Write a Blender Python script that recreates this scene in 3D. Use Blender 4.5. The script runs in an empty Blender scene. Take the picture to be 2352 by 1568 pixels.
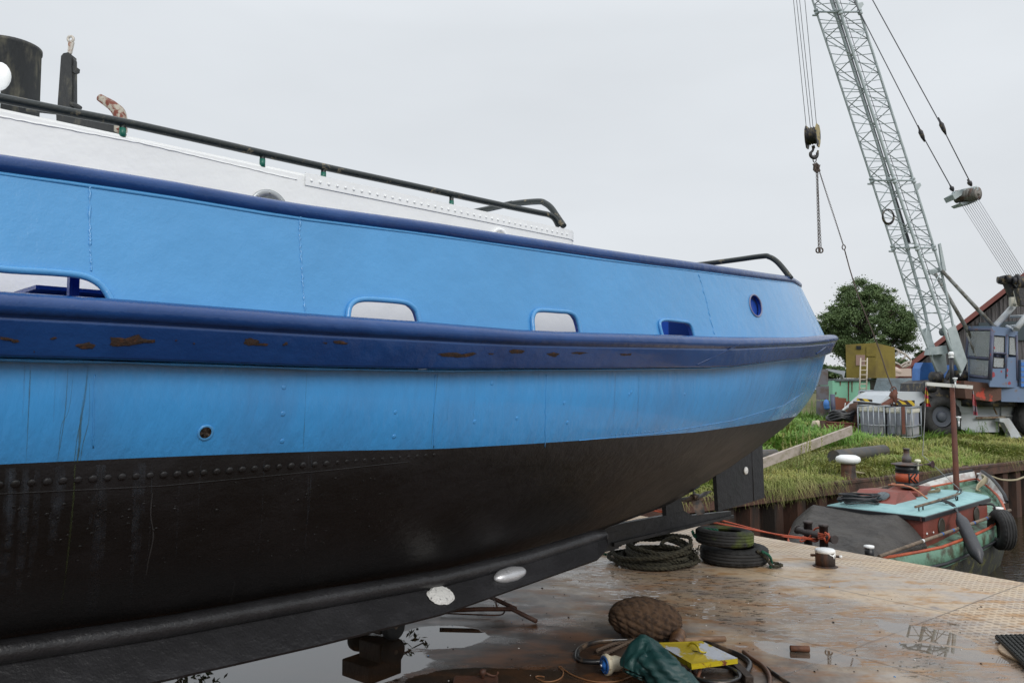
import bpy, bmesh, math, random
import numpy as np
from math import radians, sin, cos, pi, sqrt, atan2
from mathutils import Vector, Matrix
from mathutils.bvhtree import BVHTree
random.seed(7); rng = np.random.RandomState(7)
SC = bpy.context.scene
COL = SC.collection
# ------------------------------------------------------------------ camera
CAMH = 1.75; PITCH = math.atan(106/1800.0)
cam = bpy.data.cameras.new('camera'); camo = bpy.data.objects.new('camera', cam); COL.objects.link(camo)
camo.location = (0, 0, CAMH); camo.rotation_euler = (pi/2+PITCH, 0, 0)
cam.sensor_width = 36; cam.lens = 36*1800/2352; cam.clip_start = .05; cam.clip_end = 3000
SC.camera = camo
# ------------------------------------------------------------------ sky and sun
SUN_EL, SUN_AZ = radians(32), radians(156)     # azimuth measured clockwise from +Y
w = bpy.data.worlds.new("World"); SC.world = w; w.use_nodes = True
nt = w.node_tree; N = nt.nodes; L = nt.links; N.clear()
out = N.new('ShaderNodeOutputWorld'); bg = N.new('ShaderNodeBackground')
sky = N.new('ShaderNodeTexSky'); sky.sky_type = 'NISHITA'; sky.sun_disc = False
sky.sun_elevation = SUN_EL; sky.sun_rotation = SUN_AZ; sky.dust_density = 4; sky.air_density = 1.2
tc = N.new('ShaderNodeTexCoord'); sep = N.new('ShaderNodeSeparateXYZ')
L.new(tc.outputs['Generated'], sep.inputs[0])
ramp = N.new('ShaderNodeValToRGB')             # overcast: cloud deck brighter towards the zenith
ramp.color_ramp.elements[0].position = 0.0; ramp.color_ramp.elements[0].color = (6.9, 7.15, 7.5, 1)
ramp.color_ramp.elements[1].position = .42; ramp.color_ramp.elements[1].color = (7.5, 7.85, 8.2, 1)
e = ramp.color_ramp.elements.new(1.0); e.color = (15.0, 15.5, 16.2, 1)
L.new(sep.outputs['Z'], ramp.inputs[0])
mp = N.new('ShaderNodeMapping'); mp.inputs['Scale'].default_value = (1, 1, 3.2)
L.new(tc.outputs['Generated'], mp.inputs[0])
nz = N.new('ShaderNodeTexNoise'); nz.inputs['Scale'].default_value = 1.3; nz.inputs['Detail'].default_value = 5; nz.inputs['Roughness'].default_value = .5
L.new(mp.outputs[0], nz.inputs['Vector'])
mr = N.new('ShaderNodeMapRange'); mr.inputs[1].default_value = .3; mr.inputs[2].default_value = .7; mr.inputs[3].default_value = .925; mr.inputs[4].default_value = 1.075
L.new(nz.outputs['Fac'], mr.inputs[0])
vm = N.new('ShaderNodeVectorMath'); vm.operation = 'SCALE'
L.new(ramp.outputs[0], vm.inputs[0]); L.new(mr.outputs[0], vm.inputs['Scale'])
mx = N.new('ShaderNodeMixRGB'); mx.inputs[0].default_value = .93
L.new(sky.outputs[0], mx.inputs[1]); L.new(vm.outputs[0], mx.inputs[2])
L.new(mx.outputs[0], bg.inputs[0]); bg.inputs[1].default_value = .098
L.new(bg.outputs[0], out.inputs[0])
sl = bpy.data.lights.new('sun', 'SUN'); sl.energy = 1.35; sl.angle = radians(25); sl.color = (1, .97, .93)
so = bpy.data.objects.new('sun', sl); COL.objects.link(so)
sdir = Vector((sin(SUN_AZ)*cos(SUN_EL), cos(SUN_AZ)*cos(SUN_EL), sin(SUN_EL)))
so.rotation_euler = sdir.to_track_quat('Z', 'Y').to_euler(); so.location = sdir*30
SC.view_settings.view_transform = 'Standard'; SC.view_settings.look = 'None'
SC.view_settings.exposure = 0.08; SC.view_settings.gamma = 1
try:
    SC.cycles.max_bounces = 6; SC.cycles.transparent_max_bounces = 8; SC.cycles.caustics_reflective = False
except Exception: pass

# ------------------------------------------------------------------ placing helpers
CP, SP = cos(PITCH), sin(PITCH)
def ray(x, y):
    cx = (x-1176)/1800.0; cy = (784-y)/1800.0
    return Vector((cx, CP-cy*SP, SP+cy*CP))
def proj(p):
    Z = p[2]-CAMH; f = p[1]*CP+Z*SP; u = -p[1]*SP+Z*CP
    return 1176+1800*p[0]/f, 784-1800*u/f
CAM = Vector((0, 0, CAMH))
def P(x, y, d):
    r = ray(x, y); return CAM+r*(d/r.y)
def G(x, y, z=0.0):
    r = ray(x, y); return CAM+r*((z-CAMH)/r.z)
def PL(x, y, p0, n):
    r = ray(x, y); return CAM+r*((Vector(p0)-CAM).dot(n)/r.dot(n))
U = Vector((.70711, .70711, 0)); NW = Vector((.70711, -.70711, 0)); ZV = Vector((0, 0, 1))
C0 = Vector((0, 6.36, 0))
def HP(s, wd, z): return C0+U*s+NW*wd+ZV*z
def onW(x, y, wd): return PL(x, y, HP(0, wd, 0), NW)
def onS(x, y, s): return PL(x, y, HP(s, 0, 0), U)

# ------------------------------------------------------------------ materials
MATS = {}
def nodes(name):
    m = bpy.data.materials.new(name); m.use_nodes = True; MATS[name] = m
    nt = m.node_tree; b = nt.nodes['Principled BSDF']
    return m, nt, b
def setc(b, k, v):
    if k in b.inputs: b.inputs[k].default_value = v
def c4(c): return (c[0], c[1], c[2], 1)
def mat(name, col, rough=.5, metal=0, col2=None, vs=3.0, lo=.45, hi=.6, bump=0, bs=60, bump2=0, bs2=6, rough2=None, detail=6, stretch=None, spec=.5, coat=0, distort=0):
    """painted / rusted / wooden surface: base colour, second colour in noise patches, two bump scales"""
    m, nt, b = nodes(name); N = nt.nodes; L = nt.links
    setc(b, 'Base Color', c4(col)); setc(b, 'Roughness', rough); setc(b, 'Metallic', metal)
    setc(b, 'Specular IOR Level', spec)
    if coat: setc(b, 'Coat Weight', coat); setc(b, 'Coat Roughness', .06)
    tc = N.new('ShaderNodeTexCoord'); vec = tc.outputs['Object']
    if stretch:
        mp = N.new('ShaderNodeMapping'); mp.inputs['Scale'].default_value = stretch; L.new(vec, mp.inputs[0]); svec = mp.outputs[0]
    else: svec = vec
    if col2:
        nz = N.new('ShaderNodeTexNoise'); nz.inputs['Scale'].default_value = vs; nz.inputs['Detail'].default_value = detail
        nz.inputs['Roughness'].default_value = .62; nz.inputs['Distortion'].default_value = distort; L.new(svec, nz.inputs['Vector'])
        mr = N.new('ShaderNodeMapRange'); mr.inputs[1].default_value = lo; mr.inputs[2].default_value = hi; L.new(nz.outputs['Fac'], mr.inputs[0])
        mx = N.new('ShaderNodeMixRGB'); mx.inputs[1].default_value = c4(col); mx.inputs[2].default_value = c4(col2)
        L.new(mr.outputs[0], mx.inputs[0]); L.new(mx.outputs[0], b.inputs['Base Color'])
        if rough2 is not None:
            m2 = N.new('ShaderNodeMapRange'); m2.inputs[3].default_value = rough; m2.inputs[4].default_value = rough2
            L.new(mr.outputs[0], m2.inputs[0]); L.new(m2.outputs[0], b.inputs['Roughness'])
    last = None
    for st, sc in ((bump, bs), (bump2, bs2)):
        if st:
            nz = N.new('ShaderNodeTexNoise'); nz.inputs['Scale'].default_value = sc; nz.inputs['Detail'].default_value = 4; L.new(svec if stretch else vec, nz.inputs['Vector'])
            bp = N.new('ShaderNodeBump'); bp.inputs['Strength'].default_value = st; bp.inputs['Distance'].default_value = .6/sc
            L.new(nz.outputs['Fac'], bp.inputs['Height'])
            if last: L.new(last.outputs[0], bp.inputs['Normal'])
            last = bp
    if last: L.new(last.outputs[0], b.inputs['Normal'])
    return m

# ------------------------------------------------------------------ mesh builder
WL = {}
def wl(o): return WL.get(o.name, Vector((0, 0, 0))) if o else Vector((0, 0, 0))
def basis(d):
    d = Vector(d).normalized(); a = Vector((0, 0, 1)) if abs(d.z) < .9 else Vector((1, 0, 0))
    x = d.cross(a).normalized(); return x, d.cross(x).normalized()
class MB:
    def __init__(s): s.v = []; s.f = []; s.m = []; s.sm = []
    def add(s, vs, fs, mi=0, smooth=True):
        o = len(s.v); s.v += [tuple(v) for v in vs]
        for f in fs: s.f.append(tuple(i+o for i in f)); s.m.append(mi); s.sm.append(smooth)
        return s
    def box(s, c, size, rot=None, mi=0, bev=0):
        hx, hy, hz = [k/2 for k in size]; c = Vector(c)
        if bev:
            bm = bmesh.new(); bmesh.ops.create_cube(bm, size=1); bmesh.ops.scale(bm, vec=size, verts=bm.verts)
            bmesh.ops.bevel(bm, geom=bm.edges[:], offset=min(bev, min(size)*.45), segments=2, affect='EDGES', profile=.5)
            vs = [v.co.copy() for v in bm.verts]; bm.verts.index_update(); fs = [[v.index for v in f.verts] for f in bm.faces]; bm.free()
        else:
            vs = [Vector((x, y, z)) for x in (-hx, hx) for y in (-hy, hy) for z in (-hz, hz)]
            fs = [(0, 1, 3, 2), (4, 6, 7, 5), (0, 4, 5, 1), (2, 3, 7, 6), (0, 2, 6, 4), (1, 5, 7, 3)]
        if rot is not None: vs = [rot @ v for v in vs]
        return s.add([c+v for v in vs], fs, mi, False)
    def hexa(s, b, t, mi=0):     # bottom quad, top quad
        return s.add(list(b)+list(t), [(3, 2, 1, 0), (4, 5, 6, 7), (0, 1, 5, 4), (1, 2, 6, 5), (2, 3, 7, 6), (3, 0, 4, 7)], mi, False)
    def prism(s, poly, vec, mi=0, smooth=False):
        n = len(poly); vec = Vector(vec); poly = [Vector(p) for p in poly]
        vs = poly+[p+vec for p in poly]
        s.add(vs, [tuple(range(n))[::-1], tuple(range(n, 2*n))], mi, False)
        o = len(s.v)-2*n
        for i in range(n):
            j = (i+1) % n; s.f.append((o+i, o+j, o+n+j, o+n+i)); s.m.append(mi); s.sm.append(smooth)
        return s
    def tube(s, path, r, n=8, caps=True, closed=False, mi=0, flat=None):
        path = [Vector(p) for p in path]; k = len(path)
        if not hasattr(r, '__len__'): r = [r]*k
        vs = []; prev = None
        for i, p in enumerate(path):
            if closed: t = path[(i+1) % k]-path[i-1]
            else: t = path[min(i+1, k-1)]-path[max(i-1, 0)]
            if t.length < 1e-9: t = Vector((0, 0, 1))
            t.normalize()
            if prev is None: x, y = basis(t)
            else:
                x = prev-t*prev.dot(t)
                if x.length < 1e-6: x, _ = basis(t)
                x.normalize(); y = t.cross(x)
            prev = x
            for j in range(n):
                a = 2*pi*j/n; vs.append(p+(x*cos(a)+y*sin(a))*r[i])
        fs = []
        for i in range(k if closed else k-1):
            i2 = (i+1) % k
            for j in range(n):
                j2 = (j+1) % n; fs.append((i*n+j, i2*n+j, i2*n+j2, i*n+j2))
        s.add(vs, fs, mi, True)
        if caps and not closed:
            o = len(s.v)-len(vs)
            s.f.append(tuple(o+j for j in range(n))); s.f.append(tuple(o+(k-1)*n+j for j in range(n))[::-1]); s.m += [mi, mi]; s.sm += [False, False]
        return s
    def bar(s, a, b, r, n=6, mi=0): return s.tube([a, b], r, n, True, False, mi)
    def lathe(s, prof, o=(0, 0, 0), ax=(0, 0, 1), n=24, mi=0, sx=1, closed=False, smooth=True):
        """profile of (radius, height) round an axis"""
        ax = Vector(ax).normalized(); x, y = basis(ax); o = Vector(o); vs = []
        if sx != 1: x, y = Vector((1, 0, 0)), Vector((0, 1, 0))
        for (r, h) in prof:
            for j in range(n):
                a = 2*pi*j/n; vs.append(o+ax*h+(x*cos(a)*sx+y*sin(a))*r)
        fs = []; k = len(prof)
        for i in range(k if closed else k-1):
            i2 = (i+1) % k
            for j in range(n):
                j2 = (j+1) % n; fs.append((i*n+j, i*n+j2, i2*n+j2, i2*n+j))
        s.add(vs, fs, mi, smooth)
        if not closed:
            oo = len(s.v)-len(vs)
            if prof[0][0] > 1e-5: s.f.append(tuple(oo+j for j in range(n))[::-1]); s.m.append(mi); s.sm.append(False)
            if prof[-1][0] > 1e-5: s.f.append(tuple(oo+(k-1)*n+j for j in range(n))); s.m.append(mi); s.sm.append(False)
        return s
    def grid(s, rows, mi=0, closed=False, smooth=True, mif=None):
        k = len(rows[0]); vs = [p for r in rows for p in r]; fs = []
        o = len(s.v); s.v += [tuple(p) for p in vs]
        for i in range(len(rows)-1):
            for j in range(k if closed else k-1):
                j2 = (j+1) % k
                s.f.append((o+i*k+j, o+i*k+j2, o+(i+1)*k+j2, o+(i+1)*k+j)); s.m.append(mif(i) if mif else mi); s.sm.append(smooth)
        return s
    def sphere(s, c, r, sc=(1, 1, 1), n=16, mi=0, rot=None, fn=None):
        c = Vector(c); rows = []
        for i in range(n//2+1):
            th = pi*i/(n//2); row = []
            for j in range(n):
                ph = 2*pi*j/n; v = Vector((sin(th)*cos(ph), sin(th)*sin(ph), cos(th)))
                k = fn(v) if fn else 1
                v = Vector((v.x*sc[0], v.y*sc[1], v.z*sc[2]))*r*k
                if rot is not None: v = rot @ v
                row.append(c+v)
            rows.append(row)
        return s.grid(rows, mi, True)
    def build(s, name, mats, parent=None, weld=0, recalc=True, edge=False):
        if not isinstance(mats, (list, tuple)): mats = [mats]
        me = bpy.data.meshes.new(name); base = wl(parent)
        me.from_pydata([tuple(Vector(v)-base) for v in s.v], [], s.f)
        for m in mats: me.materials.append(m)
        me.polygons.foreach_set('material_index', s.m); me.polygons.foreach_set('use_smooth', s.sm)
        if weld or recalc:
            bm = bmesh.new(); bm.from_mesh(me)
            if weld: bmesh.ops.remove_doubles(bm, verts=bm.verts, dist=weld)
            if recalc: bmesh.ops.recalc_face_normals(bm, faces=bm.faces)
            bm.to_mesh(me); bm.free()
        me.update()
        o = bpy.data.objects.new(name, me); COL.objects.link(o)
        if parent: o.parent = parent; WL[o.name] = base
        return o
def thing(name, label, cat, loc, group=None):
    o = bpy.data.objects.new(name, None); COL.objects.link(o); o.location = loc; o.empty_display_size = .1
    WL[o.name] = Vector(loc); o['label'] = label; o['category'] = cat
    if group: o['group'] = group
    return o
def tag(o, label, cat, group=None):
    o['label'] = label; o['category'] = cat
    if group: o['group'] = group
    return o
def kind(o, k):
    o['kind'] = k; return o
def lab(o, t): o['label'] = t; return o
def smoothpath(pts, n=6, closed=False):
    pts = [Vector(p) for p in pts]; out = []; k = len(pts)
    for i in range(k if closed else k-1):
        if closed: p0, p1, p2, p3 = pts[i-1], pts[i], pts[(i+1) % k], pts[(i+2) % k]
        else: p0, p1, p2, p3 = pts[max(i-1, 0)], pts[i], pts[i+1], pts[min(i+2, k-1)]
        for j in range(n):
            t = j/n
            out.append(.5*((2*p1)+(p2-p0)*t+(2*p0-5*p1+4*p2-p3)*t*t+(3*p1-p0-3*p2+p3)*t**3))
    if not closed: out.append(pts[-1])
    return out
def interp(pts, x):
    if x <= pts[0][0]:
        (x0, y0), (x1, y1) = pts[0], pts[1]
    elif x >= pts[-1][0]: return pts[-1][1]
    else:
        for i in range(len(pts)-1):
            if pts[i][0] <= x <= pts[i+1][0]: (x0, y0), (x1, y1) = pts[i], pts[i+1]; break
    return y0+(y1-y0)*(x-x0)/(x1-x0)
def text_mesh(txt, size, depth=.002):
    cu = bpy.data.curves.new('t', 'FONT'); cu.body = txt; cu.size = size; cu.extrude = depth; cu.align_x = 'LEFT'
    o = bpy.data.objects.new('t', cu); COL.objects.link(o); bpy.context.view_layer.update()
    me = bpy.data.meshes.new_from_object(o.evaluated_get(bpy.context.evaluated_depsgraph_get()))
    vs = [v.co.copy() for v in me.vertices]; fs = [tuple(p.vertices) for p in me.polygons]
    bpy.data.objects.remove(o); bpy.data.curves.remove(cu); bpy.data.meshes.remove(me)
    return vs, fs
# ================================================================== the painted boat on the pontoon
def rust_nodes_paint(name, col, rough, dark=.8):
    return mat(name, col, rough, col2=tuple(c*dark for c in col), vs=1.6, lo=.35, hi=.7, bump=.2, bs=170, bump2=.11, bs2=6, coat=.25)
M_LB = rust_nodes_paint('light_blue_gloss_paint', (.076, .305, .62), .25, .88)
M_LB2 = mat('light_blue_hull_paint', (.050, .30, .68), .2, col2=(.055, .255, .57), vs=2.2, lo=.44, hi=.70, bump=.2, bs=170, bump2=.16, bs2=12, coat=.25, stretch=(2.2, 2.2, .45))
M_NB = mat('navy_gloss_paint', (.003, .040, .165), .22, col2=(.005, .052, .20), vs=2, bump=.18, bs=150, bump2=.14, bs2=10, coat=.15)
M_NB2 = mat('blue_inner_paint', (.012, .06, .34), .35, bump=.2, bs=80)
M_BK = mat('black_bitumen_paint', (.015, .015, .0155), .42, spec=.34, col2=(.022, .022, .024), vs=2.5, bump=.3, bs=110, bump2=.18, bs2=14, rough2=.5)
M_WH = mat('white_gloss_paint', (.86, .88, .88), .4, col2=(.80, .82, .83), vs=1.2, lo=.4, hi=.7, bump=.08, bs=60, bump2=.07, bs2=5)
M_RAIL = mat('worn_black_green_paint', (.012, .018, .018), .4, col2=(.20, .17, .11), vs=22, lo=.60, hi=.68, bump=.3, bs=90, rough2=.7, distort=.5)
M_GREEN = mat('dark_green_paint', (.01, .13, .09), .4)
M_RUST = mat('rust_scab', (.030, .017, .012), .85, col2=(.075, .030, .013), vs=45, lo=.52, hi=.65, bump=.9, bs=140)
M_ZINC = mat('zinc_casting', (.55, .56, .58), .34, .5, bump=.3, bs=90)
M_ZWHITE = mat('flaking_white_patch', (.68, .68, .66), .55, col2=(.25, .25, .25), vs=55, lo=.60, hi=.66, bump=.8, bs=70)
M_BRONZE = mat('weathered_bronze', (.10, .065, .045), .45, .4, col2=(.03, .03, .03), vs=9, lo=.45, hi=.6, bump=.3, bs=50)
M_MAST = mat('peeling_tar_paint', (.022, .024, .025), .6, col2=(.13, .12, .085), vs=11, lo=.52, hi=.70, bump=.5, bs=80, stretch=(1, 1, .35))
M_HOOK = mat('peeling_white_on_rust', (.36, .33, .27), .6, col2=(.15, .035, .018), vs=30, lo=.46, hi=.56, bump=.4, bs=70)
M_GLASS = mat('dark_glass', (.05, .07, .08), .08)
M_LAMPW = mat('white_lamp_glass', (.82, .84, .84), .25)

boat = thing('work_boat', 'large light blue and black steel boat with navy rubbing band standing on the pontoon', 'boat', HP(-2, 0, .3))

NA, NB = 46, 40
def plan(W, s0, se, p, q):
    pts = []
    for i in range(NA):
        s = -9+(s0+9)*(i/(NA-1))
        f = 1.0
        if s < -5: f = max(0.0, 1-((-5-s)/4.0)**2.3)**.6
        pts.append((s, W*f))
    for i in range(1, NB+1):
        a = (pi/2)*i/NB
        pts.append((s0+(se-s0)*sin(a)**(2/p), max(0.0, W*cos(a))**(1) * (cos(a)**(2/q-1) if cos(a) > 1e-9 else 0) if i < NB else 0.0))
    return pts
def xsil(pts, zz):
    return max(proj(HP(s, w_, zz))[0] for s, w_ in pts[NA-8:])
def fit(W, s0, p, q, target, zz):
    a, b = s0+.5, 9.0
    for _ in range(40):
        m = (a+b)/2
        if xsil(plan(W, s0, m, p, q), zz) < target: a = m
        else: b = m
    return plan(W, s0, a, p, q), a
def row(pts, yc, xend):
    """heights along a plan curve from the outline it shows"""
    zs = []; k0 = None; past = False; zlast = None; xl = -1e9
    for i, (s, w_) in enumerate(pts):
        z = 1.6
        g = HP(s, w_, 0)
        if g.y < .9 or proj(HP(s, w_, z))[0] < -260: zs.append(None); continue
        for _ in range(12):
            x, y = proj(HP(s, w_, z)); z += (y-interp(yc, min(x, xend)))*g.y/1800
        x = proj(HP(s, w_, z))[0]
        if x < xl-0.01 and x > xend-60: past = True
        if past: z = zlast
        xl = max(xl, x); zlast = z; zs.append(z)
    k = next(i for i, z in enumerate(zs) if z is not None)
    for i in range(k): zs[i] = zs[k]+(.0008*(k-i)**1.5)
    return zs
def loop(pts, zs, off=0.0, dz=0.0):
    """near side from bow to stern, then back along the far side: one closed ring"""
    n = len(pts); xy = [Vector((s, w_, 0)) for s, w_ in pts]+[Vector((s, -w_, 0)) for s, w_ in pts[::-1][1:-1]]
    zz = list(zs)+list(zs[::-1][1:-1])
    if not hasattr(dz, '__len__'): dz = [dz]*len(zz)
    out = []
    m = len(xy)
    for i in range(m):
        t = xy[(i+1) % m]-xy[i-1]
        nn = Vector((-t.y, t.x, 0)); nn = nn.normalized() if nn.length > 1e-9 else Vector((1, 0, 0))
        p = xy[i]+nn*off
        out.append(HP(p.x, p.y, zz[i]+dz[i]))
    return out
yCAP = [(0, 376), (180, 402), (400, 436), (659, 481), (979, 523), (1411, 588), (1603, 613), (1750, 634), (1819, 643), (1840, 656)]
yB = [(0, 684), (265, 700), (700, 731), (970, 749), (1215, 768), (1411, 772), (1644, 779), (1819, 779), (1898, 772)]
yC = [(0, 828), (300, 835), (700, 848), (1000, 853), (1411, 849), (1641, 846), (1766, 831), (1867, 822), (1898, 813)]
yD = [(0, 1066), (300, 1052), (500, 1044), (760, 1035), (1000, 1031), (1200, 1020), (1411, 1006), (1600, 992), (1740, 972), (1828, 956)]
yE1 = [(0, 1200), (600, 1150), (1176, 1100), (1500, 1070), (1748, 1022)]
yE2 = [(0, 1345), (600, 1270), (1176, 1190), (1500, 1120), (1684, 1068)]
yF = [(0, 1466), (400, 1409), (753, 1347), (1022, 1303), (1200, 1260), (1390, 1208), (1521, 1160), (1620, 1103)]
pCAP, _ = fit(2.10, -2.2, 2.5, 2.1, 1838, 2.55)
pB, seB = fit(2.18, -2.2, 2.5, 2.1, 1900, 2.2)
pC, _ = fit(2.14, -2.2, 2.4, 2.0, 1898, 2.0)
pC2, _ = fit(2.13, -2.2, 2.3, 2.0, 1872, 1.8)
pD, _ = fit(2.08, -2.3, 2.2, 1.9, 1828, 1.6)
pE1, _ = fit(1.96, -2.6, 2.1, 1.75, 1748, 1.3)
pE2, _ = fit(1.72, -2.8, 2.0, 1.6, 1684, 1.0)
pF, seF = fit(1.30, -2.8, 2.0, 1.5, 1630, .8)
yC2 = [(x, .55*interp(yC, x)+.45*interp(yD, min(x, 1828))) for x in range(0, 1880, 60)]+[(1872, 895)]
zCAP, zB, zC = row(pCAP, yCAP, 1838), row(pB, yB, 1898), row(pC, yC, 1898)
zC2, zD, zE1, zE2, zF = row(pC2, yC2, 1872), row(pD, yD, 1828), row(pE1, yE1, 1748), row(pE2, yE2, 1684), row(pF, yF, 1620)
# keel line on the centre plane
def keelz(s):
    x = proj(HP(s, 0, .5))[0]
    if s < 1.17: return max(.36, .48-.05*(1.17-s))
    return onW(min(x, 1612), interp([(1384, 1210), (1521, 1160), (1612, 1110)], min(x, 1612)), 0).z
seG = onW(1612, 1110, 0); seG = (seG-C0).dot(U)
pG = [(-8.8+(seG+8.8)*(i/(NA+NB-1)), .05 if 0 < i < NA+NB-1 else 0.0) for i in range(NA+NB)]
zG = [keelz(s) for s, _ in pG]
keys = [loop(pC, zC), loop(pC2, zC2), loop(pD, zD), loop(pE1, zE1), loop(pE2, zE2), loop(pF, zF), loop(pG, zG)]
# bow rises off frame to the left: smooth rows between the key rows
rows_, idx = [], []
for i in range(len(keys)-1):
    n = 5
    for j in range(n):
        t = j/n; r = []
        for a in range(len(keys[0])):
            p1, p2 = keys[i][a], keys[i+1][a]
            p0 = keys[max(i-1, 0)][a]; p3 = keys[min(i+2, len(keys)-1)][a]
            if i == len(keys)-2: r.append(p1.lerp(p2, t)); continue
            if i == len(keys)-3: p3 = p2+(p2-p1)*.5
            d1, d0, d2 = (p2-p1).length+1e-4, (p1-p0).length+1e-4, (p3-p2).length+1e-4
            m1 = ((p1-p0)/d0*.5+(p2-p1)/d1*.5)*d1 if i > 0 else (p2-p1)
            m2 = ((p2-p1)/d1*.5+(p3-p2)/d2*.5)*d1
            r.append((2*t**3-3*t*t+1)*p1+(t**3-2*t*t+t)*m1+(-2*t**3+3*t*t)*p2+(t**3-t*t)*m2)
        rows_.append(r); idx.append(i+t)
rows_.append(keys[-1]); idx.append(6)
hb = MB(); hb.grid(rows_, closed=True, mif=lambda i: 0 if idx[i] < 2-1e-6 else 1)
hullbvh = BVHTree.FromPolygons([Vector(v) for v in hb.v], hb.f)
def onhull(x, y, bvh=None):
    r = ray(x, y).normalized(); loc, nor, fi, d = (bvh or hullbvh).ray_cast(CAM, r)
    if loc is None: return None, None
    if nor.dot(r) > 0: nor = -nor
    return loc, nor
def hpath(pts, off=0.0, bvh=None):
    out = []
    for x, y in pts:
        l, n = onhull(x, y, bvh)
        if l is not None: out.append(l+n*off)
    return out
# rivets, plate laps and weld beads belong to the plating
def rivet(mb, x, y, r, mi, h=.35, bvh=None):
    l, n = onhull(x, y, bvh)
    if l is None: return
    rr = r*(.9+.2*random.random())
    mb.lathe([(rr, -.002), (rr*.95, rr*h*.45), (rr*.7, rr*h*.8), (rr*.3, rr*h), (0, rr*h)], l, n, 10, mi)
x = -40
while x < 1010:
    yy = interp([(33, 1110), (296, 1093), (429, 1087), (640, 1071), (753, 1063), (1000, 1044)], x)
    dd = 2.1+1.2*max(x, 0)/1000
    rivet(hb, x, yy, .0125 if x < 760 else .008, 1, .55 if x < 760 else .3); x += 36*(2.2/dd)*(1 if x < 760 else .8)
lap = hpath([(x, interp([(0, 1134), (370, 1116), (753, 1080), (960, 1058)], x)) for x in range(-60, 960, 20)], -.0012)
hb.tube(lap, .003, 5, mi=1)
for x, y in [(652, 889), (650, 950), (648, 1013), (908, 946), (905, 1002), (1090, 968), (1187, 960), (1296, 925), (1303, 970), (1450, 900), (1446, 905), (1573, 905), (1130, 880)]:
    rivet(hb, x, y, .009, 0, .22)
for i in range(46):
    x = 1405+i*9.6; rivet(hb, x, interp([(1405, 999), (1600, 983), (1740, 955), (1850, 905)], x)-1, .005, 0, .35)
for wx in (217, 1000, 1255):   # vertical butt welds
    hb.tube(hpath([(wx+(y-850)*-.02+random.uniform(-1, 1), y) for y in range(860, 1030, 8)], -.0005), [.0035*random.uniform(.5, 1.1) for _ in range(860, 1030, 8)][:len(hpath([(wx, y) for y in range(860, 1030, 8)]))] if 0 else .0028, 5, mi=0)
hb.tube(hpath([(1330+i*12, interp([(1330, 1005), (1500, 990), (1680, 960), (1800, 925), (1870, 880)], 1330+i*12)+6) for i in range(44)], 0), .0022, 5, mi=0)
for k in range(150):   # pitting bumps under the tar
    x = random.uniform(0, 900); y = interp([(0, 1150), (1000, 1060)], x)+random.uniform(5, 190)
    rivet(hb, x, y, random.uniform(.002, .006), 1, random.uniform(.2, .5))
hull = hb.build('hull', [M_LB2, M_BK], boat, weld=.0005)
lab(hull, 'light blue topside over black tarred bottom with a row of rivets')

# hull deck
db = MB()
ringB = loop(pB, zB, -.01, -.035)
n2 = len(ringB); half = len(pB)
db.grid([ringB[:half], [ringB[(n2-i) % n2] for i in range(half)]], smooth=False)
M_DECK = mat('blue_grey_deck_paint', (.10, .13, .17), .5, col2=(.2, .2, .2), vs=5, bump=.3, bs=60)
db.build('deck', M_DECK, boat)

# bulwark: closed plate with freeing ports cut through
def lerpl(A, B, t): return [a.lerp(b, t) for a, b in zip(A, B)]
o0, o1 = loop(pB, zB, 0, -.04), loop(pCAP, zCAP, 0, 0)
i0, i1 = loop(pB, zB, -.022, -.04), loop(pCAP, zCAP, -.022, 0)
KR = 8
outer = [lerpl(o0, o1, k/KR) for k in range(KR+1)]; inner = [lerpl(i0, i1, k/KR) for k in range(KR+1)]
bb = MB(); bb.grid(outer+inner[::-1]+[outer[0]], closed=True, mif=lambda i: 0 if i < KR else 1)
bwbvh = BVHTree.FromPolygons([Vector(v) for v in bb.v], bb.f)
def rrect(pts, n=5): return smoothpath(pts, n, True)
ports = {
 'a': [(-190, 700), (-190, 640), (-170, 622), (-90, 612), (20, 621), (120, 627), (185, 634), (222, 650), (245, 675), (262, 712)],
 'b': [(798, 752), (797, 728), (801, 706), (813, 693), (835, 688), (880, 690), (925, 695), (945, 705), (957, 722), (966, 764)],
 'c': [(1225, 782), (1221, 748), (1221, 730), (1227, 717), (1240, 713), (1275, 715), (1305, 718), (1320, 728), (1328, 748), (1335, 784)],
 'd': [(1526, 788), (1518, 768), (1513, 745), (1517, 737), (1530, 735), (1558, 738), (1577, 741), (1586, 750), (1592, 768), (1597, 790)]}
port3d = {}
cut = MB()
for k, pts in ports.items():
    ol = [onhull(x, y, bwbvh)[0] for x, y in pts]
    if ol[0] is None or any(o is None for o in ol):
        ol = [o for o in ol if o is not None]
    core = smoothpath(ol, 4, False)
    port3d[k] = core
    loc, nor = onhull(sum(p[0] for p in pts)/len(pts) if k != 'a' else 100, 700 if k == 'a' else sum(p[1] for p in pts)/len(pts), bwbvh)
    nn = Vector((nor.x, nor.y, 0)).normalized()
    cut.prism([p+nn*.15 for p in core], -nn*.4)
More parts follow.
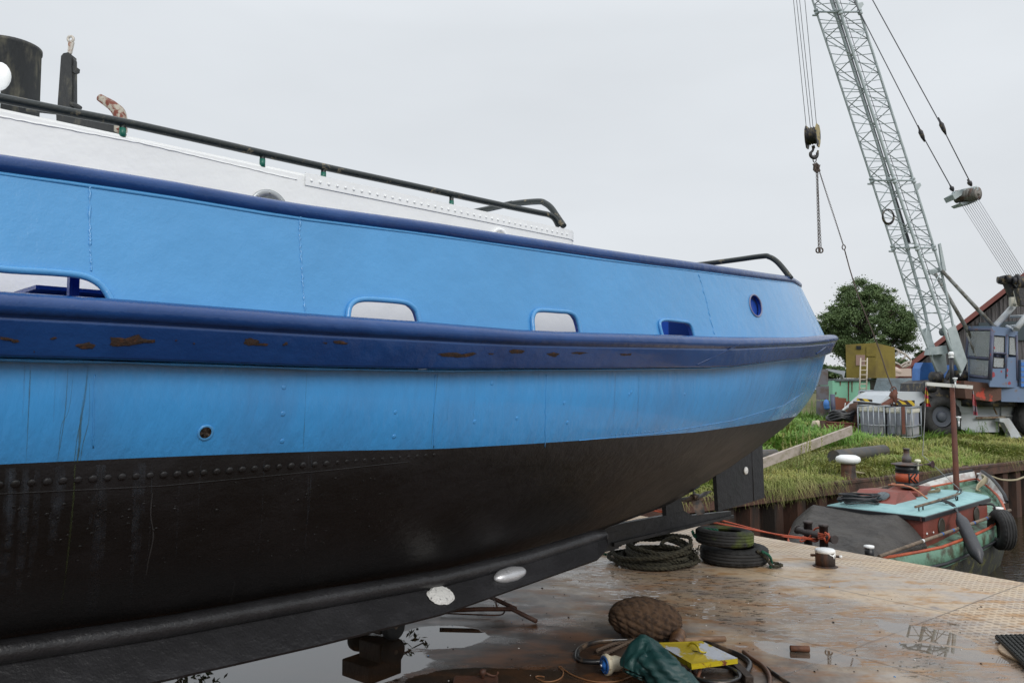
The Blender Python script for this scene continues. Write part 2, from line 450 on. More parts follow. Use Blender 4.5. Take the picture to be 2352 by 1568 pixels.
# round fairlead in the stern plating
fl, fn_ = onhull(1735, 702, bwbvh)
fx, fy = basis(fn_)
fp = []
for i in range(24):
    a = 2*pi*i/24; px, py = 1735+13.5*cos(a)+4.5*sin(a)*1.0, 702+25*sin(a)+1*cos(a)
    q, _ = onhull(px, py, bwbvh); fp.append(q)
cut.prism([p+fn_*.1 for p in fp], -fn_*.3)
bwo = bb.build('bulwark', [M_LB, M_NB2], boat, weld=.0002)
cuto = cut.build('cutter', M_NB2, boat)
md = bwo.modifiers.new('b', 'BOOLEAN'); md.object = cuto; md.operation = 'DIFFERENCE'; md.solver = 'EXACT'
bpy.context.view_layer.update()
me = bpy.data.meshes.new_from_object(bwo.evaluated_get(bpy.context.evaluated_depsgraph_get()))
bwo.modifiers.clear(); bwo.data = me; bpy.data.objects.remove(cuto)
lab(bwo, 'light blue bulwark plating pierced by freeing ports')
vn_ = []                       # smooth normals of the uncut plating carried over to the cut mesh
wm_ = Vector(boat.location)
for v in me.vertices:
    near_ = bwbvh.find_nearest_range(v.co+wm_, .16)
    _, n0_, _, _ = bwbvh.find_nearest(v.co+wm_)
    vn_.append([x[1] for x in near_])
ln_l = [None]*len(me.loops)
for p_ in me.polygons:
    fn2 = p_.normal
    for li in p_.loop_indices:
        acc = Vector((0, 0, 0))
        for q in vn_[me.loops[li].vertex_index]:
            if abs(q.dot(fn2)) > .8: acc += q if q.dot(fn2) > 0 else -q
        acc = acc.normalized() if acc.length > 1e-6 else fn2.copy()
        ln_l[li] = acc if acc.dot(fn2) > .8 else fn2.copy()
me.normals_split_custom_set(ln_l)
for k in port3d:
    b = MB(); path = port3d[k]
    nr = [onhull(*proj(p), bwbvh) for p in path]
    pp = [p+ (q[1] if q[1] is not None else NW)*.006 for p, q in zip(path, nr)]
    b.tube(pp, .0105 if k != 'd' else .009, 8); b.build('freeing_port_rim', M_LB, boat)
b = MB(); b.tube([p+fn_*.002 for p in fp], .006, 8, closed=True); b.build('fairlead_ring', mat('grey_blue_steel', (.18, .2, .3), .4), boat)
b = MB(); b.lathe([(.15, 0), (.145, -.012), (.0, -.02)], fl-fn_*.034, fn_, 24); b.build('fairlead_cover', M_NB2, boat)
# welded seams on the bulwark
for pts in ([(690, 497), (688, 540), (692, 600), (696, 660), (702, 727)], [(207, 425), (206, 520), (208, 575), (210, 622)], [(1605, 630), (1622, 690), (1641, 768)]):
    path = hpath(smoothpath([Vector((x, y, 0)) for x, y in pts], 14) and [(v.x+random.uniform(-1.2, 1.2), v.y) for v in smoothpath([Vector((x, y, 0)) for x, y in pts], 14)], 0, bwbvh)
    b = MB(); b.tube(path, [random.choice((.002, .003, .004, .005))*random.uniform(.7, 1.1) for _ in path], 6); b.build('weld_seam', M_LB, boat)
# cap rail
rc = loop(pCAP, zCAP, -.011, 0)
b = MB(); b.tube(rc, .028, 12, closed=True); lab(b.build('cap_rail', M_NB, boat), 'navy blue tube capping the bulwark')
rc2 = loop(pCAP, zCAP, .004, -.028)
b = MB(); b.tube(rc2, [random.uniform(.004, .0075) for _ in rc2], 6, closed=True); b.build('weld_seam', M_LB, boat)

# rubbing band: half-round on top of a box section that slopes back to the plating
hBC = [a-b for a, b in zip(zB, zC)]; hBC = hBC+hBC[::-1][1:-1]
prof = [(-.03, .03), (.03, -.03), (.055, -.02), (.075, .03), (.088, .11), (.092, .2), (.088, .28), (.078, .35), (.066, .385), (.0655, .40), (.068, .42), (.067, .45), (.056, .62), (.044, .80), (.034, .95), (.031, .985), (.026, 1.0), (-.03, 1.0)]
gr = [loop(pB, zB, o, [-f*h+.008 for h in hBC]) for o, f in prof]
gb = MB(); gb.grid(gr, closed=True)
gbvh = BVHTree.FromPolygons([Vector(v) for v in gb.v], gb.f)
lab(gb.build('rubbing_band', M_NB, boat, weld=.0002), 'dark navy rubbing band with rusty chips around the hull')
b = MB(); r = loop(pB, zB, .001, [-1.01*h+.003 for h in hBC]); b.tube(r, [random.uniform(.003, .0065) for _ in r], 6, closed=True); b.build('weld_seam', M_LB2, boat)
b = MB(); b.tube(hpath([(1560, 846), (1600, 838), (1668, 806), (1700, 790)], -.001, gbvh), .004, 6); b.build('weld_seam', M_NB, boat)
b = MB(); b.tube(hpath([(1860, 822), (1875, 812), (1896, 797), (1925, 782)], .001, gbvh), .005, 6)
b.build('weld_seam', M_NB, boat)
# rust scabs where the band has chipped
def patch(mb, outline, off, bvh, mi=0):
    cx = sum(p[0] for p in outline)/len(outline); cy = sum(p[1] for p in outline)/len(outline)
    cen, n0 = onhull(cx, cy, bvh)
    if cen is None: return
    pts = []
    for i in range(len(outline)):
        (x0, y0), (x1, y1) = outline[i], outline[(i+1) % len(outline)]
        for j in range(3):
            t = j/3; pts.append((x0+(x1-x0)*t+random.uniform(-1.3, 1.3), y0+(y1-y0)*t+random.uniform(-1, 1)))
    P3 = []
    for x, y in pts:
        l, n = onhull(x, y, bvh)
        if l is not None and (l-cen).length < .3: P3.append(l+n*off)
    k = len(P3)
    if k < 3: return
    inner = [cen.lerp(p, .5)+n0*off*1.2 for p in P3]
    mb.add([cen+n0*off*1.5]+inner+P3, [(0, 1+i, 1+(i+1) % k) for i in range(k)]+[(1+i, 1+k+i, 1+k+(i+1) % k, 1+(i+1) % k) for i in range(k)], mi)
def V3(lst, ox, oy, k): return [(ox+x*k, oy+y*k) for x, y in lst]
z3 = lambda l: V3(l, 0, 564.5, .3199)      # second zoom of the port quarter
scabs = [z3([(790, 652), (900, 660), (990, 632), (1020, 660), (1060, 672), (1112, 668), (1110, 690), (1000, 700), (930, 715), (820, 720), (785, 708), (800, 680)]),
 z3([(540, 710), (600, 698), (640, 690), (685, 712), (660, 735), (610, 742), (560, 728)]),
 z3([(1760, 665), (1800, 660), (1860, 680), (1850, 700), (1925, 700), (1915, 718), (1840, 716), (1790, 712), (1750, 700)]),
 z3([(0, 650), (60, 660), (130, 672), (138, 688), (100, 692), (60, 678), (0, 668)]),
 z3([(355, 665), (400, 652), (408, 662), (370, 676)]), z3([(2025, 705), (2060, 688), (2062, 708), (2035, 716)]), z3([(1380, 695), (1402, 695), (1395, 706)]),
 z3([(240, 755), (248, 755), (246, 768)]), z3([(1250, 675), (1275, 675), (1262, 684)]),
 [(1003, 812), (1040, 808), (1060, 812), (1088, 808), (1095, 812), (1080, 818), (1050, 820), (1020, 819)], [(764, 783), (780, 781), (800, 788), (796, 791), (770, 788)],
 [(1168, 806), (1180, 801), (1205, 805), (1200, 811), (1175, 811)], [(1255, 812), (1270, 808), (1285, 812), (1275, 819), (1262, 816)], [(1310, 810), (1330, 807), (1352, 810), (1330, 813)],
 [(740, 786), (752, 785), (750, 789)], [(1424, 812), (1450, 811), (1448, 815), (1426, 816)], [(1120, 811), (1135, 811), (1128, 814)]]
for o in scabs:
    b = MB(); patch(b, o, .0015, gbvh); b.build('rust_patch', M_RUST, boat, recalc=False)
# run-off streaks below the band
M_STREAK, nt_, bs_ = nodes('rust_run_stain'); NN, LL = nt_.nodes, nt_.links
setc(bs_, 'Base Color', (.085, .12, .05, 1)); setc(bs_, 'Roughness', .4)
nz_ = NN.new('ShaderNodeTexNoise'); nz_.inputs['Scale'].default_value = 26; tcn = NN.new('ShaderNodeTexCoord'); mpp = NN.new('ShaderNodeMapping'); mpp.inputs['Scale'].default_value = (1, 1, .12)
LL.new(tcn.outputs['Object'], mpp.inputs[0]); LL.new(mpp.outputs[0], nz_.inputs['Vector'])
mr_ = NN.new('ShaderNodeMapRange'); mr_.inputs[1].default_value = .35; mr_.inputs[2].default_value = .75; mr_.inputs[3].default_value = .15; mr_.inputs[4].default_value = .6
LL.new(nz_.outputs['Fac'], mr_.inputs[0]); LL.new(mr_.outputs[0], bs_.inputs['Alpha'])
M_STREAK2 = mat('pale_run_stain', (.07, .075, .08), .5)
def streak(pts, wpx, m, bvh=None):
    path = smoothpath([Vector((x, y, 0)) for x, y in pts], 8); Lp, Rp = [], []
    for i, v in enumerate(path):
        k = wpx*(.35+.65*sin(pi*min(1, (i+2)/(len(path)+2))))*random.uniform(.75, 1.2)
        a, n1 = onhull(v.x-k/2, v.y, bvh); c, n2_ = onhull(v.x+k/2, v.y, bvh)
        if a is None or c is None: continue
        Lp.append(a+n1*.0012); Rp.append(c+n2_*.0012)
    if len(Lp) > 1:
        b = MB(); b.grid([Lp, Rp]); b.build('stain_streak', m, boat, recalc=False)
streak([(202, 842), (196, 900), (186, 960), (182, 1020), (177, 1062)], 6, M_STREAK)
streak([(200, 860), (190, 940), (178, 1000), (170, 1062)], 2.2, M_STREAK)
streak([(205, 880), (204, 960), (190, 1020), (184, 1060)], 2, M_STREAK)
streak([(156, 845), (150, 940), (140, 1010), (130, 1062)], 2.2, M_STREAK)
streak([(70, 850), (66, 930), (60, 1060)], 2.5, M_STREAK)
streak([(168, 860), (158, 940), (140, 980), (134, 1060)], 1.6, M_STREAK)
streak([(1005, 858), (1001, 900), (995, 960), (990, 1028)], 1.8, M_STREAK)
streak([(704, 860), (700, 950), (696, 1030)], 1.4, M_STREAK)
streak([(172, 1066), (168, 1150), (155, 1280), (140, 1400)], 4, M_STREAK)
streak([(350, 1130), (346, 1180), (352, 1230), (340, 1290), (336, 1320)], 3, M_STREAK2)
M_STREAK3 = M_STREAK.copy(); M_STREAK3.name = 'chalky_run_stain'; M_STREAK3.node_tree.nodes['Principled BSDF'].inputs['Base Color'].default_value = (.11, .135, .17, 1)
for n_ in M_STREAK3.node_tree.nodes:
    if n_.type == 'MAP_RANGE': n_.inputs[3].default_value = 0; n_.inputs[4].default_value = .22
rs_ = random.Random(3)
for k in range(22):
    x = rs_.uniform(10, 330) if k < 16 else rs_.uniform(330, 760); y0 = interp([(0, 1075), (760, 1045)], x); y1 = y0+rs_.uniform(120, 360); streak([(x, y0), (x-rs_.uniform(2, 9), (y0+y1)/2), (x-rs_.uniform(8, 26), y1)], rs_.uniform(6, 26) if k < 16 else 3, M_STREAK3)
for k in range(8):
    x = rs_.uniform(40, 1500); y0 = interp([(0, 838), (1500, 862)], x); streak([(x, y0), (x-2, y0+60), (x-5, y0+rs_.uniform(90, 150))], rs_.uniform(2, 5), M_STREAK3)
streak([(540, 1330), (530, 1380)], 1.2, M_STREAK2)
# discharge hole
l, n = onhull(472, 993)
b = MB(); b.lathe([(.017, .0), (.024, .004), (.026, .0005), (.025, -.01)], l, n, 20); b.build('outlet_rim', M_LB, boat)
b = MB(); b.lathe([(.0185, .0012), (.0, .0012)], l, n, 20); b.build('outlet_hole', mat('dark_hole', (.06, .045, .035), .7), boat)

# bilge pipe and bilge keel plate
tb = []
for i in range(60):
    x = -150+i*(1385+150)/59
    yc = interp([(0, 1496), (370, 1440), (753, 1371), (1022, 1325), (1200, 1283), (1368, 1231)], x)
    tb.append(onW(x, yc, 1.34))
b = MB(); b.tube([tb[0]-U*1.2]+tb, .042, 14); M_BK2 = mat('black_paint_lit_copy', (.022, .022, .024), .34, col2=(.030, .030, .033), vs=3, bump=.35, bs=90, bump2=.2, bs2=14); b.build('bilge_pipe', M_BK2, boat)  # same black paint as the bottom, lightened in colour for sky and flash sheen
top, bot = [], []
for i in range(50):
    x = -100+i*(1373+100)/49
    bot.append(onW(x, interp([(340, 1568), (734, 1479), (1022, 1407), (1373, 1283)], x), 1.47))
    top.append(onW(x, interp([(0, 1520), (370, 1460), (753, 1390), (1022, 1340), (1373, 1232)], x), 1.34))
bot += [onW(1389, 1268, 1.46), onW(1397, 1250, 1.42), onW(1394, 1228, 1.38)]
top += [onW(1380, 1230, 1.345), onW(1384, 1226, 1.34), onW(1388, 1222, 1.33)]
bot = [bot[0]-U*1.0]+bot; top = [top[0]-U*1.0]+top
dn = Vector((0, 0, -.012))+(-NW)*.009
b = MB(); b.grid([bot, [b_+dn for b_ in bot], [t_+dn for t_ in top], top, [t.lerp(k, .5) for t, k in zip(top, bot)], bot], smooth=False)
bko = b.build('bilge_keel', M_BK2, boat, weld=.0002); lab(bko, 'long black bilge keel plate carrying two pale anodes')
bkbvh = BVHTree.FromPolygons([Vector(v) for v in b.v], b.f)
# anodes
def anode_frame(x, y):
    l, n = onhull(x, y, bkbvh); t = U.copy(); t -= n*t.dot(n); t.normalize(); return l, n, t, n.cross(t)
l, n, t, s_ = anode_frame(1170, 1321)
R = Matrix((t, s_, n)).transposed()
b = MB(); b.sphere(l+n*.006, 1, (.118, .044, .036), 28, rot=R, fn=lambda v: 1+.02*sin(9*v.x))
vs, fs = text_mesh('INEDR', .03, .001)
b.add([l+t*(v.x-.045)+s_*(-(v.y-.008))*-1+n*(.0415-2.2*(v.x-.0)**2*.8+v.z) for v in vs], fs, 0, False)
lab(b.build('anode', M_ZINC, boat), 'smooth silvery cigar shaped anode')
l, n, t, s_ = anode_frame(1012, 1368)
b = MB(); pts = []
for i in range(36):
    a = 2*pi*i/36; rr = 1+random.uniform(-.08, .06)
    pts.append((cos(a)*rr*.082, sin(a)*rr*.058))
ring1 = [l+t*x+s_*y+n*.004 for x, y in pts]; ring2 = [l+t*x*.85+s_*y*.85+n*.014 for x, y in pts]; ring3 = [l+t*x*.45+s_*y*.45+n*.018 for x, y in pts]
b.grid([ring1, ring2, ring3, [l+n*.019]*36], closed=True, smooth=False)
lab(b.build('anode', M_ZWHITE, boat, recalc=False), 'flat anode smeared with flaking white')

# deckhouse
b = MB(); ring = []
def house(wd, z, e=0):
    pts = [(-7.6, wd+e), (-.975+e, wd+e)]
    for i in range(7):
        a = pi/2*i/6; pts.append((-.975+e+.12*sin(a), wd-.12+.12*cos(a)+e))
    full = pts+[(s, -w_) for s, w_ in pts[::-1]]
    return [HP(s, w_, z) for s, w_ in full]
ZR = 2.69
rws = [house(1.45, 1.9), house(1.45, 2.2), house(1.45, ZR-.012), house(1.44, ZR)]
b.grid(rws, closed=True, smooth=False); o = len(b.v)
b.add(house(1.44, ZR), [tuple(range(len(house(1.44, ZR))))], 0, False)
hbvh = BVHTree.FromPolygons([Vector(v) for v in b.v], b.f)
hs = b.build('deckhouse', M_WH, boat, weld=.0002); lab(hs, 'white painted deckhouse side with riveted top edge')
b2 = MB(); b2.box(HP(-.95, 1.25, 2.05), (.62, .4, .34), Matrix.Rotation(radians(45), 3, 'Z'), bev=.02); b2.build('after_coaming', M_WH, boat)
b = MB()   # riveted lap strip along the top edge
sA = (onW(700, 400, 1.45)-C0).dot(U)
strip = []
for s in np.linspace(sA, -.975, 40): strip.append((s, 1.45))
for i in range(1, 7):
    a = pi/2*i/6; strip.append((-.975+.12*sin(a), 1.33+.12*cos(a)))
g0 = [HP(s, w_+.0055, ZR+.003) for s, w_ in strip]; g1 = [HP(s, w_+.0055, ZR-.052) for s, w_ in strip]
b.grid([[p-NW*.008 for p in g0], g0, g1, [p-NW*.008 for p in g1]], smooth=False)
for k in range(40):
    s = sA+.03+k*(-1.0-sA)/39.5; b.lathe([(.0068, 0), (.006, .003), (.0035, .0045), (0, .005)], HP(s, 1.456, ZR-.028), NW, 8)
b.build('riveted_strip', M_WH, hs)
b = MB(); lp = [onW(x, interp([(0, 268), (330, 330), (690, 415)], x)+random.uniform(-.8, .8), 1.451) for x in range(-60, 690, 14)]
b.tube(lp, [random.uniform(.0018, .0032) for _ in lp], 6); b.build('weld_seam', M_WH, hs)
for cx, cy, rr in ((617, 484, .090), (1148, 553, .070)):
    c = onW(cx, cy, 1.452)
    b = MB(); b.lathe([(rr*.7, .004), (rr*.72, .007), (rr*.9, .008), (rr, .006), (rr, 0)], c, NW, 28)
    for i in range(8):
        a = 2*pi*i/8; b.lathe([(.005, .007), (.004, .011), (0, .012)], c+U*cos(a)*rr*.84+ZV*sin(a)*rr*.84, NW, 6)
    ph = b.build('porthole', M_WH if rr < .08 else mat('grey_alloy', (.4, .42, .43), .35, .6), hs)
    b = MB(); b.lathe([(rr*.7, .005), (0, .005)], c, NW, 24); b.build('pane', mat('grey_glass', (.25, .28, .3), .2) if rr > .08 else M_WH, ph)
# hand rails
b = MB()
rp = [(-120, 204), (0, 226), (150, 256), (300, 285), (450, 318), (600, 352), (745, 384), (900, 417), (1040, 447), (1180, 477), (1240, 489), (1262, 494), (1274, 503), (1283, 520)]
b.tube(smoothpath([onW(x, y, 1.44) for x, y in rp], 4), .0165, 10)
for px in (282, 603, 743, 1037): 
    t_ = onW(px, interp(rp, px)+2, 1.44); b.tube([t_, Vector((t_.x, t_.y, ZR-.01))], .0115, 8)
lab(b.build('handrail', M_RAIL, boat), 'long worn black handrail above the deckhouse')
b = MB(); b.tube(smoothpath([onS(x, y, -1.03) for x, y in [(1295, 520), (1280, 498), (1266, 478), (1252, 467), (1236, 463), (1180, 468), (1120, 480)]]+[HP(-1.03, -1.2, 2.93), HP(-1.03, -1.3, 2.68)], 5), .019, 10)
lab(b.build('handrail', M_RAIL, boat), 'bent black rail across the after end of the deckhouse')
b = MB(); sp = smoothpath([onS(x, y, 1.25) for x, y in [(1817, 640), (1795, 612), (1781, 598), (1766, 590), (1745, 589), (1620, 606)]]+[HP(1.25, -1.2, 2.78), HP(1.25, -1.5, 2.5)], 5)
b.tube(sp, .021, 10); lab(b.build('handrail', M_RAIL, boat), 'bent black rail standing on the stern bulwark')
for px in (282, 603, 743, 1037):
    t_ = onW(px, interp(rp, px)+2, 1.44); b = MB(); b.tube([Vector((t_.x, t_.y, ZR+.025)), Vector((t_.x, t_.y, ZR-.01))], .0125, 8); b.build('rail_foot', M_GREEN, boat)
# funnel, lamp, hinged mast stump, towing hook on the roof
c = P(18, 260, 4.3); b = MB()
zt = P(30, 108, 4.3).z
b.lathe([(.152, ZR-c.z), (.152, zt-c.z-.02), (.157, zt-c.z-.02), (.157, zt-c.z), (.147, zt-c.z), (.14, zt-c.z-.2)], c, ZV, 36)
lab(b.build('funnel', M_MAST, boat), 'short black round funnel with peeling paint')
b = MB(); b.sphere(P(-3, 176, 3.9), .062, (1, .5, 1.2), 20); b.lathe([(.012, -.3), (.012, 0)], P(-3, 176, 3.95), ZV, 8)
b.build('deck_lamp', M_LAMPW, boat)
d = 4.0; b = MB()
def pb(mb, poly, d, th, mi=0):
    p3 = [P(x, y, d) for x, y in poly]; mb.prism(p3, (0, th, 0), mi); return mb
z1 = lambda l: [(x*.2801, y*.2801) for x, y in l]
pb(b, z1([(470, 1200), (472, 850), (500, 460), (520, 437), (560, 430), (584, 450), (590, 700), (575, 1200)]), d, .05)
pb(b, z1([(588, 460), (606, 490), (608, 830), (590, 1200), (575, 1200), (592, 700)]), d+.01, .03)
pb(b, z1([(590, 530), (612, 540), (640, 560), (636, 590), (612, 600), (590, 590)]), d+.005, .02)
ms = b.build('mast_stump', M_MAST, boat); lab(ms, 'peeling black mast stump with eye bar on the roof')
b = MB(); pb(b, z1([(552, 440), (558, 370), (556, 345), (602, 345), (597, 370), (580, 440)]), d+.015, .012); b.tube([P(580*.2801+6.3*cos(a), 322*.2801+6.3*sin(a), d+.02) for a in np.linspace(0, 2*pi, 17)[:-1]], .007, 8, closed=True)
b.build('eye_bar', mat('galvanised_stained', (.5, .47, .42), .5, .3, col2=(.25, .1, .05), vs=50, lo=.55, hi=.65), ms)
b = MB(); b.tube(smoothpath([P(*p, 4.0) for p in z1([(580, 850), (630, 870), (660, 890)])], 3), .012, 8); b.build('hinge_arm', M_MAST, ms)
b = MB()
hk = z1([(815, 800), (870, 835), (930, 875), (975, 925), (990, 990), (990, 1080)])
b.tube(smoothpath([P(x, y, 3.7) for x, y in hk], 5), [.018+.012*min(1, i/14) for i in range(26)], 10)
pb(b, z1([(460, 930), (960, 1005), (1000, 1200), (470, 1200)]), 3.75, .08, 1)
b.tube([P(*p, 3.9) for p in z1([(220, 905), (340, 915), (470, 930)])], .008, 6, mi=1)
lab(b.build('towing_hook', [M_HOOK, M_MAST], boat), 'curved towing horn with flaking red and white paint')
# things behind the big freeing port
b = MB()
pc = onW(160, 660, 2.0)
b.box(pc, (.008, .025, .5), Matrix.Rotation(radians(45), 3, 'Z')); b.box(pc+U*.012, (.026, .006, .5), Matrix.Rotation(radians(45), 3, 'Z'))
b.build('stanchion', M_NB2, boat)
b = MB(); p0 = [onW(x, y, 1.75) for x, y in [(60, 661), (310, 690), (310, 720), (60, 720), (78, 700)]]
b.prism(p0, -NW*.2); b.box((p0[0]+p0[1])/2+ZV*.0, ((p0[0]-p0[1]).length, .22, .012), Matrix.Rotation(radians(45), 3, 'Z'))
lab(b.build('deck_box', M_NB2, boat), 'blue deck box seen through the large freeing port')
# blue locker right aft, seen through the last port
b = MB(); b.box(HP(.35, .2, 2.16), (1.3, 1.3, .55), Matrix.Rotation(radians(45), 3, 'Z'), bev=.03)
lab(b.build('stern_locker', M_NB2, boat), 'blue stern locker behind the last freeing port')

# skeg, stern post, rudder, propeller
CLn = NW
def clp(poly, th, off=0):
    b = MB(); p3 = [onW(x, y, 0)+NW*(th/2+off) for x, y in poly]; b.prism(p3, -NW*th); return b
sk = [(1380, 1262), (1399, 1251), (1533, 1218), (1675, 1186), (1675, 1173), (1586, 1182), (1567, 1172), (1526, 1182), (1437, 1198), (1384, 1212)]
b = clp(sk, .05); kb = onW(1384, 1240, 0)
b.box(kb-U*4.3-ZV*.02, (9.0, .06, .16), Matrix.Rotation(radians(45), 3, 'Z'))
b.prism([onW(x, y, 0)+NW*.06 for x, y in [(1399, 1252), (1675, 1187), (1675, 1181), (1399, 1244)]], -NW*.12)
b.build('keel', M_BK, boat)
b = clp([(1526, 1184), (1524, 1150), (1557, 1130), (1566, 1174)], .05); b.build('stern_post', M_BK, boat)
b = clp([(1640, 1085), (1646, 1173), (1701, 1158), (1752, 1142), (1747, 1018), (1700, 1040)], .045); 
b.tube([onW(1723, 1030, 0)+NW*.024, onW(1727, 1150, 0)+NW*.024], .006, 6)
rud = b.build('rudder', M_BK, boat)
c = onW(1708, 1080, 0)+NW*.023; b = MB(); b.lathe([(.044, 0), (.042, .012), (.03, .018), (0, .02)], c, NW, 20)
lab(b.build('anode', M_ZWHITE, rud), 'round whitish anode')
pcn = onW(1597, 1141, 0); b = MB()
b.lathe([(.012, .09), (.03, .06), (.036, 0), (.036, -.06)], pcn, U, 14)
b.lathe([(.018, -.05), (.018, -.4)], pcn, U, 10)
for k in range(4):
    a0 = radians(20+90*k); rr = []
    for i in range(8):
        r_ = .02+.165*i/7; wdt = .30*sin(pi*min(1, (i+1.5)/9.2))**.7; row_ = []
        for j in range(7):
            v_ = (j/6-.5); aa = a0+v_*wdt*.17/(r_+.045)*1.6; 
            row_.append(pcn+NW*cos(aa)*r_+ZV*sin(aa)*r_+U*(v_*.10))
        rr.append(row_)
    b.grid(rr); b.grid([[p+U*.007 for p in q] for q in rr])
b.build('propeller', M_BRONZE, boat)
# support chocks under the keel
M_TIMB = mat('dark_wet_timber', (.05, .035, .025), .6, col2=(.03, .02, .015), vs=5, bump=.6, bs=30, stretch=(1, 4, 1))
# ================================================================== setting: pontoon, water, quay, ground
A0 = Vector((1.70, 10.95, 0)); ED = Vector((.610, -.793, 0)).normalized(); EN = Vector((-.793, -.610, 0)).normalized()
M_PONT, nt, b_ = nodes('wet_rusty_deck_plate'); N = nt.nodes; L = nt.links
geo = N.new('ShaderNodeTexCoord'); OBJ = geo.outputs['Object']
def vdot(v, vec, off=0):
    n = N.new('ShaderNodeVectorMath'); n.operation = 'DOT_PRODUCT'; L.new(vec, n.inputs[0]); n.inputs[1].default_value = v
    if not off: return n.outputs['Value']
    a = N.new('ShaderNodeMath'); a.operation = 'ADD'; a.inputs[1].default_value = off; L.new(n.outputs['Value'], a.inputs[0]); return a.outputs[0]
def noise(scale, vec=None, detail=6, rough=.6, dist=0, sc=None):
    n = N.new('ShaderNodeTexNoise'); n.inputs['Scale'].default_value = scale; n.inputs['Detail'].default_value = detail; n.inputs['Roughness'].default_value = rough; n.inputs['Distortion'].default_value = dist
    v = vec or OBJ
    if sc:
        m = N.new('ShaderNodeMapping'); m.inputs['Scale'].default_value = sc; m.inputs['Rotation'].default_value = (0, 0, radians(40)); L.new(v, m.inputs[0]); v = m.outputs[0]
    L.new(v, n.inputs['Vector']); return n.outputs['Fac']
def mrange(x, a, b, c=0, d=1, smooth=True):
    n = N.new('ShaderNodeMapRange'); n.inputs[1].default_value = a; n.inputs[2].default_value = b; n.inputs[3].default_value = c; n.inputs[4].default_value = d
    if smooth: n.interpolation_type = 'SMOOTHSTEP'
    L.new(x, n.inputs[0]); return n.outputs[0]
def mth(op, a, b=None):
    n = N.new('ShaderNodeMath'); n.operation = op
    for i, v in enumerate((a, b)):
        if v is None: continue
        if isinstance(v, (int, float)): n.inputs[i].default_value = v
        else: L.new(v, n.inputs[i])
    return n.outputs[0]
def mix(f, a, b):
    n = N.new('ShaderNodeMixRGB')
    for i, v in enumerate((f, a, b)):
        if isinstance(v, (int, float)): n.inputs[i].default_value = v
        elif isinstance(v, tuple): n.inputs[i].default_value = c4(v)
        else: L.new(v, n.inputs[i])
    return n.outputs[0]
eD = vdot(EN, OBJ, -EN.dot(A0))              # metres in from the outer edge
aD = vdot(ED, OBJ, -ED.dot(A0))              # metres along it
n1 = noise(.9, detail=7, dist=.6, sc=(1, 2.6, 1)); n2 = noise(2.6, detail=8, rough=.65, sc=(1, 2.2, 1)); n3 = noise(14, detail=6, rough=.7); n4 = noise(1.4, detail=5, sc=(1.6, 1, 1))
base = mix(mrange(n1, .38, .62), (.56, .43, .29), (.43, .38, .33))
base = mix(mrange(n2, .50, .62), base, (.42, .255, .125))
base = mix(mrange(n2, .30, .40, 1, 0), base, (.27, .23, .215))
base = mix(mth('MULTIPLY', mrange(n3, .45, .7), .45), base, (.22, .15, .10))
# old wet brown rust towards the boat, with the hull's dark reflection painted in
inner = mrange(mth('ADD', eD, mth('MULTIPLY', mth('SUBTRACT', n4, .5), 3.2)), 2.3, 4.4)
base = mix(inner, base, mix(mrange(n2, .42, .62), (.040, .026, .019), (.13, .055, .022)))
band = mrange(mth('ADD', eD, mth('MULTIPLY', mth('SUBTRACT', n1, .5), .12)), .62, .66, 1, 0)
far_ch = mth('MULTIPLY', mrange(aD, 4.75, 4.8), mrange(eD, 2.2, 2.22, 1, 0))
chk = mth('MAXIMUM', band, far_ch)
base = mix(mth('MULTIPLY', band, .5), base, mix(mrange(n2, .4, .6), (.62, .47, .29), (.50, .42, .33)))
# checker plate lozenges
k = 2*pi/.062
def wave(v):
    s = N.new('ShaderNodeMath'); s.operation = 'SINE'; L.new(mth('MULTIPLY', vdot(v, OBJ), k), s.inputs[0]); return s.outputs[0]
w1 = wave(Vector((.85, .2, 0)).normalized()); w2 = wave(Vector((-.1, 1, 0)).normalized())
loz = mth('MULTIPLY', mrange(mth('ADD', w1, w2), .3, 1.2), chk)
base = mix(mth('MULTIPLY', loz, .55), base, (.17, .09, .04))
# plate seams
seam = None
for v, off, wd in ((EN, -1.55, .006), (EN, -3.05, .006), (ED, -4.78, .005), (ED, -1.2, .005), (EN, -4.6, .006)):
    d_ = mth('ABSOLUTE', mth('ADD', mth('ADD', eD if v is EN else aD, off), mth('MULTIPLY', mth('SUBTRACT', n4, .5), .02)))
    s_ = mrange(d_, wd, wd*2, 1, 0); seam = s_ if seam is None else mth('MAXIMUM', seam, s_)
base = mix(mth('MULTIPLY', seam, .55), base, (.05, .035, .025))
# puddles lie where water stands
pd = None
def pud(x, y, rx, ry, rot=0, amt=.5):
    global pd
    c = G(x, y); m = N.new('ShaderNodeMapping'); m.vector_type = 'TEXTURE'
    m.inputs['Location'].default_value = (c.x, c.y, 0); m.inputs['Scale'].default_value = (rx, ry, 1); m.inputs['Rotation'].default_value = (0, 0, radians(rot))
    L.new(OBJ, m.inputs[0]); ln = N.new('ShaderNodeVectorMath'); ln.operation = 'LENGTH'; L.new(m.outputs[0], ln.inputs[0])
    v = mth('ADD', ln.outputs['Value'], mth('MULTIPLY', mth('SUBTRACT', n2, .5), amt*1.6))
    v = mth('ADD', v, mth('MULTIPLY', mth('SUBTRACT', n3, .5), amt*.5))
    q = mrange(v, .97, 1.02, 1, 0); pd = q if pd is None else mth('MAXIMUM', pd, q)
pud(2125, 1455, .34, .17, -50, .35); pud(1850, 1500, .36, .16, -35, .5); pud(1010, 1462, .34, .26, 10, .3); pud(620, 1540, 1.0, .62, 20, .3)
pud(1130, 1560, .52, .2, 0, .45); pud(780, 1500, .5, .35, 20, .3); pud(2200, 1500, .35, .12, -30, .8); pud(1330, 1590, .35, .18, 0, .5)
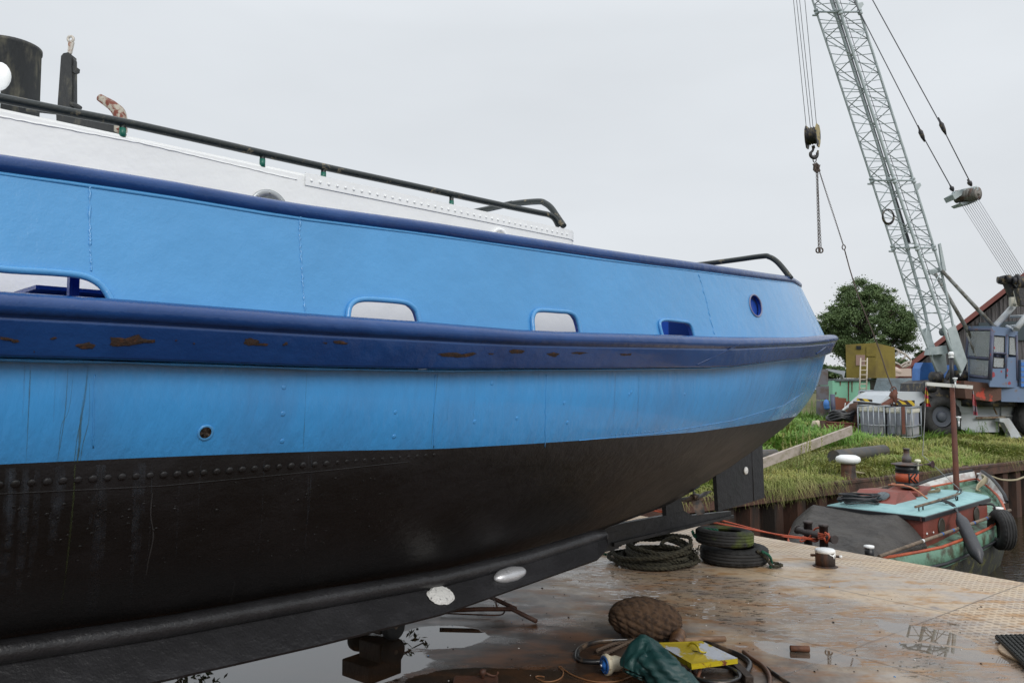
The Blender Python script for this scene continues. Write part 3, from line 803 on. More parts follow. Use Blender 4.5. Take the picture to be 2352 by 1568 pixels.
wz = mth('MULTIPLY', mrange(mth('ABSOLUTE', mth('SUBTRACT', mth('ADD', eD, mth('MULTIPLY', mth('SUBTRACT', n1, .5), 2.0)), 2.55)), .35, .95, 1, 0), mrange(aD, 1.0, 2.6))
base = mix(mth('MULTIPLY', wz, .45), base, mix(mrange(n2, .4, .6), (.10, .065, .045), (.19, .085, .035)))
spk = mth('MULTIPLY', mrange(noise(17, detail=5, rough=.65, sc=(.55, 1.5, 1)), .545, .56), mrange(wz, .35, .6))
pd = mth('MAXIMUM', pd, spk)
rgh = mrange(n2, .3, .7, .34, .58); rgh = mix(inner, rgh, mix(mrange(n1, .35, .65), (.30, .30, .30), (.46, .46, .46)))
rgh = mix(mrange(noise(1.7, detail=4, sc=(1, 2, 1)), .5, .62), rgh, mth('MULTIPLY', rgh, .6))
spl = N.new('ShaderNodeMapRange'); spl.inputs[3].default_value = .4; spl.inputs[4].default_value = 1.4; L.new(pd, spl.inputs[0]); L.new(spl.outputs[0], b_.inputs['Specular IOR Level'])
rgh = mix(pd, rgh, (.012, .012, .012)); L.new(rgh, b_.inputs['Roughness'])
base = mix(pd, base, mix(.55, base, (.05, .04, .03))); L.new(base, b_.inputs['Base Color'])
h = mth('ADD', mth('MULTIPLY', loz, .9), mth('ADD', mth('MULTIPLY', n3, .35), mth('MULTIPLY', noise(90, detail=3), .25)))
h = mth('ADD', mth('MULTIPLY', h, mth('SUBTRACT', 1.0, pd)), mth('MULTIPLY', pd, .3))
bp = N.new('ShaderNodeBump'); bp.inputs['Strength'].default_value = .45; bp.inputs['Distance'].default_value = .006
L.new(h, bp.inputs['Height']); L.new(bp.outputs[0], b_.inputs['Normal'])
M_PSIDE = mat('rusty_pontoon_side', (.10, .05, .03), .8, col2=(.03, .02, .02), vs=3, bump=.5, bs=30)
b = MB()
QD = Vector((.827, .562, 0))
poly = [A0+Vector((0, 0, 0)), A0+ED*13, A0+ED*13+EN*14, A0-QD*14+EN*8, A0-QD*14]
b.prism([p-ZV*1.0 for p in poly], ZV*1.0)
b.m = [0 if i == 1 else 1 for i in range(len(b.m))]
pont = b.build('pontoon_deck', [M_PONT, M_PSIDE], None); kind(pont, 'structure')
# plate butt strip standing proud on the deck (weld lines)
M_WATER, nt, bw = nodes('murky_canal_water'); N = nt.nodes; L = nt.links
setc(bw, 'Base Color', (.030, .024, .012, 1)); setc(bw, 'Roughness', .06); setc(bw, 'Specular IOR Level', .5)
tcw = N.new('ShaderNodeTexCoord'); OBJ = tcw.outputs['Object']
nw = noise(3.2, detail=3, sc=(1, 2.5, 1)); bpw = N.new('ShaderNodeBump'); bpw.inputs['Strength'].default_value = .25; bpw.inputs['Distance'].default_value = .05
L.new(nw, bpw.inputs['Height']); L.new(bpw.outputs[0], bw.inputs['Normal'])
scum = mrange(noise(9, detail=7, rough=.7, sc=(1, 4, 1)), .62, .70); L.new(mix(mth('MULTIPLY', scum, .6), (.030, .024, .012), (.16, .14, .07)), bw.inputs['Base Color']); L.new(mrange(scum, 0, 1, .06, .5), bw.inputs['Roughness'])
WZ = -1.12
b = MB(); b.add([(-400, -200, WZ), (400, -200, WZ), (400, 600, WZ), (-400, 600, WZ)], [(0, 1, 2, 3)], 0, False)
kind(b.build('canal_water', M_WATER), 'structure')
# quay: line of sheet piling with a channel capping
QZ = .10
Q0 = Vector((2.45, 11.6, 0)); QD = Vector((.827, .562, 0)).normalized(); QN = Vector((-QD.y, QD.x, 0))   # QN points inland
def Q(t, o, z=0): return Q0+QD*t+QN*o+ZV*z
def hgt(x, y):
    return .10*sin(x*.55+1)*sin(y*.43)+.06*sin(x*1.7+y*1.1)+.04*sin(x*3.1-y*2.3)
def gz(p):
    o = (Vector((p[0], p[1], 0))-Q0).dot(QN)
    return QZ+.02+min(1, max(0, o-.2)/1.5)*(.06+hgt(p[0], p[1]))+.24*min(1, max(0, (o-3.5)/5))
M_GRND = mat('grassy_soil', (.075, .085, .02), .95, col2=(.13, .115, .045), vs=1.3, lo=.4, hi=.62, bump=.8, bs=12, bump2=.6, bs2=3)
b = MB(); rows_ = []
for o in [.18, .3, .6, 1, 1.6, 2.3, 3.1, 4, 5, 6, 7.2, 8.6, 10, 12, 14, 17, 20, 24, 30, 40, 60, 100, 200, 500]:
    r = []
    for t in list(np.arange(-60, -6, 6))+list(np.arange(-6, 40, .8))+[45, 60, 90, 200, 500]:
        p = Q(t, o); 
        z = gz(p)
        r.append(Vector((p.x, p.y, z)))
    rows_.append(r)
b.grid(rows_); kind(b.build('ground', M_GRND), 'structure')
M_PILE = mat('rusty_sheet_pile', (.075, .035, .022), .8, col2=(.022, .016, .013), vs=3.5, lo=.4, hi=.6, bump=.5, bs=40, stretch=(1, 1, .25))
M_CAPB = mat('brown_capping_beam', (.10, .05, .035), .7, col2=(.05, .03, .022), vs=4, bump=.4, bs=30)
quay = thing('quay_wall', 'rusty brown sheet pile quay wall with capping beam under the grass bank', 'quay wall', Q(0, 0, -1.2))
b = MB(); prof = []; t = -20.0
while t < 45:
    prof += [(t, 0), (t+.22, 0), (t+.30, .22), (t+.52, .22), (t+.60, 0)]; t += .60
r0 = [Q(t, o+.02, WZ-.6) for t, o in prof]; r1 = [Q(t, o+.02, QZ-.16) for t, o in prof]
b.grid([r0, r1], smooth=False); b.build('sheet_piling', M_PILE, quay, recalc=False)
b = MB(); R = Matrix.Rotation(atan2(QD.y, QD.x), 3, 'Z')
b.box(Q(12.5, .10, QZ-.09), (65, .34, .2), R, bev=.008); b.box(Q(12.5, -.08, QZ-.0), (65, .03, .045), R)
b.build('capping_beam', M_CAPB, quay)
# ================================================================== things lying on the pontoon
def zz5(l): return [(1176+x*.28, 1317+y*.28) for x, y in l]
M_TYRE = mat('old_tyre_rubber', (.018, .018, .018), .75, col2=(.07, .095, .008), vs=3.2, lo=.52, hi=.64, bump=.4, bs=80)
M_TYRE2 = mat('grey_tyre_rubber', (.028, .028, .028), .8, col2=(.012, .012, .012), vs=5, bump=.4, bs=80)
def tyre(mb, c, ax, R, W, hole=.58, n=84, groove=True):
    pr = [(R*hole, W*.36), (R*(hole+.02), W*.46), (R*.78, W*.52), (R*.93, W*.46), (R*.985, W*.36)]
    for g in (.30, .10, -.10, -.30):
        pr += [(R, W*(g+.05)), (R, W*(g+.03)), (R*.97, W*(g+.015)), (R*.97, W*(g-.015)), (R, W*(g-.03))]
    pr += [(R*.985, -W*.36), (R*.93, -W*.46), (R*.78, -W*.52), (R*(hole+.02), -W*.46), (R*hole, -W*.36), (R*(hole+.06), -W*.2), (R*.9, -W*.2), (R*.9, W*.2), (R*(hole+.06), W*.2)]
    ax = Vector(ax).normalized(); x, y = basis(ax); rows = []
    for i, (r, h) in enumerate(pr):
        row_ = []
        for j in range(n):
            a = 2*pi*j/n; rr = r
            if groove and r > R*.92 and j % 3 == 0 and (i < 8 or i > 20) and r < R*1.001: rr = r*.968
            row_.append(Vector(c)+ax*h+(x*cos(a)+y*sin(a))*rr)
        rows.append(row_)
    mb.grid(rows+[rows[0]], closed=True); return mb
def rope3(mb, path, r, pitch=None, n=5, mi=0):
    """laid rope: three strands twisted round the path"""
    path = [Vector(p) for p in path]; pitch = pitch or r*7
    cum = [0]
    for i in range(1, len(path)): cum.append(cum[-1]+(path[i]-path[i-1]).length)
    tot = cum[-1]; m = max(4, int(tot/(pitch/7))); pts = []; k = 0
    for i in range(m+1):
        d = tot*i/m
        while k < len(path)-2 and cum[k+1] < d: k += 1
        t = (d-cum[k])/max(1e-9, cum[k+1]-cum[k]); pts.append(path[k].lerp(path[k+1], min(1, max(0, t))))
    for s in range(3):
        q = []; prev = None
        for i, p in enumerate(pts):
            t = (pts[min(i+1, m)]-pts[max(i-1, 0)]).normalized()
            if prev is None: x, y = basis(t)
            else:
                x = prev-t*prev.dot(t); x = x.normalized() if x.length > 1e-6 else basis(t)[0]; y = t.cross(x)
            prev = x; a = 2*pi*(tot*i/m/pitch)+s*2*pi/3
            q.append(p+(x*cos(a)+y*sin(a))*r*.5)
        mb.tube(q, r*.56, n, mi=mi)
    return mb
tt = thing('car_tyre', 'worn car tyre at the bottom of the stack of two on the pontoon', 'tyre', (2.24, 8.02, 0), 'tyres stacked on the pontoon')
b = MB(); tyre(b, (2.24, 8.02, .085), ZV, .335, .16); b.build('tyre_casing', M_TYRE2, tt)
t2 = thing('car_tyre', 'mossy car tyre on top of the other on the pontoon', 'tyre', (2.14, 7.95, .17), 'tyres stacked on the pontoon')
b = MB(); tyre(b, (2.13, 7.96, .262), Vector((.04, .03, 1)), .285, .15); b.build('tyre_casing', M_TYRE, t2)
M_ROPE = mat('dark_mooring_rope', (.030, .028, .018), .9, col2=(.06, .055, .035), vs=30, bump=.6, bs=200)
M_ROPEG = mat('green_rope', (.012, .10, .06), .8, bump=.5, bs=200)
b = MB()
rope3(b, smoothpath([(1.83, 8.05, .3), (1.84, 7.95, .26), (1.9, 7.98, .33), (2.05, 7.9, .335)], 6), .016)
b.build('lashing', M_ROPEG, t2); b = MB()
rope3(b, smoothpath([(2.42, 7.7, .17), (2.5, 7.72, .12), (2.54, 7.78, .03), (2.5, 7.7, .02), (2.58, 7.74, .02)], 6), .014)
b.build('lashing', M_ROPEG, t2)
b = MB(); rope3(b, smoothpath([(2.38, 7.73, .17), (2.47, 7.74, .1), (2.52, 7.7, .03), (2.62, 7.72, .03), (2.60, 7.8, .03), (2.52, 7.78, .05)], 6), .016); b.build('lashing', M_ROPE, tt)
# coil of mooring rope
cc = Vector((1.42, 7.98, 0)); path = []
random.seed(11)
for k in range(11):
    rx = random.uniform(.24, .41); ry = random.uniform(.26, .42); ox, oy = random.uniform(-.05, .05), random.uniform(-.06, .06); z0 = .018+.014*k*random.uniform(.6, 1.1); tilt = random.uniform(-.05, .07) if k > 5 else 0; ph = random.uniform(0, 6)
    for j in range(12):
        a = 2*pi*j/12
        path.append(cc+Vector((ox+rx*cos(a), oy+ry*sin(a), max(.017, z0+tilt*(1+sin(a+ph))+random.uniform(-.006, .012)))))
path += [cc+Vector((.1, .1, .16)), cc+Vector((.25, .15, .22)), cc+Vector((.38, .05, .12)), cc+Vector((.44, -.1, .03))]
b = MB(); rope3(b, smoothpath(path, 4), .021, n=5)
coil = b.build('rope_coil', M_ROPE); tag(coil, 'coil of dark mooring rope lying beside the stacked tyres', 'rope')
b = MB()
for k in range(70):
    p = cc+Vector((.40+random.uniform(-.05, .05), -.02+random.uniform(-.05, .05), .10+random.uniform(-.05, .05)))
    b.tube([p, p+Vector((random.uniform(-.05, .05), random.uniform(-.05, .05), random.uniform(-.03, .05)))], .003, 4)
b.build('frayed_end', M_ROPE, coil)
b = MB(); rope3(b, smoothpath([G(1380, 1273), G(1410, 1271, .02), G(1450, 1264, .05), G(1485, 1256, .06), G(1510, 1262, .05)], 6), .016)
tag(b.build('green_rope', M_ROPEG), 'short green rope end running under the dark rope coil', 'rope')
# white topped mooring post of the pontoon
M_RUSTP = mat('rusty_post_steel', (.11, .045, .022), .7, col2=(.035, .025, .022), vs=6, lo=.42, hi=.58, bump=.5, bs=60, stretch=(1, 1, .4))
M_WCAP = mat('thick_white_paint', (.82, .83, .82), .45, bump=.2, bs=30)
bp_ = Vector((3.08, 7.82, 0)); mp_ = thing('mooring_post', 'short rusty mooring post with white painted top on the pontoon edge', 'mooring post', bp_)
b = MB(); b.lathe([(.093, 0), (.092, .155), (.088, .158)], bp_, ZV, 28); b.lathe([(.12, 0), (.105, .006), (.095, .012)], bp_, ZV, 28); b.build('post', M_RUSTP, mp_)
b = MB(); b.lathe([(.095, .135), (.096, .158), (.085, .168), (0, .171)], bp_, ZV, 28)
ag = atan2(-.9, .3); b.prism([bp_+Vector((cos(ag+a)*.0955, sin(ag+a)*.0955, z)) for a, z in ((-.5, .15), (.75, .15), (.7, .09), (.45, .12), (.3, .085), (.15, .11), (-.2, .125))], Vector((cos(ag), sin(ag), 0))*.002)
b.build('white_top', M_WCAP, mp_)
cb = Vector((.95, -.30, 0)).normalized(); b = MB(); b.bar(bp_-cb*.135+ZV*.10, bp_+cb*.15+ZV*.10, .013, 10); b.build('cross_pin', M_RUSTP, mp_)
b = MB(); b.lathe([(.0145, .128), (.0145, .155), (0, .156)], bp_+ZV*.10, cb, 10); b.build('pin_tip', M_WCAP, mp_)
# coir fender
fc = Vector((.93, 5.58, .135)); M_COIR = mat('coir_fibre', (.085, .048, .026), .95, col2=(.035, .02, .012), vs=30, bump=1, bs=260)
def coirfn(v):
    lon = atan2(v.y, v.z); return 1+.07*abs(sin(lon*9+v.x*6))**.6*abs(cos(v.x*13+lon*2))**.5+random.uniform(-.006, .006)
b = MB(); b.sphere(fc, 1, (.245, .17, .142), 150, fn=coirfn, rot=Matrix.Rotation(radians(6), 3, 'Y'))
cf = b.build('coir_fender', M_COIR); tag(cf, 'brown woven coir fender ball lying on the wet deck', 'fender')
b = MB()
for k in range(2600):
    v = Vector((random.gauss(0, 1), random.gauss(0, 1), random.gauss(0, 1))).normalized()
    p = fc+Vector((v.x*.248, v.y*.173, v.z*.145)); t_ = Vector((random.gauss(0, 1), random.gauss(0, 1), random.gauss(0, 1))).cross(v).normalized()
    b.add([p-t_*.0008, p+t_*.0008, p+v*.007+t_*random.uniform(-.008, .008)], [(0, 1, 2)])
b.build('loose_fibres', M_COIR, cf, recalc=False)
b = MB(); rope3(b, smoothpath([G(*p, z) for p, z in zip(zz5([(905, 490), (920, 520), (980, 540), (1010, 535), (960, 560), (850, 570), (720, 620), (690, 640)]), [.03, .02, .03, .03, .03, .02, .02, .01])], 5), .013)
rope3(b, smoothpath([G(*p, .02) for p in zz5([(1010, 540), (900, 590), (800, 640), (750, 655)])], 5), .013)
b.build('lanyard', mat('grey_brown_rope', (.10, .07, .05), .9, bump=.5, bs=150), cf)
# mallet
M_WOODM = mat('worn_mallet_wood', (.30, .20, .13), .6, col2=(.16, .09, .05), vs=6, bump=.3, bs=40, stretch=(.3, 3, 3))
M_WOODD = mat('dark_mallet_head', (.07, .035, .018), .5, col2=(.2, .1, .04), vs=9, bump=.3, bs=40)
h0 = G(1556, 1470, .045); h1 = G(1665, 1466, .025); ml = thing('mallet', 'wooden mallet with pale handle lying beside the coir fender', 'mallet', (h0.x, h0.y, 0))
b = MB(); b.tube([h0, h0.lerp(h1, .3), h0.lerp(h1, .7), h1], [.013, .017, .021, .020], 12); b.build('handle', M_WOODM, ml)
b = MB(); ax = Vector((.35, .8, .1)).normalized(); b.lathe([(.036, -.09), (.045, -.08), (.05, 0), (.045, .08), (.036, .09)], h0+Vector((-.0, .0, .01)), ax, 20); b.build('head', M_WOODD, ml)
# water hose
M_HOSE = mat('black_rubber_hose', (.016, .016, .017), .35, col2=(.13, .09, .06), vs=5, lo=.52, hi=.62, bump=.2, bs=60, coat=.3)
hp = zz5([(745, 718), (680, 722), (580, 712), (535, 680), (560, 612), (680, 560), (850, 543), (1050, 540), (1300, 545), (1480, 548), (1620, 575), (1760, 625), (1880, 675), (1948, 730), (1935, 790), (1860, 850), (1780, 905), (1700, 980), (1550, 1050)])
b = MB(); b.tube(smoothpath([G(x, y, .018) for x, y in hp], 7), .0165, 12)
ho = b.build('hose', M_HOSE); tag(ho, 'thick black hose looped around the coir fender and green bag', 'hose')
pc_ = G(1396, 1549, .0)+ZV*.062; pa = (G(1340, 1549)-G(1430, 1535)).normalized(); pl = thing('plug', 'blue faced round plug in a cream housing at the hose end', 'plug', (pc_.x, pc_.y, 0))
b = MB(); b.lathe([(.056, .022), (.063, .018), (.064, .0), (.055, -.012), (.045, -.03), (.047, -.06), (.03, -.10), (.028, -.13), (0, -.13)], pc_, pa, 28)
b.build('housing', mat('dirty_cream_plastic', (.62, .56, .42), .5, col2=(.25, .15, .06), vs=30, lo=.58, hi=.68, bump=.2, bs=60), pl)
b = MB(); b.lathe([(.054, .018), (.053, .026), (.042, .030), (.041, .024), (.030, .024), (.029, .036), (.012, .038), (.010, .045)], pc_, pa, 28); b.build('blue_face', mat('blue_plastic', (.015, .12, .42), .35, col2=(.03, .08, .2), vs=20, bump=.2, bs=60), pl)
b = MB(); b.lathe([(.010, .043), (.009, .050), (0, .051)], pc_, pa, 14); b.build('centre_stud', M_ZINC, pl)
# crumpled green oilskin
M_BAG = mat('dark_green_oilskin', (.008, .042, .042), .5, col2=(.012, .055, .05), vs=4, bump=.25, bs=25)
bpth = [G(1452, 1552, .06), G(1462, 1530, .11), G(1490, 1520, .13), G(1520, 1535, .12), G(1548, 1556, .09), G(1580, 1572, .06), G(1612, 1588, .03)]
sp_ = smoothpath(bpth, 8); rows_ = []; nn_ = 56
for i, p in enumerate(sp_):
    f = i/(len(sp_)-1); R_ = .135*sin(pi*min(1, (f*.8+.13)))**.8*(1-.35*f)+.004; t_ = (sp_[min(i+1, len(sp_)-1)]-sp_[max(i-1, 0)]).normalized(); x_, y_ = basis(t_); r_ = []
    for j in range(nn_):
        a = 2*pi*j/nn_; k_ = 1+.10*sin(a*3+f*9)+.07*sin(a*7-f*21+1)+.045*sin(a*13+f*38)+.03*sin(a*5+f*60)
        q = p+(x_*cos(a)+y_*sin(a)*.8)*R_*k_; q.z = max(.004+.004*sin(a*5), q.z); r_.append(q)
    rows_.append(r_)
rows_ = [[sp_[0]]*nn_]+rows_+[[sp_[-1]]*nn_]
pk = G(1474, 1475, .22)
for r_ in rows_:
    for i, q in enumerate(r_):
        d_ = (Vector((q.x, q.y, 0))-Vector((pk.x, pk.y, 0))).length
        if q.z > .08: r_[i] = q+ZV*.07*max(0, 1-d_/.13)
b = MB(); b.grid(rows_, closed=True); tag(b.build('oilskin_bag', M_BAG), 'crumpled dark green oilskin bag beside the yellow hatch cover', 'bag')
# yellow hatch cover
M_YEL = mat('scuffed_yellow_paint', (.38, .29, .025), .45, col2=(.38, .40, .44), vs=4.2, lo=.50, hi=.53, bump=.35, bs=70, detail=8, rough2=.55)
M_YEL2 = mat('chipped_yellow_edge', (.46, .36, .012), .4, col2=(.16, .05, .02), vs=16, lo=.57, hi=.62, bump=.4, bs=70)
q4 = [G(1506, 1475, .15), G(1612, 1471, .17), G(1694, 1510, .13), G(1588, 1523, .15)]
nq = (q4[1]-q4[0]).cross(q4[3]-q4[0]).normalized(); nq = nq if nq.z > 0 else -nq
hc = thing('hatch_cover', 'yellow steel hatch cover with handle and scraped grey paint', 'hatch cover', G(1590, 1520, 0))
b = MB(); b.hexa([p-nq*.004 for p in q4], q4); b.build('cover_plate', M_YEL, hc)
b = MB()
for i in range(4):
    a_, c_ = q4[i], q4[(i+1) % 4]; cen = sum(q4, Vector())/4; ia = (cen-a_).normalized()*.008; ic = (cen-c_).normalized()*.008
    b.hexa([a_-nq*.034, c_-nq*.034, c_+ic-nq*.034, a_+ia-nq*.034], [a_-nq*.002, c_-nq*.002, c_+ic-nq*.0045, a_+ia-nq*.0045])
b.build('cover_rim', M_YEL2, hc)
hh = [G(*p, z) for p, z in zip(zz5([(1445, 590), (1475, 568), (1515, 585), (1545, 635), (1590, 645)]), [.16, .185, .19, .175, .15])]
b = MB(); b.tube(smoothpath(hh, 5), .0065, 8); b.build('handle', M_YEL2, hc)
b = MB(); b.tube([G(*zz5([(1480, 630)])[0], .17), G(*zz5([(1590, 650)])[0], .155)], .003, 6); b.build('wire', M_BK, hc)
# clutter under the cover
M_BRN = mat('rusty_brown_bar', (.12, .045, .02), .7, col2=(.05, .025, .015), vs=9, bump=.4, bs=60)
b = MB(); pth = []
for k in range(4):
    for j in range(10):
        a = 2*pi*j/10; c_ = G(1640, 1545, .02+.018*k); pth.append(c_+Vector(((.17-.01*k)*cos(a), (.12+.01*k)*sin(a), 0)))
b.tube(smoothpath(pth, 4), .009, 8); tag(b.build('cable_coil', M_HOSE), 'coil of thin black cable under the yellow hatch cover', 'cable')
b = MB(); b.bar(G(*zz5([(1565, 735)])[0], .12), G(*zz5([(1490, 940)])[0], .02), .010, 8)
tag(b.build('iron_bar', M_BRN), 'thin rusty iron bar leaning on the yellow hatch cover', 'bar')
b = MB(); b.tube(smoothpath([G(*p, .02) for p in zz5([(1480, 770), (1500, 830), (1580, 880), (1640, 960)])], 5), .014, 8)
tag(b.build('brown_hose', M_BRN), 'short brown hose coming out from under the hatch cover', 'hose')
b = MB(); wv = [G(*zz5([(1800, 740)])[0], .02), G(*zz5([(1950, 890)])[0], .02)]; dr = (wv[1]-wv[0]).normalized()
b.box((wv[0]+wv[1])/2+ZV*.01, ((wv[1]-wv[0]).length, .05, .05), Matrix.Rotation(atan2(dr.y, dr.x), 3, 'Z'), bev=.004)
tag(b.build('timber_block', M_TIMB), 'dark wet timber block inside the black hose loop', 'timber')
b = MB(); b.lathe([(.012, -.06), (.017, .0), (.02, .07), (.0215, .075), (.0185, .075), (.014, .0)], G(1535, 1566, .02), (G(1560, 1568)-G(1510, 1560)).normalized(), 18)
tag(b.build('yellow_tube', mat('yellow_plastic', (.65, .50, .01), .3)), 'small bright yellow plastic tube below the green bag', 'tube')
b = MB(); b.sphere(G(1500, 1572, .03), .07, (.6, .7, .5), 16, fn=lambda v: 1+.15*sin(9*v.x+7*v.z)); tag(b.build('dark_rag', M_TIMB), 'dark brown rag in front of the green bag', 'rag')
# thin copper coloured cord
b = MB(); b.tube(smoothpath([G(*p, .006) for p in zz5([(265, 845), (215, 838), (195, 850), (260, 882), (340, 880), (405, 850), (420, 800), (385, 765), (400, 762), (440, 795), (520, 840), (640, 878), (760, 888), (880, 876), (1000, 838), (1060, 860)])], 7), .0042, 6)
tag(b.build('thin_cord', mat('tan_cord', (.22, .10, .04), .5)), 'thin tan cord snaking over the wet deck', 'cord')
b = MB(); b.tube(smoothpath([G(*p, .015) for p in zz5([(1900, 640), (1960, 690), (2050, 750), (2105, 820), (2115, 900), (2080, 990)])], 6), .0135, 10)
tag(b.build('brown_hose', mat('brown_red_hose', (.10, .05, .03), .4)), 'reddish brown hose curving away right of the hose loop', 'hose')
b = MB(); b.tube(smoothpath([G(*p, .012) for p in zz5([(2070, 752), (2130, 800), (2200, 850), (2290, 910), (2400, 1000)])], 6), [.004]*3+[.011]*22, 10)
tag(b.build('black_hose', M_HOSE), 'thin black hose running out of the bottom of the picture', 'hose')
b = MB(); b.lathe([(.018, -.062), (.02, -.06), (.02, .06), (.018, .062), (.012, .06), (.012, -.06)], G(1837, 1489, .02), (1, -.12, 0), 16, closed=True)
tag(b.build('pipe_offcut', M_BRN), 'short rusty pipe offcut lying in a puddle', 'pipe')
# rubber mat and wooden disc at the right
M_MAT = mat('black_rubber_mat', (.014, .015, .013), .6, bump=.3, bs=60)
m4 = [G(2285, 1458, .035), G(2430, 1452, .035), G(2560, 1570, .05), G(2352, 1522, .06)]
rm = thing('rubber_mat', 'black studded rubber mat lying over a wooden disc', 'mat', (m4[0].x, m4[0].y, 0))
b = MB(); nq = ZV; b.hexa([p-ZV*.022 for p in m4], m4); b.build('mat_sheet', M_MAT, rm)
b = MB()
for i in range(14):
    for j in range(17):
        u, v = (i+.5)/14, (j+.5)/17; p = m4[0].lerp(m4[1], u).lerp(m4[3].lerp(m4[2], u), v); b.lathe([(.013, 0), (.012, .007), (.004, .009)], p, ZV, 6)
b.build('mat_studs', M_MAT, rm)
b = MB(); b.lathe([(.26, 0), (.262, .018), (.255, .022), (0, .022)], G(2400, 1508, .0), ZV, 48)
tag(b.build('wooden_disc', mat('pale_plywood', (.42, .30, .18), .5, col2=(.3, .2, .12), vs=3, bump=.2, bs=30, stretch=(1, 8, 1))), 'pale wooden disc under the black rubber mat', 'disc')
# trestle under the hull
M_RB = mat('rusty_trestle_steel', (.09, .035, .018), .6, col2=(.04, .02, .015), vs=8, bump=.4, bs=50)
tr = thing('folding_trestle', 'rusty steel trestle lying on the wet deck under the hull', 'trestle', G(1150, 1400, 0))
b = MB(); b.tube([G(1010, 1402, .07), G(1100, 1398, .08), G(1176, 1398, .07), G(1232, 1426, .018)], .017, 8)
b.build('long_leg', M_RB, tr); b = MB(); b.tube([G(1100, 1360, .09), G(1137, 1375, .09), G(1184, 1397, .07)], .017, 8); b.build('short_leg', M_RB, tr); b = MB(); b.tube([G(1137, 1378, .085), G(1143, 1398, .075)], .008, 6)
b.tube(smoothpath([G(1010, 1407, .02), G(1080, 1410, .02), G(1137, 1412, .02), G(1155, 1409, .025), G(1160, 1399, .05)], 4), .006, 6)
b.build('brace', M_RB, tr)
# wheeled dolly
wc = G(903, 1466, 0)+ZV*.085; dl = thing('boat_dolly', 'small wheeled dolly with dark rubber wheel under the bilge keel', 'dolly', (wc.x, wc.y, 0))
wa = Vector((.75, -.6, .05)).normalized()
b = MB(); b.lathe([(.055, .03), (.075, .034), (.088, .026), (.092, 0), (.088, -.026), (.075, -.034), (.055, -.03)], wc, wa, 28); b.build('wheel', M_TYRE2, dl)
b = MB(); b.lathe([(.056, .026), (.05, .014), (.02, .02), (.015, .034), (0, .034)], wc, wa, 20); b.build('rim', mat('dusty_rim', (.16, .12, .09), .6), dl)
b = MB(); Rz = Matrix.Rotation(atan2(wa.y, wa.x), 3, 'Z'); b.box(wc-wa*.16+ZV*.02, (.22, .16, .13), Rz, bev=.01); b.box(wc-wa*.22+ZV*.16, (.3, .3, .12), Rz, bev=.01)
b.lathe([(.02, -.3), (.02, 0)], wc, wa, 10); b.build('axle_housing', M_TIMB, dl)
b = MB(); b.lathe([(.055, .03), (.075, .034), (.088, .026), (.092, 0), (.088, -.026), (.075, -.034), (.055, -.03)], wc-wa*.36, wa, 28); b.build('wheel', M_TYRE2, dl)
# keel blocks farther forward carry the boat
for i, s in enumerate((-2.9, -5.0, -7.0)):
    p = HP(s, 0, 0); b = MB(); R_ = Matrix.Rotation(radians(-45+4*i), 3, 'Z')
    b.box(p+ZV*.07, (.9 if i else .30, .2, .14), R_, bev=.008); b.box(p+ZV*.185, (.8 if i else .28, .18, .09), R_, bev=.008)
    tag(b.build('keel_block', M_TIMB), ['dark timber block stack under the keel behind the dolly', 'dark timber block stack under the keel amidships', 'dark timber block stack under the forward keel'][i], 'timber block', 'blocks under the keel')
# small rusty box at the lower edge
bx = G(1092, 1585, 0); rb = thing('rusty_box', 'low rusty steel box with a knob on the wet deck by the dolly', 'box', bx)
b = MB(); b.box(bx+ZV*.03, (.26, .16, .06), bev=.012); b.build('box_body', M_RB, rb)
b = MB(); b.lathe([(.012, 0), (.012, .02), (.022, .028), (.02, .05), (0, .055)], bx+Vector((.04, .03, .058)), ZV, 12); b.tube(smoothpath([bx+Vector(p) for p in [(.06, .03, .09), (.09, .03, .075), (.12, .03, .075), (.13, .03, .095)]], 4), .006, 6); b.build('knob', M_RB, rb)
# loose chips and grit
b = MB(); random.seed(5)
for k in range(260):
    x = random.uniform(950, 2360); y = random.uniform(1290, 1570); p = G(x, y, 0)
    if (p-A0).dot(EN) < .1: continue
    r = random.uniform(.002, .007) if random.random() < .9 else random.uniform(.007, .011)
    m = 0 if random.random() < .75 else (1 if random.random() < .8 else 2)
    b.sphere(p+ZV*r*.3, r, (1, random.uniform(.4, 1), .5), 6, m, Matrix.Rotation(random.uniform(0, 3), 3, 'Z'))
kind(b.build('deck_grit', [M_BK, mat('white_chips', (.7, .7, .68), .6), mat('blue_paint_chips', (.1, .3, .6), .5)]), 'stuff')
# ================================================================== the small tug moored between pontoon and quay
OA = Vector((5.7, 11.0, 0)); TA = Vector((.738, .675, 0)).normalized(); TB = Vector((-TA.y, TA.x, 0))
def T(a, b_, z): return OA+TA*a+TB*b_+ZV*z
def zt3(l): return [(1787+x*.24, 997+y*.24) for x, y in l]
def onTB(x, y, b_): return PL(x, y, T(0, b_, 0), TB)     # on the cabin side plane
TR = Matrix.Rotation(atan2(TA.y, TA.x), 3, 'Z')
M_TGR = mat('faded_green_hull_paint', (.12, .24, .17), .5, col2=(.045, .05, .025), vs=5, lo=.46, hi=.62, bump=.4, bs=40)
M_TDK = mat('slimy_dark_hull', (.030, .032, .026), .6, col2=(.10, .10, .035), vs=6, lo=.52, hi=.64, bump=.5, bs=40)
M_TRD = mat('brick_red_paint', (.22, .055, .04), .5, col2=(.17, .05, .035), vs=3, bump=.2, bs=40)
M_TOR = mat('orange_red_paint', (.42, .085, .03), .5, col2=(.3, .06, .03), vs=6, bump=.2, bs=40)
M_TTQ = mat('turquoise_deck_paint', (.27, .47, .48), .55, col2=(.20, .38, .40), vs=4, lo=.45, hi=.65, bump=.2, bs=40)
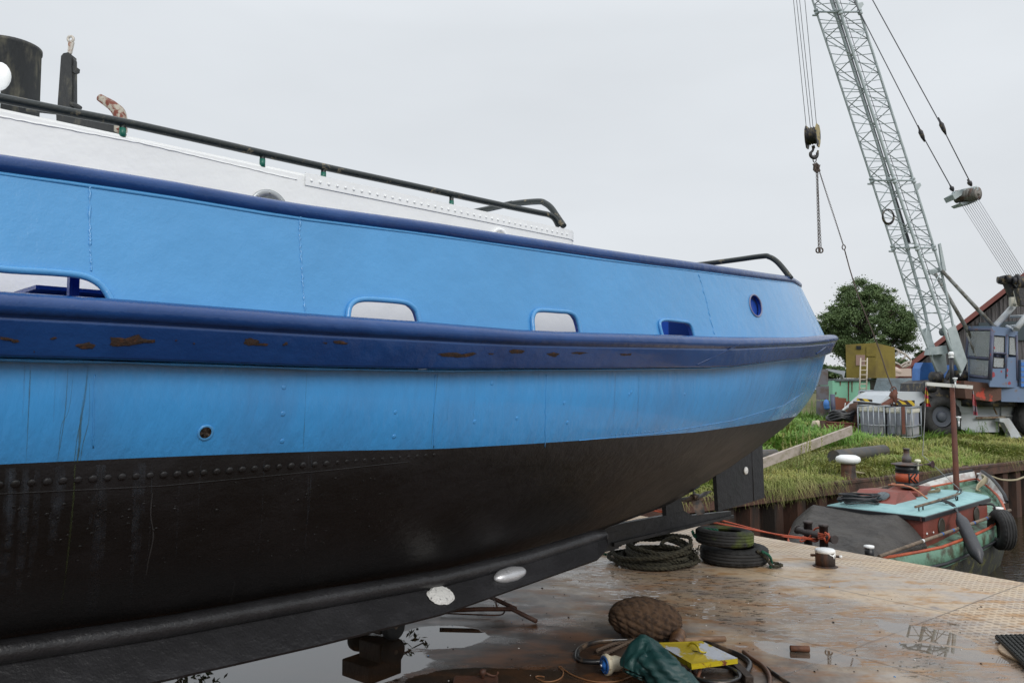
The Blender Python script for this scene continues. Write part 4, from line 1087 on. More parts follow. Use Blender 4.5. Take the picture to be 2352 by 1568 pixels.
M_TBK = mat('black_gloss_trim', (.012, .013, .016), .4)
M_TARP = mat('black_brown_tarpaulin', (.040, .036, .033), .75, col2=(.055, .05, .045), vs=3, bump=.4, bs=90, bump2=.9, bs2=5)
M_POLE = mat('weathered_pole_wood', (.20, .15, .11), .8, col2=(.10, .08, .06), vs=8, bump=.4, bs=60)
tug = thing('small_tug', 'small red and turquoise tug with black tarpaulin and orange banded funnel', 'boat', T(1, .8, WZ))
cen = .85
def nearb(a): return interp([(-2.3, .50), (-2.1, .30), (-1.7, .06), (-1, -.12), (0, -.24), (1, -.30), (2, -.30), (3, -.18), (3.8, .1), (4.5, .48), (5.0, .82)], a)
def cenf(a): return interp([(-2.3, .52), (-2, .52), (-1, .68), (0, .85), (5, .85)], a)
def shz(a): return interp([(-2.3, -.40), (0, -.44), (2, -.38), (3.2, -.27), (4.2, -.13), (5.0, .0)], a)
st = [-2.3, -2.2, -2.1, -1.9, -1.6, -1.2, -.6, 0, .6, 1.2, 1.8, 2.4, 3.0, 3.5, 4.0, 4.4, 4.7, 5.0]
def tring(off, zf):
    near = [(a, nearb(a)-off*(1 if a < 4.9 else .3)) for a in st]; far = [(a, 2*cenf(a)-nearb(a)+off*(1 if a < 4.9 else .3)) for a in st[::-1]]
    return [T(a, b_, zf(a)) for a, b_ in near+far]
rws = [tring(-.25, lambda a: WZ-.3), tring(-.10, lambda a: WZ), tring(-.02, lambda a: WZ+.3), tring(0.0, lambda a: shz(a)-.26), tring(.03, lambda a: shz(a)-.16), tring(.02, lambda a: shz(a)), tring(-.04, lambda a: shz(a)+.01), tring(-.05, lambda a: shz(a)-.06)]
b = MB(); b.grid(rws, closed=True, mif=lambda i: 1 if i < 3 else 0); b.add(rws[-1], [tuple(range(len(rws[-1])))], 0, False)
b.build('hull', [M_TGR, M_TDK], tug)
b = MB(); r = tring(.045, lambda a: shz(a)-.19); b.tube(r, .022, 6, closed=True); b.build('rub_rail', M_TBK, tug)
b = MB(); r = tring(-.01, lambda a: shz(a)+.02); b.tube(r, .022, 6, closed=True); b.build('gunwale', M_TOR, tug)
b = MB()   # raised white bow bulwark
ba = [3.6, 3.9, 4.2, 4.6, 5.0]
for sg in (1, -1):
    lo = [T(a, cen+sg*(nearb(a)-cen), shz(a)) for a in ba]; hi = [T(a+.05, cen+sg*(nearb(a)-cen-.05), shz(a)+.02+.14*min(1, (a-3.6)/.8)) for a in ba]
    b.grid([lo, hi, [p-TB*.03*-sg for p in hi], [p-TB*.03*-sg for p in lo]], smooth=False)
b.build('bow_bulwark', mat('chalky_white_paint', (.55, .56, .55), .5, col2=(.35, .3, .28), vs=6, bump=.3, bs=40), tug)
b = MB()
for sg in (1, -1):
    b.tube([T(a+.05, cen+sg*(nearb(a)-cen-.05), shz(a)+.03+.14*min(1, (a-3.6)/.8)) for a in ba], .03, 6)
b.build('bow_fendering', M_TBK, tug)
# cabin
za = -.05; CW = 1.32; cl = 2.97
def cabring(o, z):
    pts = [(0, 0), (2.7, 0), (2.9, .08), (3.15, .35), (3.25, CW/2), (3.15, CW-.35), (2.9, CW-.08), (2.7, CW), (0, CW)]
    return [T(a+(o if a > 0 else -o), (b_-CW/2)*(1+o*2/CW)+CW/2, z) for a, b_ in pts]
b = MB(); b.grid([cabring(0, -.5), cabring(0, za)], closed=True, smooth=False); cab = b.build('cabin', M_TRD, tug)
b = MB(); 
def crown(o, z): 
    r = cabring(o, z); return r
b.grid([crown(.03, za-.005), crown(.03, za+.03), crown(-.25, za+.06), crown(-.6, za+.075)], closed=True); b.add(crown(-.6, za+.075), [tuple(range(9))], 0, False)
b.build('cabin_roof', M_TTQ, cab)
b = MB(); b.grid([crown(.035, za-.045), crown(.045, za-.04), crown(.045, za+.012), crown(.03, za+.02)], closed=True, smooth=False); b.build('roof_edge', M_TBK, cab)
for px, py in ((1558, 880), (1893, 768)):
    (x, y), = zt3([(px, py)]); c = onTB(x, y, 0)-TB*.004
    b = MB(); b.lathe([(.125, 0), (.125, .012), (.10, .018), (.09, .008)], c, -TB, 24); ph = b.build('porthole', mat('dark_bronze_ring', (.05, .045, .035), .5) if 'dark_bronze_ring' not in MATS else MATS['dark_bronze_ring'], cab)
    b = MB(); b.lathe([(.092, .006), (0, .006)], c, -TB, 20); b.build('pane', M_GLASS, ph)
vs, fs = text_mesh('02204237', .1, .002); (x, y), = zt3([(1358, 838)]); c = onTB(x, y, 0)-TB*.004
b = MB(); b.add([c+TA*v.x*1.15+ZV*v.y*.9-TB*v.z for v in vs], fs, 0, False); b.build('registration_number', mat('dark_maroon_lettering', (.07, .02, .018), .5), cab, recalc=False)
for px, py in ((1420, 950), (1482, 938)):
    (x, y), = zt3([(px, py)]); b = MB(); b.lathe([(.018, 0), (.016, .012), (0, .014)], onTB(x, y, 0)-TB*.002, -TB, 10); b.build('deck_light', M_LAMPW, cab)
# red skylight housings, funnel
b = MB(); b.hexa([T(.45, .55, za+.05), T(1.35, .55, za+.05), T(1.35, 1.25, za+.05), T(.45, 1.25, za+.05)], [T(.75, .62, za+.22), T(1.32, .66, za+.19), T(1.30, 1.2, za+.19), T(.75, 1.2, za+.22)])
sk_ = b.build('skylight', M_TRD, tug)
b = MB(); b.box(T(1.75, .85, za+.15), (.55, .5, .06), TR @ Matrix.Rotation(radians(-6), 3, 'Y'), bev=.01); b.box(T(1.75, .85, za+.09), (.45, .42, .1), TR); b.build('hatch', M_TRD, tug)
for q, rr in ((T(1.68, .80, za+.2), .13), (T(.62, .85, za+.17), .0)):
    if rr: b = MB(); b.lathe([(.14, 0), (.14, .01), (.11, .012), (0, .013)], q, ZV, 18, sx=1.0); b.build('vent_cover', M_TDK, tug)
b = MB(); b.lathe([(.11, 0), (.10, .008), (0, .009)], T(.62, .80, za+.165), (TA*-.5+ZV).normalized(), 16); b.build('skylight_glass', M_GLASS, sk_)
fd = onTB(2084, 1112, .95); f0 = T(.98, .95, za+.19)
fb = PL(2084, 1110, T(0, .95, 0), TB); f0 = Vector((fb.x, fb.y, za+.16)); kk = f0.y/1800
fn = thing('tug_funnel', 'x', 'x', f0) if 0 else None
fun = MB(); R0 = 24*kk
def fz(y): return 1.75-(y-890)*f0.y/1800-.0
fun.lathe([(R0*1.04, 0), (R0*1.0, fz(1068)-f0.z), (R0*1.0, fz(1068)-f0.z+.001)], f0, ZV, 28, mi=0)
fun.lathe([(R0*1.005, fz(1102)-f0.z), (R0*1.005, fz(1082)-f0.z)], f0, ZV, 28, mi=1)
z_a, z_b = fz(1103), fz(1083)
fun = MB(); fun.lathe([(R0*1.02, 0), (R0, z_a-f0.z)], f0, ZV, 32, 0); fun.lathe([(R0, z_b-f0.z), (R0, fz(1066)-f0.z)], f0, ZV, 32, 0)
fun.lathe([(R0*1.03, z_a-f0.z-.012), (R0*1.03, z_a-f0.z)], f0, ZV, 32, 0); fun.lathe([(R0*1.03, z_b-f0.z), (R0*1.03, z_b-f0.z+.015)], f0, ZV, 32, 0)
fo = fun.build('funnel', M_TBK, tug)
b = MB(); b.lathe([(R0*.998, z_a-f0.z), (R0*.998, z_b-f0.z)], f0, ZV, 32); b.build('orange_band', mat('orange_band_paint', (.50, .10, .04), .5, col2=(.40, .09, .04), vs=8), fo)
b = MB(); zr = fz(1066); b.lathe([(R0*1.03, zr-f0.z-.01), (R0*1.38, zr-f0.z+.012), (R0*1.38, zr-f0.z+.02), (R0*.5, zr-f0.z+.05), (R0*.42, zr-f0.z+.05)], f0, ZV, 32)
b.lathe([(R0*.42, zr-f0.z+.05), (R0*.42, zr-f0.z+.14), (R0*.28, zr-f0.z+.15), (R0*.26, zr-f0.z+.26), (R0*.32, zr-f0.z+.26), (R0*.32, zr-f0.z+.275), (0, zr-f0.z+.275)], f0, ZV, 20)
b.build('funnel_cap', mat('dusty_grey_steel', (.09, .085, .085), .6, col2=(.12, .07, .05), vs=9, bump=.3, bs=40), fo)
# the double chevron K mark on the band
cam_az = atan2(-f0.y, -f0.x); hB = z_b-z_a
def fp_(u, v): a = cam_az+.18+u*.95; return Vector((f0.x+cos(a)*(R0+.003), f0.y+sin(a)*(R0+.003), z_a+hB*v))
b = MB()
for st_ in ([(0, 0), (0, .5), (0, 1)], [(.45, 1), (.22, .72), (.06, .5), (.28, .22), (.5, 0)], [(.85, 1), (.62, .72), (.46, .5), (.66, .22), (.88, 0)]):
    b.tube([fp_(u, v) for u, v in st_], .0125, 5)
b.build('funnel_mark', M_TBK, fo)
b = MB(); lp0 = PL(2108, 1062, T(0, .75, 0), TB); b.lathe([(.012, -.12), (.018, -.1), (.018, 0), (.045, .01), (.05, .03), (.04, .05), (0, .056)], lp0, ZV, 16)
b.build('navigation_lamp', mat('cream_plastic', (.7, .68, .52), .4), fo)
b = MB(); hp0 = PL(2122, 1066, T(0, .9, 0), TB); hp1 = PL(2143, 1066, T(0, .75, 0), TB); hd = (hp1-hp0).normalized()
b.lathe([(.008, 0), (.012, .05), (.03, .1), (.06, .145), (.065, .15), (.02, .11)], hp0, hd, 18); b.build('horn', mat('maroon_horn', (.09, .05, .055), .35, .4), fo)
# tarpaulin over the cockpit: peaked at the cabin, falling aft and outboard
rws = []; nA, nB = 40, 60
for i in range(nA+1):
    u = i/nA; a = -.03-2.12*u; r = []
    for j in range(nB+1):
        v = j/nB; nb = max(nearb(a)+.02, -.035); fb_ = 2*cenf(a)-nearb(a); bb_ = nb+(fb_-nb)*v
        edge = min(1, 5.5*min(v, 1-v)); top = za+.0-(.30*u**1.15)
        z = (shz(a)+.03)+(top-(shz(a)+.03))*edge**.75
        z += (.012*sin(9*v+7*u)-.035*abs(sin(10*v-5*u+1))**3*u-.03*abs(sin(4*v+9*u))**5*edge+.02*abs(sin(14*v+3*u))*(1-edge)-.04*sin(pi*v)*sin(pi*u))
        if v < .02: z -= .015
        r.append(T(a, bb_-(.02 if v < .02 else 0), z))
    rws.append(r)
b = MB(); b.grid(rws); ts_ = rws[0]
b.grid([rws[-1], [p-ZV*.12-TA*.03 for p in rws[-1]]]); b.grid([[p for p in [r[0] for r in rws]], [p-ZV*.03 for p in [r[0] for r in rws]]])
lab(b.build('tarpaulin', M_TARP, tug), 'dark tarpaulin stretched over the cockpit')
# hand rails, poles, fittings on the roof
b = MB(); q = [onTB(x, y, .14) for x, y in zt3([(1280, 735), (1300, 710), (1500, 668), (1740, 610), (1745, 625)])]; b.tube([T(.25, .14, za+.05)]+[T(a, .14, za+.11) for a in (.25, 1.0, 1.8)]+[T(1.8, .14, za+.05)], .010, 6)
b.tube(smoothpath([T(1.75, .14, za+.05), T(1.78, .16, za+.13), T(2.6, .35, za+.14), T(2.62, .36, za+.05)], 3), .010, 6)
for a in (.4, 1.3): b.bar(T(a, .14, za+.05), T(a, .14, za+.11), .01, 6)
b.tube(smoothpath([T(.2, 1.24, za+.06), T(.2, 1.24, za+.13), T(1.9, 1.24, za+.13), T(1.9, 1.24, za+.06)], 3), .010, 6)
b.build('grab_rail', M_TBK, tug)
def pole(name, p0, p1, r, m, label):
    b = MB(); b.tube([p0, p0.lerp(p1, .5)+ZV*-.004, p1], [r, r, r*.9], 8); return tag(b.build(name, m), label, 'pole')
pole('boat_hook_pole', T(.02, .1, za+.135), T(1.95, .16, za+.14), .018, M_POLE, 'weathered pole lying along the near roof rail of the small tug')
pole('boat_hook_pole', T(.1, 1.22, za+.17), T(2.3, 1.2, za+.17), .016, M_POLE, 'weathered pole along the far side of the small tug roof')
p0 = T(-1.6, -.06, shz(-1.6)+.07); p1 = T(2.75, -.31, shz(2.7)+.12)
b = MB(); b.tube([p0, p0.lerp(p1, .33)-ZV*.0, p0.lerp(p1, .66), p1], .024, 8); pg = b.build('quant_pole', M_POLE); tag(pg, 'long pole with white and blue bands lashed along the small tug gunwale', 'pole')
for f in (.28, .42, .5, .58, .67, .78, .86):
    b = MB(); c_ = p0.lerp(p1, f); b.lathe([(.026, -.02), (.026, .02)], c_, (p1-p0).normalized(), 8); b.build('tape_band', [M_LAMPW, MATS['blue_plastic']][int(f*50) % 2], pg)
# roof clutter
b = MB(); random.seed(4); pth = []
for k in range(9):
    cx_, cy_ = T(.30+random.uniform(-.15, .15), 1.03+random.uniform(-.08, .08), 0).xy
    for j in range(8):
        a = 2*pi*j/8; pth.append(Vector((cx_+random.uniform(.2, .34)*cos(a), cy_+random.uniform(.08, .16)*sin(a), za+.08+.012*k+random.uniform(0, .02))))
b.tube(smoothpath(pth, 4), .012, 6); tag(b.build('cable_coil', M_TBK), 'tangle of black cable on the small tug roof behind the funnel', 'cable')
b = MB(); rc_ = PL(2029, 1150, T(0, 0, za+.08), ZV); b.lathe([(.10, 0), (.125, 0), (.13, .025), (.12, .05), (.095, .05), (.09, .025)], rc_, ZV, 24, closed=True)
tag(b.build('white_ring', M_LAMPW), 'small white ring lying on the turquoise tug roof', 'ring')
b = MB(); b.tube(smoothpath([T(1.35, .42, za+.09), T(1.2, .6, za+.26), T(1.5, 1.0, za+.24), T(1.9, 1.1, za+.22), T(2.2, 1.0, za+.22), T(1.9, .9, za+.22), T(1.6, 1.1, za+.22)], 6), .014, 7)
tag(b.build('orange_hose', mat('pale_orange_hose', (.45, .18, .10), .5)), 'pale orange hose draped over the red hatch of the small tug', 'hose')
b = MB(); pth = []
for k in range(2):
    for j in range(12):
        a = 2*pi*j/12; pth.append(T(2.3+.33*cos(a), .80+.2*sin(a), za+.10+.02*k))
rope3(b, smoothpath(pth, 4), .016); b.tube(smoothpath([T(2.5, 1.12, za+.09), T(2.55, 1.12, za+.2), T(2.7, 1.1, za+.22), T(2.72, 1.1, za+.12)], 4), .014, 6)
tag(b.build('tan_rope', mat('tan_rope', (.22, .19, .12), .9, bump=.5, bs=120)), 'tan rope coiled on the forward roof of the small tug', 'rope')
# fender hanging from the roof rail
M_FEND = mat('black_vinyl_fender', (.045, .048, .055), .42, col2=(.06, .06, .065), vs=4, bump=.2, bs=30)
fA = PL(2203, 1183, T(0, -.16, 0), TB); fB = PL(2250, 1285, T(0, -.52, 0), TB); ax = (fB-fA).normalized(); Lf = (fB-fA).length
fe = thing('tube_fender', 'long black tube fender hanging over the red cabin side of the small tug', 'fender', fB)
b = MB(); b.lathe([(.03, -.03), (.035, 0), (.078, .08), (.088, .12), (.094, Lf-.14), (.085, Lf-.08), (.05, Lf-.02), (.025, Lf+.05), (0, Lf+.06)], fA, ax, 22); b.build('fender_body', M_FEND, fe)
b = MB(); 
for k in range(3): b.tube(smoothpath([fA, T(1.2+.05*k, .02, za+.045), T(1.05+.06*k, .12, za+.12)], 3), .010, 6)
b.sphere(T(1.08, .14, za+.125), .035, (1.4, 1, .8), 10); b.build('fender_rope', M_TBK, fe)
tyc = Vector(onTB(2301, 1216, -.42)); tw = thing('hanging_tyre', 'worn black tyre hung as a fender on the small tug bow', 'tyre', tyc-ZV*.3)
b = MB(); tyre(b, tyc, (TA*.62-TB*.75).normalized(), .30, .2, .5, 72); b.build('tyre_casing', M_TYRE2, tw)
b = MB(); b.tube(smoothpath([tyc+ZV*.2+TB*.1, tyc+ZV*.36+TB*.1, tyc+ZV*.34+TB*.3], 4), .015, 6); b.build('hanger', M_TBK, tw)
# bitts and posts
def wpost(p, h, r, parent):
    b = MB(); b.lathe([(r, 0), (r, h)], p, ZV, 14); o = b.build('deck_post', M_TBK, parent); b = MB(); b.lathe([(r*1.12, h-.01), (r*1.12, h+.02), (0, h+.03)], p, ZV, 14); b.build('white_top', M_WCAP, o)
wpost(PL(1997, 1286, T(-1.55, .02, 0), TB), .16, .055, tug)
c_ = onTB(2293, 1182, -.12); wpost(c_-ZV*.1, .2, .07, tug); c_ = onTB(2255, 1095, .82); wpost(c_-ZV*.08, .13, .075, tug)
M_BITT = mat('dark_brown_bitt', (.05, .04, .038), .6, bump=.3, bs=40)
bt = thing('mooring_bitts', 'pair of dark steel bitts with a crossbar wound in orange rope at the tug stern', 'bitts', PL(1885, 1262, T(0, .35, 0), TB))
e0, e1 = PL(1856, 1222, T(0, .9, 0), TB), PL(1892, 1230, T(0, .35, 0), TB); z0b = shz(-2)-.05
kb1, kb0 = PL(1892, 1230, T(0, .35, 0), TB), None
k1 = P(1892, 1232, 9.9); k0 = P(1856, 1224, 10.25)
b = MB()
for kx, yt, yb in ((k1, 1203, 1300), (k0, 1196, 1290)):
    zt_ = P(1892, yt, kx.y).z; b.lathe([(.052, -.75), (.052, zt_-kx.z-.03), (.06, zt_-kx.z-.03), (.06, zt_-kx.z), (0, zt_-kx.z+.005)], kx, ZV, 18)
b.build('posts', M_BITT, bt); bt.location = (k1.x, k1.y, k1.z)
for ch in bt.children: ch.location = -(Vector(bt.location)-WL[bt.name])
b = MB(); WL[bt.name] = Vector(bt.location)
x0, x1 = P(1833, 1216, 10.4), P(1915, 1238, 9.75); b.tube([x0, x1], .045, 12); b.lathe([(.055, 0), (.055, .02)], x1, (x1-x0).normalized(), 12); b.lathe([(.055, 0), (.055, .02)], x0, (x0-x1).normalized(), 12)
b.build('crossbar', M_BITT, bt)
M_ORG = mat('orange_polyprop_rope', (.42, .075, .03), .6, col2=(.3, .06, .03), vs=20, bump=.4, bs=150)
orp = MB()
for k in range(4):
    orp.tube(smoothpath([k1+Vector((.062*cos(a), .062*sin(a), .0+.02*k-.02)) for a in np.linspace(0, 6.0, 9)], 2), .011, 6)
orp.tube(smoothpath([P(1895, 1222, 9.82), P(1905, 1232, 9.75), P(1899, 1246, 9.8), P(1893, 1235, 9.8)], 3), .012, 6)
orp.tube(smoothpath([P(1890, 1210, 9.95), P(1872, 1214, 10.1), P(1862, 1230, 10.1), P(1850, 1240, 10.2)], 4), .011, 6)
orp.tube([P(1880, 1238, 10), P(1787, 1227, 9.9), P(1660, 1203, 9.6), P(1540, 1178, 9.3), P(1500, 1168, 9.2), P(1400, 1140, 9.0)], .011, 6)
orp.tube([P(1880, 1240, 10), P(1800, 1232, 9.9), P(1640, 1190, 10.4), P(1510, 1174, 10.6), P(1400, 1150, 10.7)], .010, 6)
orp.tube(smoothpath([P(1850, 1240, 10), P(1838, 1243, 10), P(1845, 1232, 10.1), P(1870, 1243, 10), P(1880, 1240, 10)], 4), .010, 6)
tag(orp.build('orange_rope', M_ORG), 'orange mooring rope stretched from the tug bitts toward the large boat', 'rope')
# tug mast with cross yard and two faded flags
M_MR = mat('rust_red_mast_paint', (.13, .04, .022), .65, col2=(.09, .03, .02), vs=4, bump=.3, bs=40)
md_ = 13.7; m0 = P(2197, 1116, md_); m1 = P(2187, 885, md_); m2 = P(2181, 820, md_)
ma = thing('tug_mast', 'rust red mast of the small tug with white yard and lamps', 'mast', m0)
b = MB(); b.tube([Vector((m0.x, m0.y, -.6)), m0, m1], [.055, .055, .045], 4); b.build('mast_pole', M_MR, ma)
m2 = Vector((m1.x, m1.y, P(2185, 822, md_).z)); b = MB(); b.tube([m1, m2], .036, 8); b.build('top_mast', M_TBK, ma)
b = MB(); b.lathe([(.04, 0), (.045, .02), (.02, .03), (.045, .04), (.045, .09), (.03, .11), (0, .112)], m2, ZV, 16); b.build('mast_lamp', M_LAMPW, ma)
b = MB(); y0, y1 = P(2127, 881, md_-.12), P(2233, 889, md_-.12); b.box((y0+y1)/2, ((y1-y0).length, .045, .06), Matrix.Rotation(atan2((y1-y0).y, (y1-y0).x), 3, 'Z') @ Matrix.Rotation(radians(4.2), 3, 'Y')); b.build('yard', mat('grubby_white_paint', (.6, .6, .56), .5, col2=(.3, .2, .12), vs=14, lo=.6, hi=.7), ma)
for x, y in ((2194, 874), (2202, 963)):
    q0 = P(x, y, md_-.2); b = MB(); b.lathe([(.02, -.02), (.02, .02), (.04, .035), (.04, .05), (0, .055)], q0, ZV, 12); b.lathe([(.013, -.12), (.013, 0)], q0, ZV, 8); b.build('side_lamp', M_LAMPW, ma)
b = MB(); fb0 = P(2127, 884, md_-.12); b.tube([fb0, P(2124, 960, md_-.15), P(2119, 1045, md_-.3), T(2.9, .2, -.2)], .006, 5); b.build('halyard', mat('grey_line', (.3, .3, .3), .6), ma)
def flag(pl, cols, label, seed):
    rows = []; n = 14
    L_, R_ = pl
    mats = [mat('flag_cloth_%s' % c, k, .8) for c, k in cols]
    for i in range(n+1):
        t = i/n; a = L_[0]; 
        l = smoothpath([Vector((x, y, 0)) for x, y in L_], 10); r = smoothpath([Vector((x, y, 0)) for x, y in R_], 10)
        pl_, pr_ = l[int(t*(len(l)-1))], r[int(t*(len(r)-1))]
        rows.append([P(pl_.x+(pr_.x-pl_.x)*j/6, pl_.y+(pr_.y-pl_.y)*j/6, md_-.14+.05*sin(j*1.7+t*6+seed)) for j in range(7)])
    b = MB(); b.grid(rows, mif=lambda i: min(len(cols)-1, int(i/n*len(cols))))
    tag(b.build('flag', mats, recalc=False), label, 'flag', 'faded flags on the tug yard')
z9 = lambda l: [(2107.4+x*.114, 846.7+y*.114) for x, y in l]
flag((z9([(165, 350), (150, 480), (145, 600), (150, 755)]), z9([(185, 380), (215, 520), (225, 620), (275, 765)])), [('red', (.45, .05, .06)), ('yellow', (.55, .40, .05)), ('red2', (.5, .07, .09)), ('yellow2', (.6, .45, .05)), ('red3', (.45, .03, .04))], 'faded red and yellow flag hanging from the left yard arm', 1)
flag((z9([(1105, 430), (1095, 560), (1115, 750), (1125, 930)]), z9([(1125, 440), (1165, 600), (1195, 780), (1215, 940)])), [('grey', (.35, .32, .33)), ('pink', (.6, .18, .18)), ('pink2', (.6, .16, .17)), ('mauve', (.25, .2, .23)), ('dull', (.3, .06, .08))], 'faded pink and grey flag hanging from the right yard arm', 4)
# mooring lines to the quay
M_LINE = mat('pale_mooring_line', (.34, .30, .20), .9, bump=.5, bs=100)
bq = P(1949, 1090, 14.6); b = MB()
b.tube(smoothpath([P(1943, 1078, 14.3), P(1975, 1085, 14.5), P(2020, 1090, 14.9), P(2085, 1091, 15.4), P(2200, 1083, 16.4), P(2352, 1064, 17.8), P(2500, 1040, 19)], 5), .019, 7)
tag(b.build('mooring_line', M_LINE), 'pale mooring line along the quay from the white bollard', 'rope')
b = MB(); b.tube(smoothpath([P(2255, 1092, 14.8), P(2272, 1092, 14.9), P(2300, 1101, 15.2), P(2330, 1102, 15.6), P(2352, 1095, 16), P(2440, 1060, 17.4)], 5), .019, 7)
for k in range(5): b.tube(smoothpath([P(2255, 1090+k*2, 14.7), P(2262+k*3, 1096+k, 14.6), P(2246-k, 1112+3*k, 14.4), P(2243+k*2, 1126, 14.3)], 3), .014, 6)
tag(b.build('mooring_line', M_LINE), 'pale sagging mooring line from the small tug bow post', 'rope')
# ================================================================== crane on its wheeled carrier
def onV(x, y, p0, dirx):   # vertical plane through p0 that runs along dirx
    d = Vector((dirx.x, dirx.y, 0)).normalized(); return PL(x, y, p0, Vector((-d.y, d.x, 0)))
M_CGR = mat('grey_green_boom_paint', (.40, .46, .47), .5, col2=(.32, .38, .39), vs=3, bump=.1, bs=20)
M_CGD = mat('dark_grey_steel', (.10, .12, .13), .5, col2=(.05, .05, .05), vs=4)
M_CBL = mat('faded_blue_cab_paint', (.14, .20, .31), .5, col2=(.18, .13, .11), vs=3.4, lo=.60, hi=.68, bump=.15, bs=30)
M_CBB = mat('bright_blue_panel', (.06, .20, .55), .5, col2=(.05, .16, .45), vs=2)
M_CRU = mat('rusty_brown_machine', (.10, .05, .035), .75, col2=(.45, .06, .035), vs=1.8, lo=.56, hi=.60, bump=.3, bs=20)
M_CWH = mat('chalky_carrier_white', (.50, .54, .57), .5, col2=(.40, .40, .38), vs=1.6, lo=.5, hi=.7, bump=.15, bs=20)
M_MACH = mat('oily_black_machinery', (.022, .022, .026), .55, col2=(.14, .11, .06), vs=7, lo=.52, hi=.64, bump=.4, bs=25)
M_CABLE = mat('steel_wire_rope', (.12, .125, .14), .5, .3)
M_CHAIN = mat('rusty_chain', (.07, .05, .04), .6, .2)
D = 24.0
crane = thing('lattice_crane', 'old mobile crane with grey lattice boom, blue cab and white wheeled carrier', 'crane', P(2230, 990, D))
Tm = 1800.0
def ext(p, q, y):   # carry a chord on above the frame
    t = (y-p[1])/(q[1]-p[1]); return (p[0]+(q[0]-p[0])*t, y)
def chord(pts, d): 
    a, b_ = pts[0], pts[1]; top = ext(a, b_, -640); return [P(top[0], top[1], d)]+[P(x, y, d) for x, y in pts]
cL = chord([(1866, 0), (1990, 376), (2094, 705), (2128, 790), (2153, 858)], D+.05)
cR = chord([(1966, 0), (2086, 376), (2161, 620), (2181, 705), (2195, 780), (2209, 858)], D-.05)
cN = chord([(1921, 0), (2041, 376), (2152, 705), (2180, 790), (2206, 856)], D-.62)
cF = chord([(1909, 0), (2030, 376), (2122, 705), (2140, 790), (2156, 856)], D+.62)
def along(path, y):
    """point on a chord at picture height y (all chords share the same heights)"""
    for i in range(len(path)-1):
        ya, yb = proj(path[i])[1], proj(path[i+1])[1]
        if ya <= y <= yb: return path[i].lerp(path[i+1], (y-ya)/(yb-ya))
    return path[-1] if y > 0 else path[0]
b = MB()
for c_, r_ in ((cL, .033), (cR, .038), (cN, .045), (cF, .05)): b.tube(c_, r_, 8)
b.build('boom_chords', M_CGR, crane)
b = MB(); ys = list(np.arange(-620, 800, 39.5)); faces = ((cL, cN), (cN, cR), (cR, cF), (cF, cL))
for fi, (A, B) in enumerate(faces):
    for i, y in enumerate(ys[:-1]):
        off = 0 if fi % 2 == 0 else 20
        p, q = (A, B) if i % 2 == 0 else (B, A)
        a_, c2_ = along(p, y+off), along(q, y+39.5+off)
        if y+39.5+off > 800: continue
        b.bar(a_, c2_, .016, 5); b.bar(along(p, y+off), along(q, y+off-6), .013, 5)
        if i % 4 == 1: b.bar(along(A, y+off+3), along(B, y+off+3), .013, 5)
b.build('boom_lacing', M_CGR, crane)
for y in (28, 415, 570):
    b = MB()
    for c_, s_ in ((cL, 1), (cR, 1), (cN, 1), (cF, 1)):
        q = along(c_, y); ax = (along(c_, y+10)-along(c_, y-10)).normalized(); b.lathe([(.05, -.09), (.07, -.08), (.07, -.02), (.055, -.015), (.055, .015), (.07, .02), (.07, .08), (.05, .09)], q, ax, 10)
    for A, B in faces: b.bar(along(A, y), along(B, y), .03, 6)
    q = along(cL, y+8); b.bar(q, q+Vector((-.16, 0, -.0)), .03, 6); b.build('boom_joint', M_CGR, crane)
for y in (10, 425): # lugs
    q = along(cR, y); b = MB(); b.prism([q+Vector((0, -.02, -.3)), q+Vector((0, -.02, .02)), q+Vector((.16, -.02, .06)), q+Vector((.2, -.02, -.02)), q+Vector((.14, -.02, -.1))], (0, .04, 0)); b.build('lifting_lug', M_CGR, crane)
b = MB(); b.tube([along(cF, -620)+Vector((.10, 0, 0)), along(cF, 560)+Vector((.10, 0, 0))], .05, 6); b.tube([along(cN, y)+Vector((.28, .3, 0)) for y in (-620, 300, 700)], .010, 5)
b.build('boom_inner_rope', M_CABLE, crane)
def plate(poly, d, th=.03): b = MB(); b.prism([P(x, y, d) for x, y in poly], (0, th, 0)); b.build('boom_plate', M_CGR, crane)
plate([(2176, 757), (2194, 745), (2222, 830), (2206, 864), (2198, 840)], D-.4)
plate([(2117, 757), (2130, 752), (2150, 800), (2166, 845), (2158, 866), (2148, 850), (2135, 812)], D+.5)
plate([(2134, 815), (2137, 798), (2174, 793), (2178, 812)], D-.1, .3)
plate([(2142, 815), (2172, 812), (2176, 850), (2160, 868), (2150, 862)], D+.2)
plate([(2131, 632), (2134, 620), (2164, 612), (2165, 624)], D, .02)
plate([(2157, 560), (2161, 558), (2174, 622), (2166, 624)], D-.06, .08)

b = MB(); b.lathe([(.05, -.02), (.13, -.02), (.13, .02), (.05, .02)], P(2165, 762, D+.9), (1, .3, 0), 18); b.build('heel_sheave', M_CGD, crane)
b = MB(); q = P(2040, 497, D-.55); 
for k in range(5): 
    b.tube([q+Vector(((.15+.01*k)*cos(a)+.01*k, .02*k, (.20+.012*k)*sin(a))) for a in np.linspace(0, 2*pi, 18)], .010, 5)
b.build('hanging_hose_ring', M_MACH, crane)
# backstops
b = MB(); b.tube([P(2163, 621, D-.1), P(2288, 756, D-.6)], [.05, .06], 10); b.tube([P(2148, 628, D+.6), P(2232, 775, D-.2)], [.05, .06], 10); b.tube([P(2220, 765, D-.3), P(2246, 830, D-.3)], .03, 6)
b.build('backstop_struts', mat('dull_grey_tube', (.20, .21, .20), .5, col2=(.1, .09, .07), vs=6), crane)
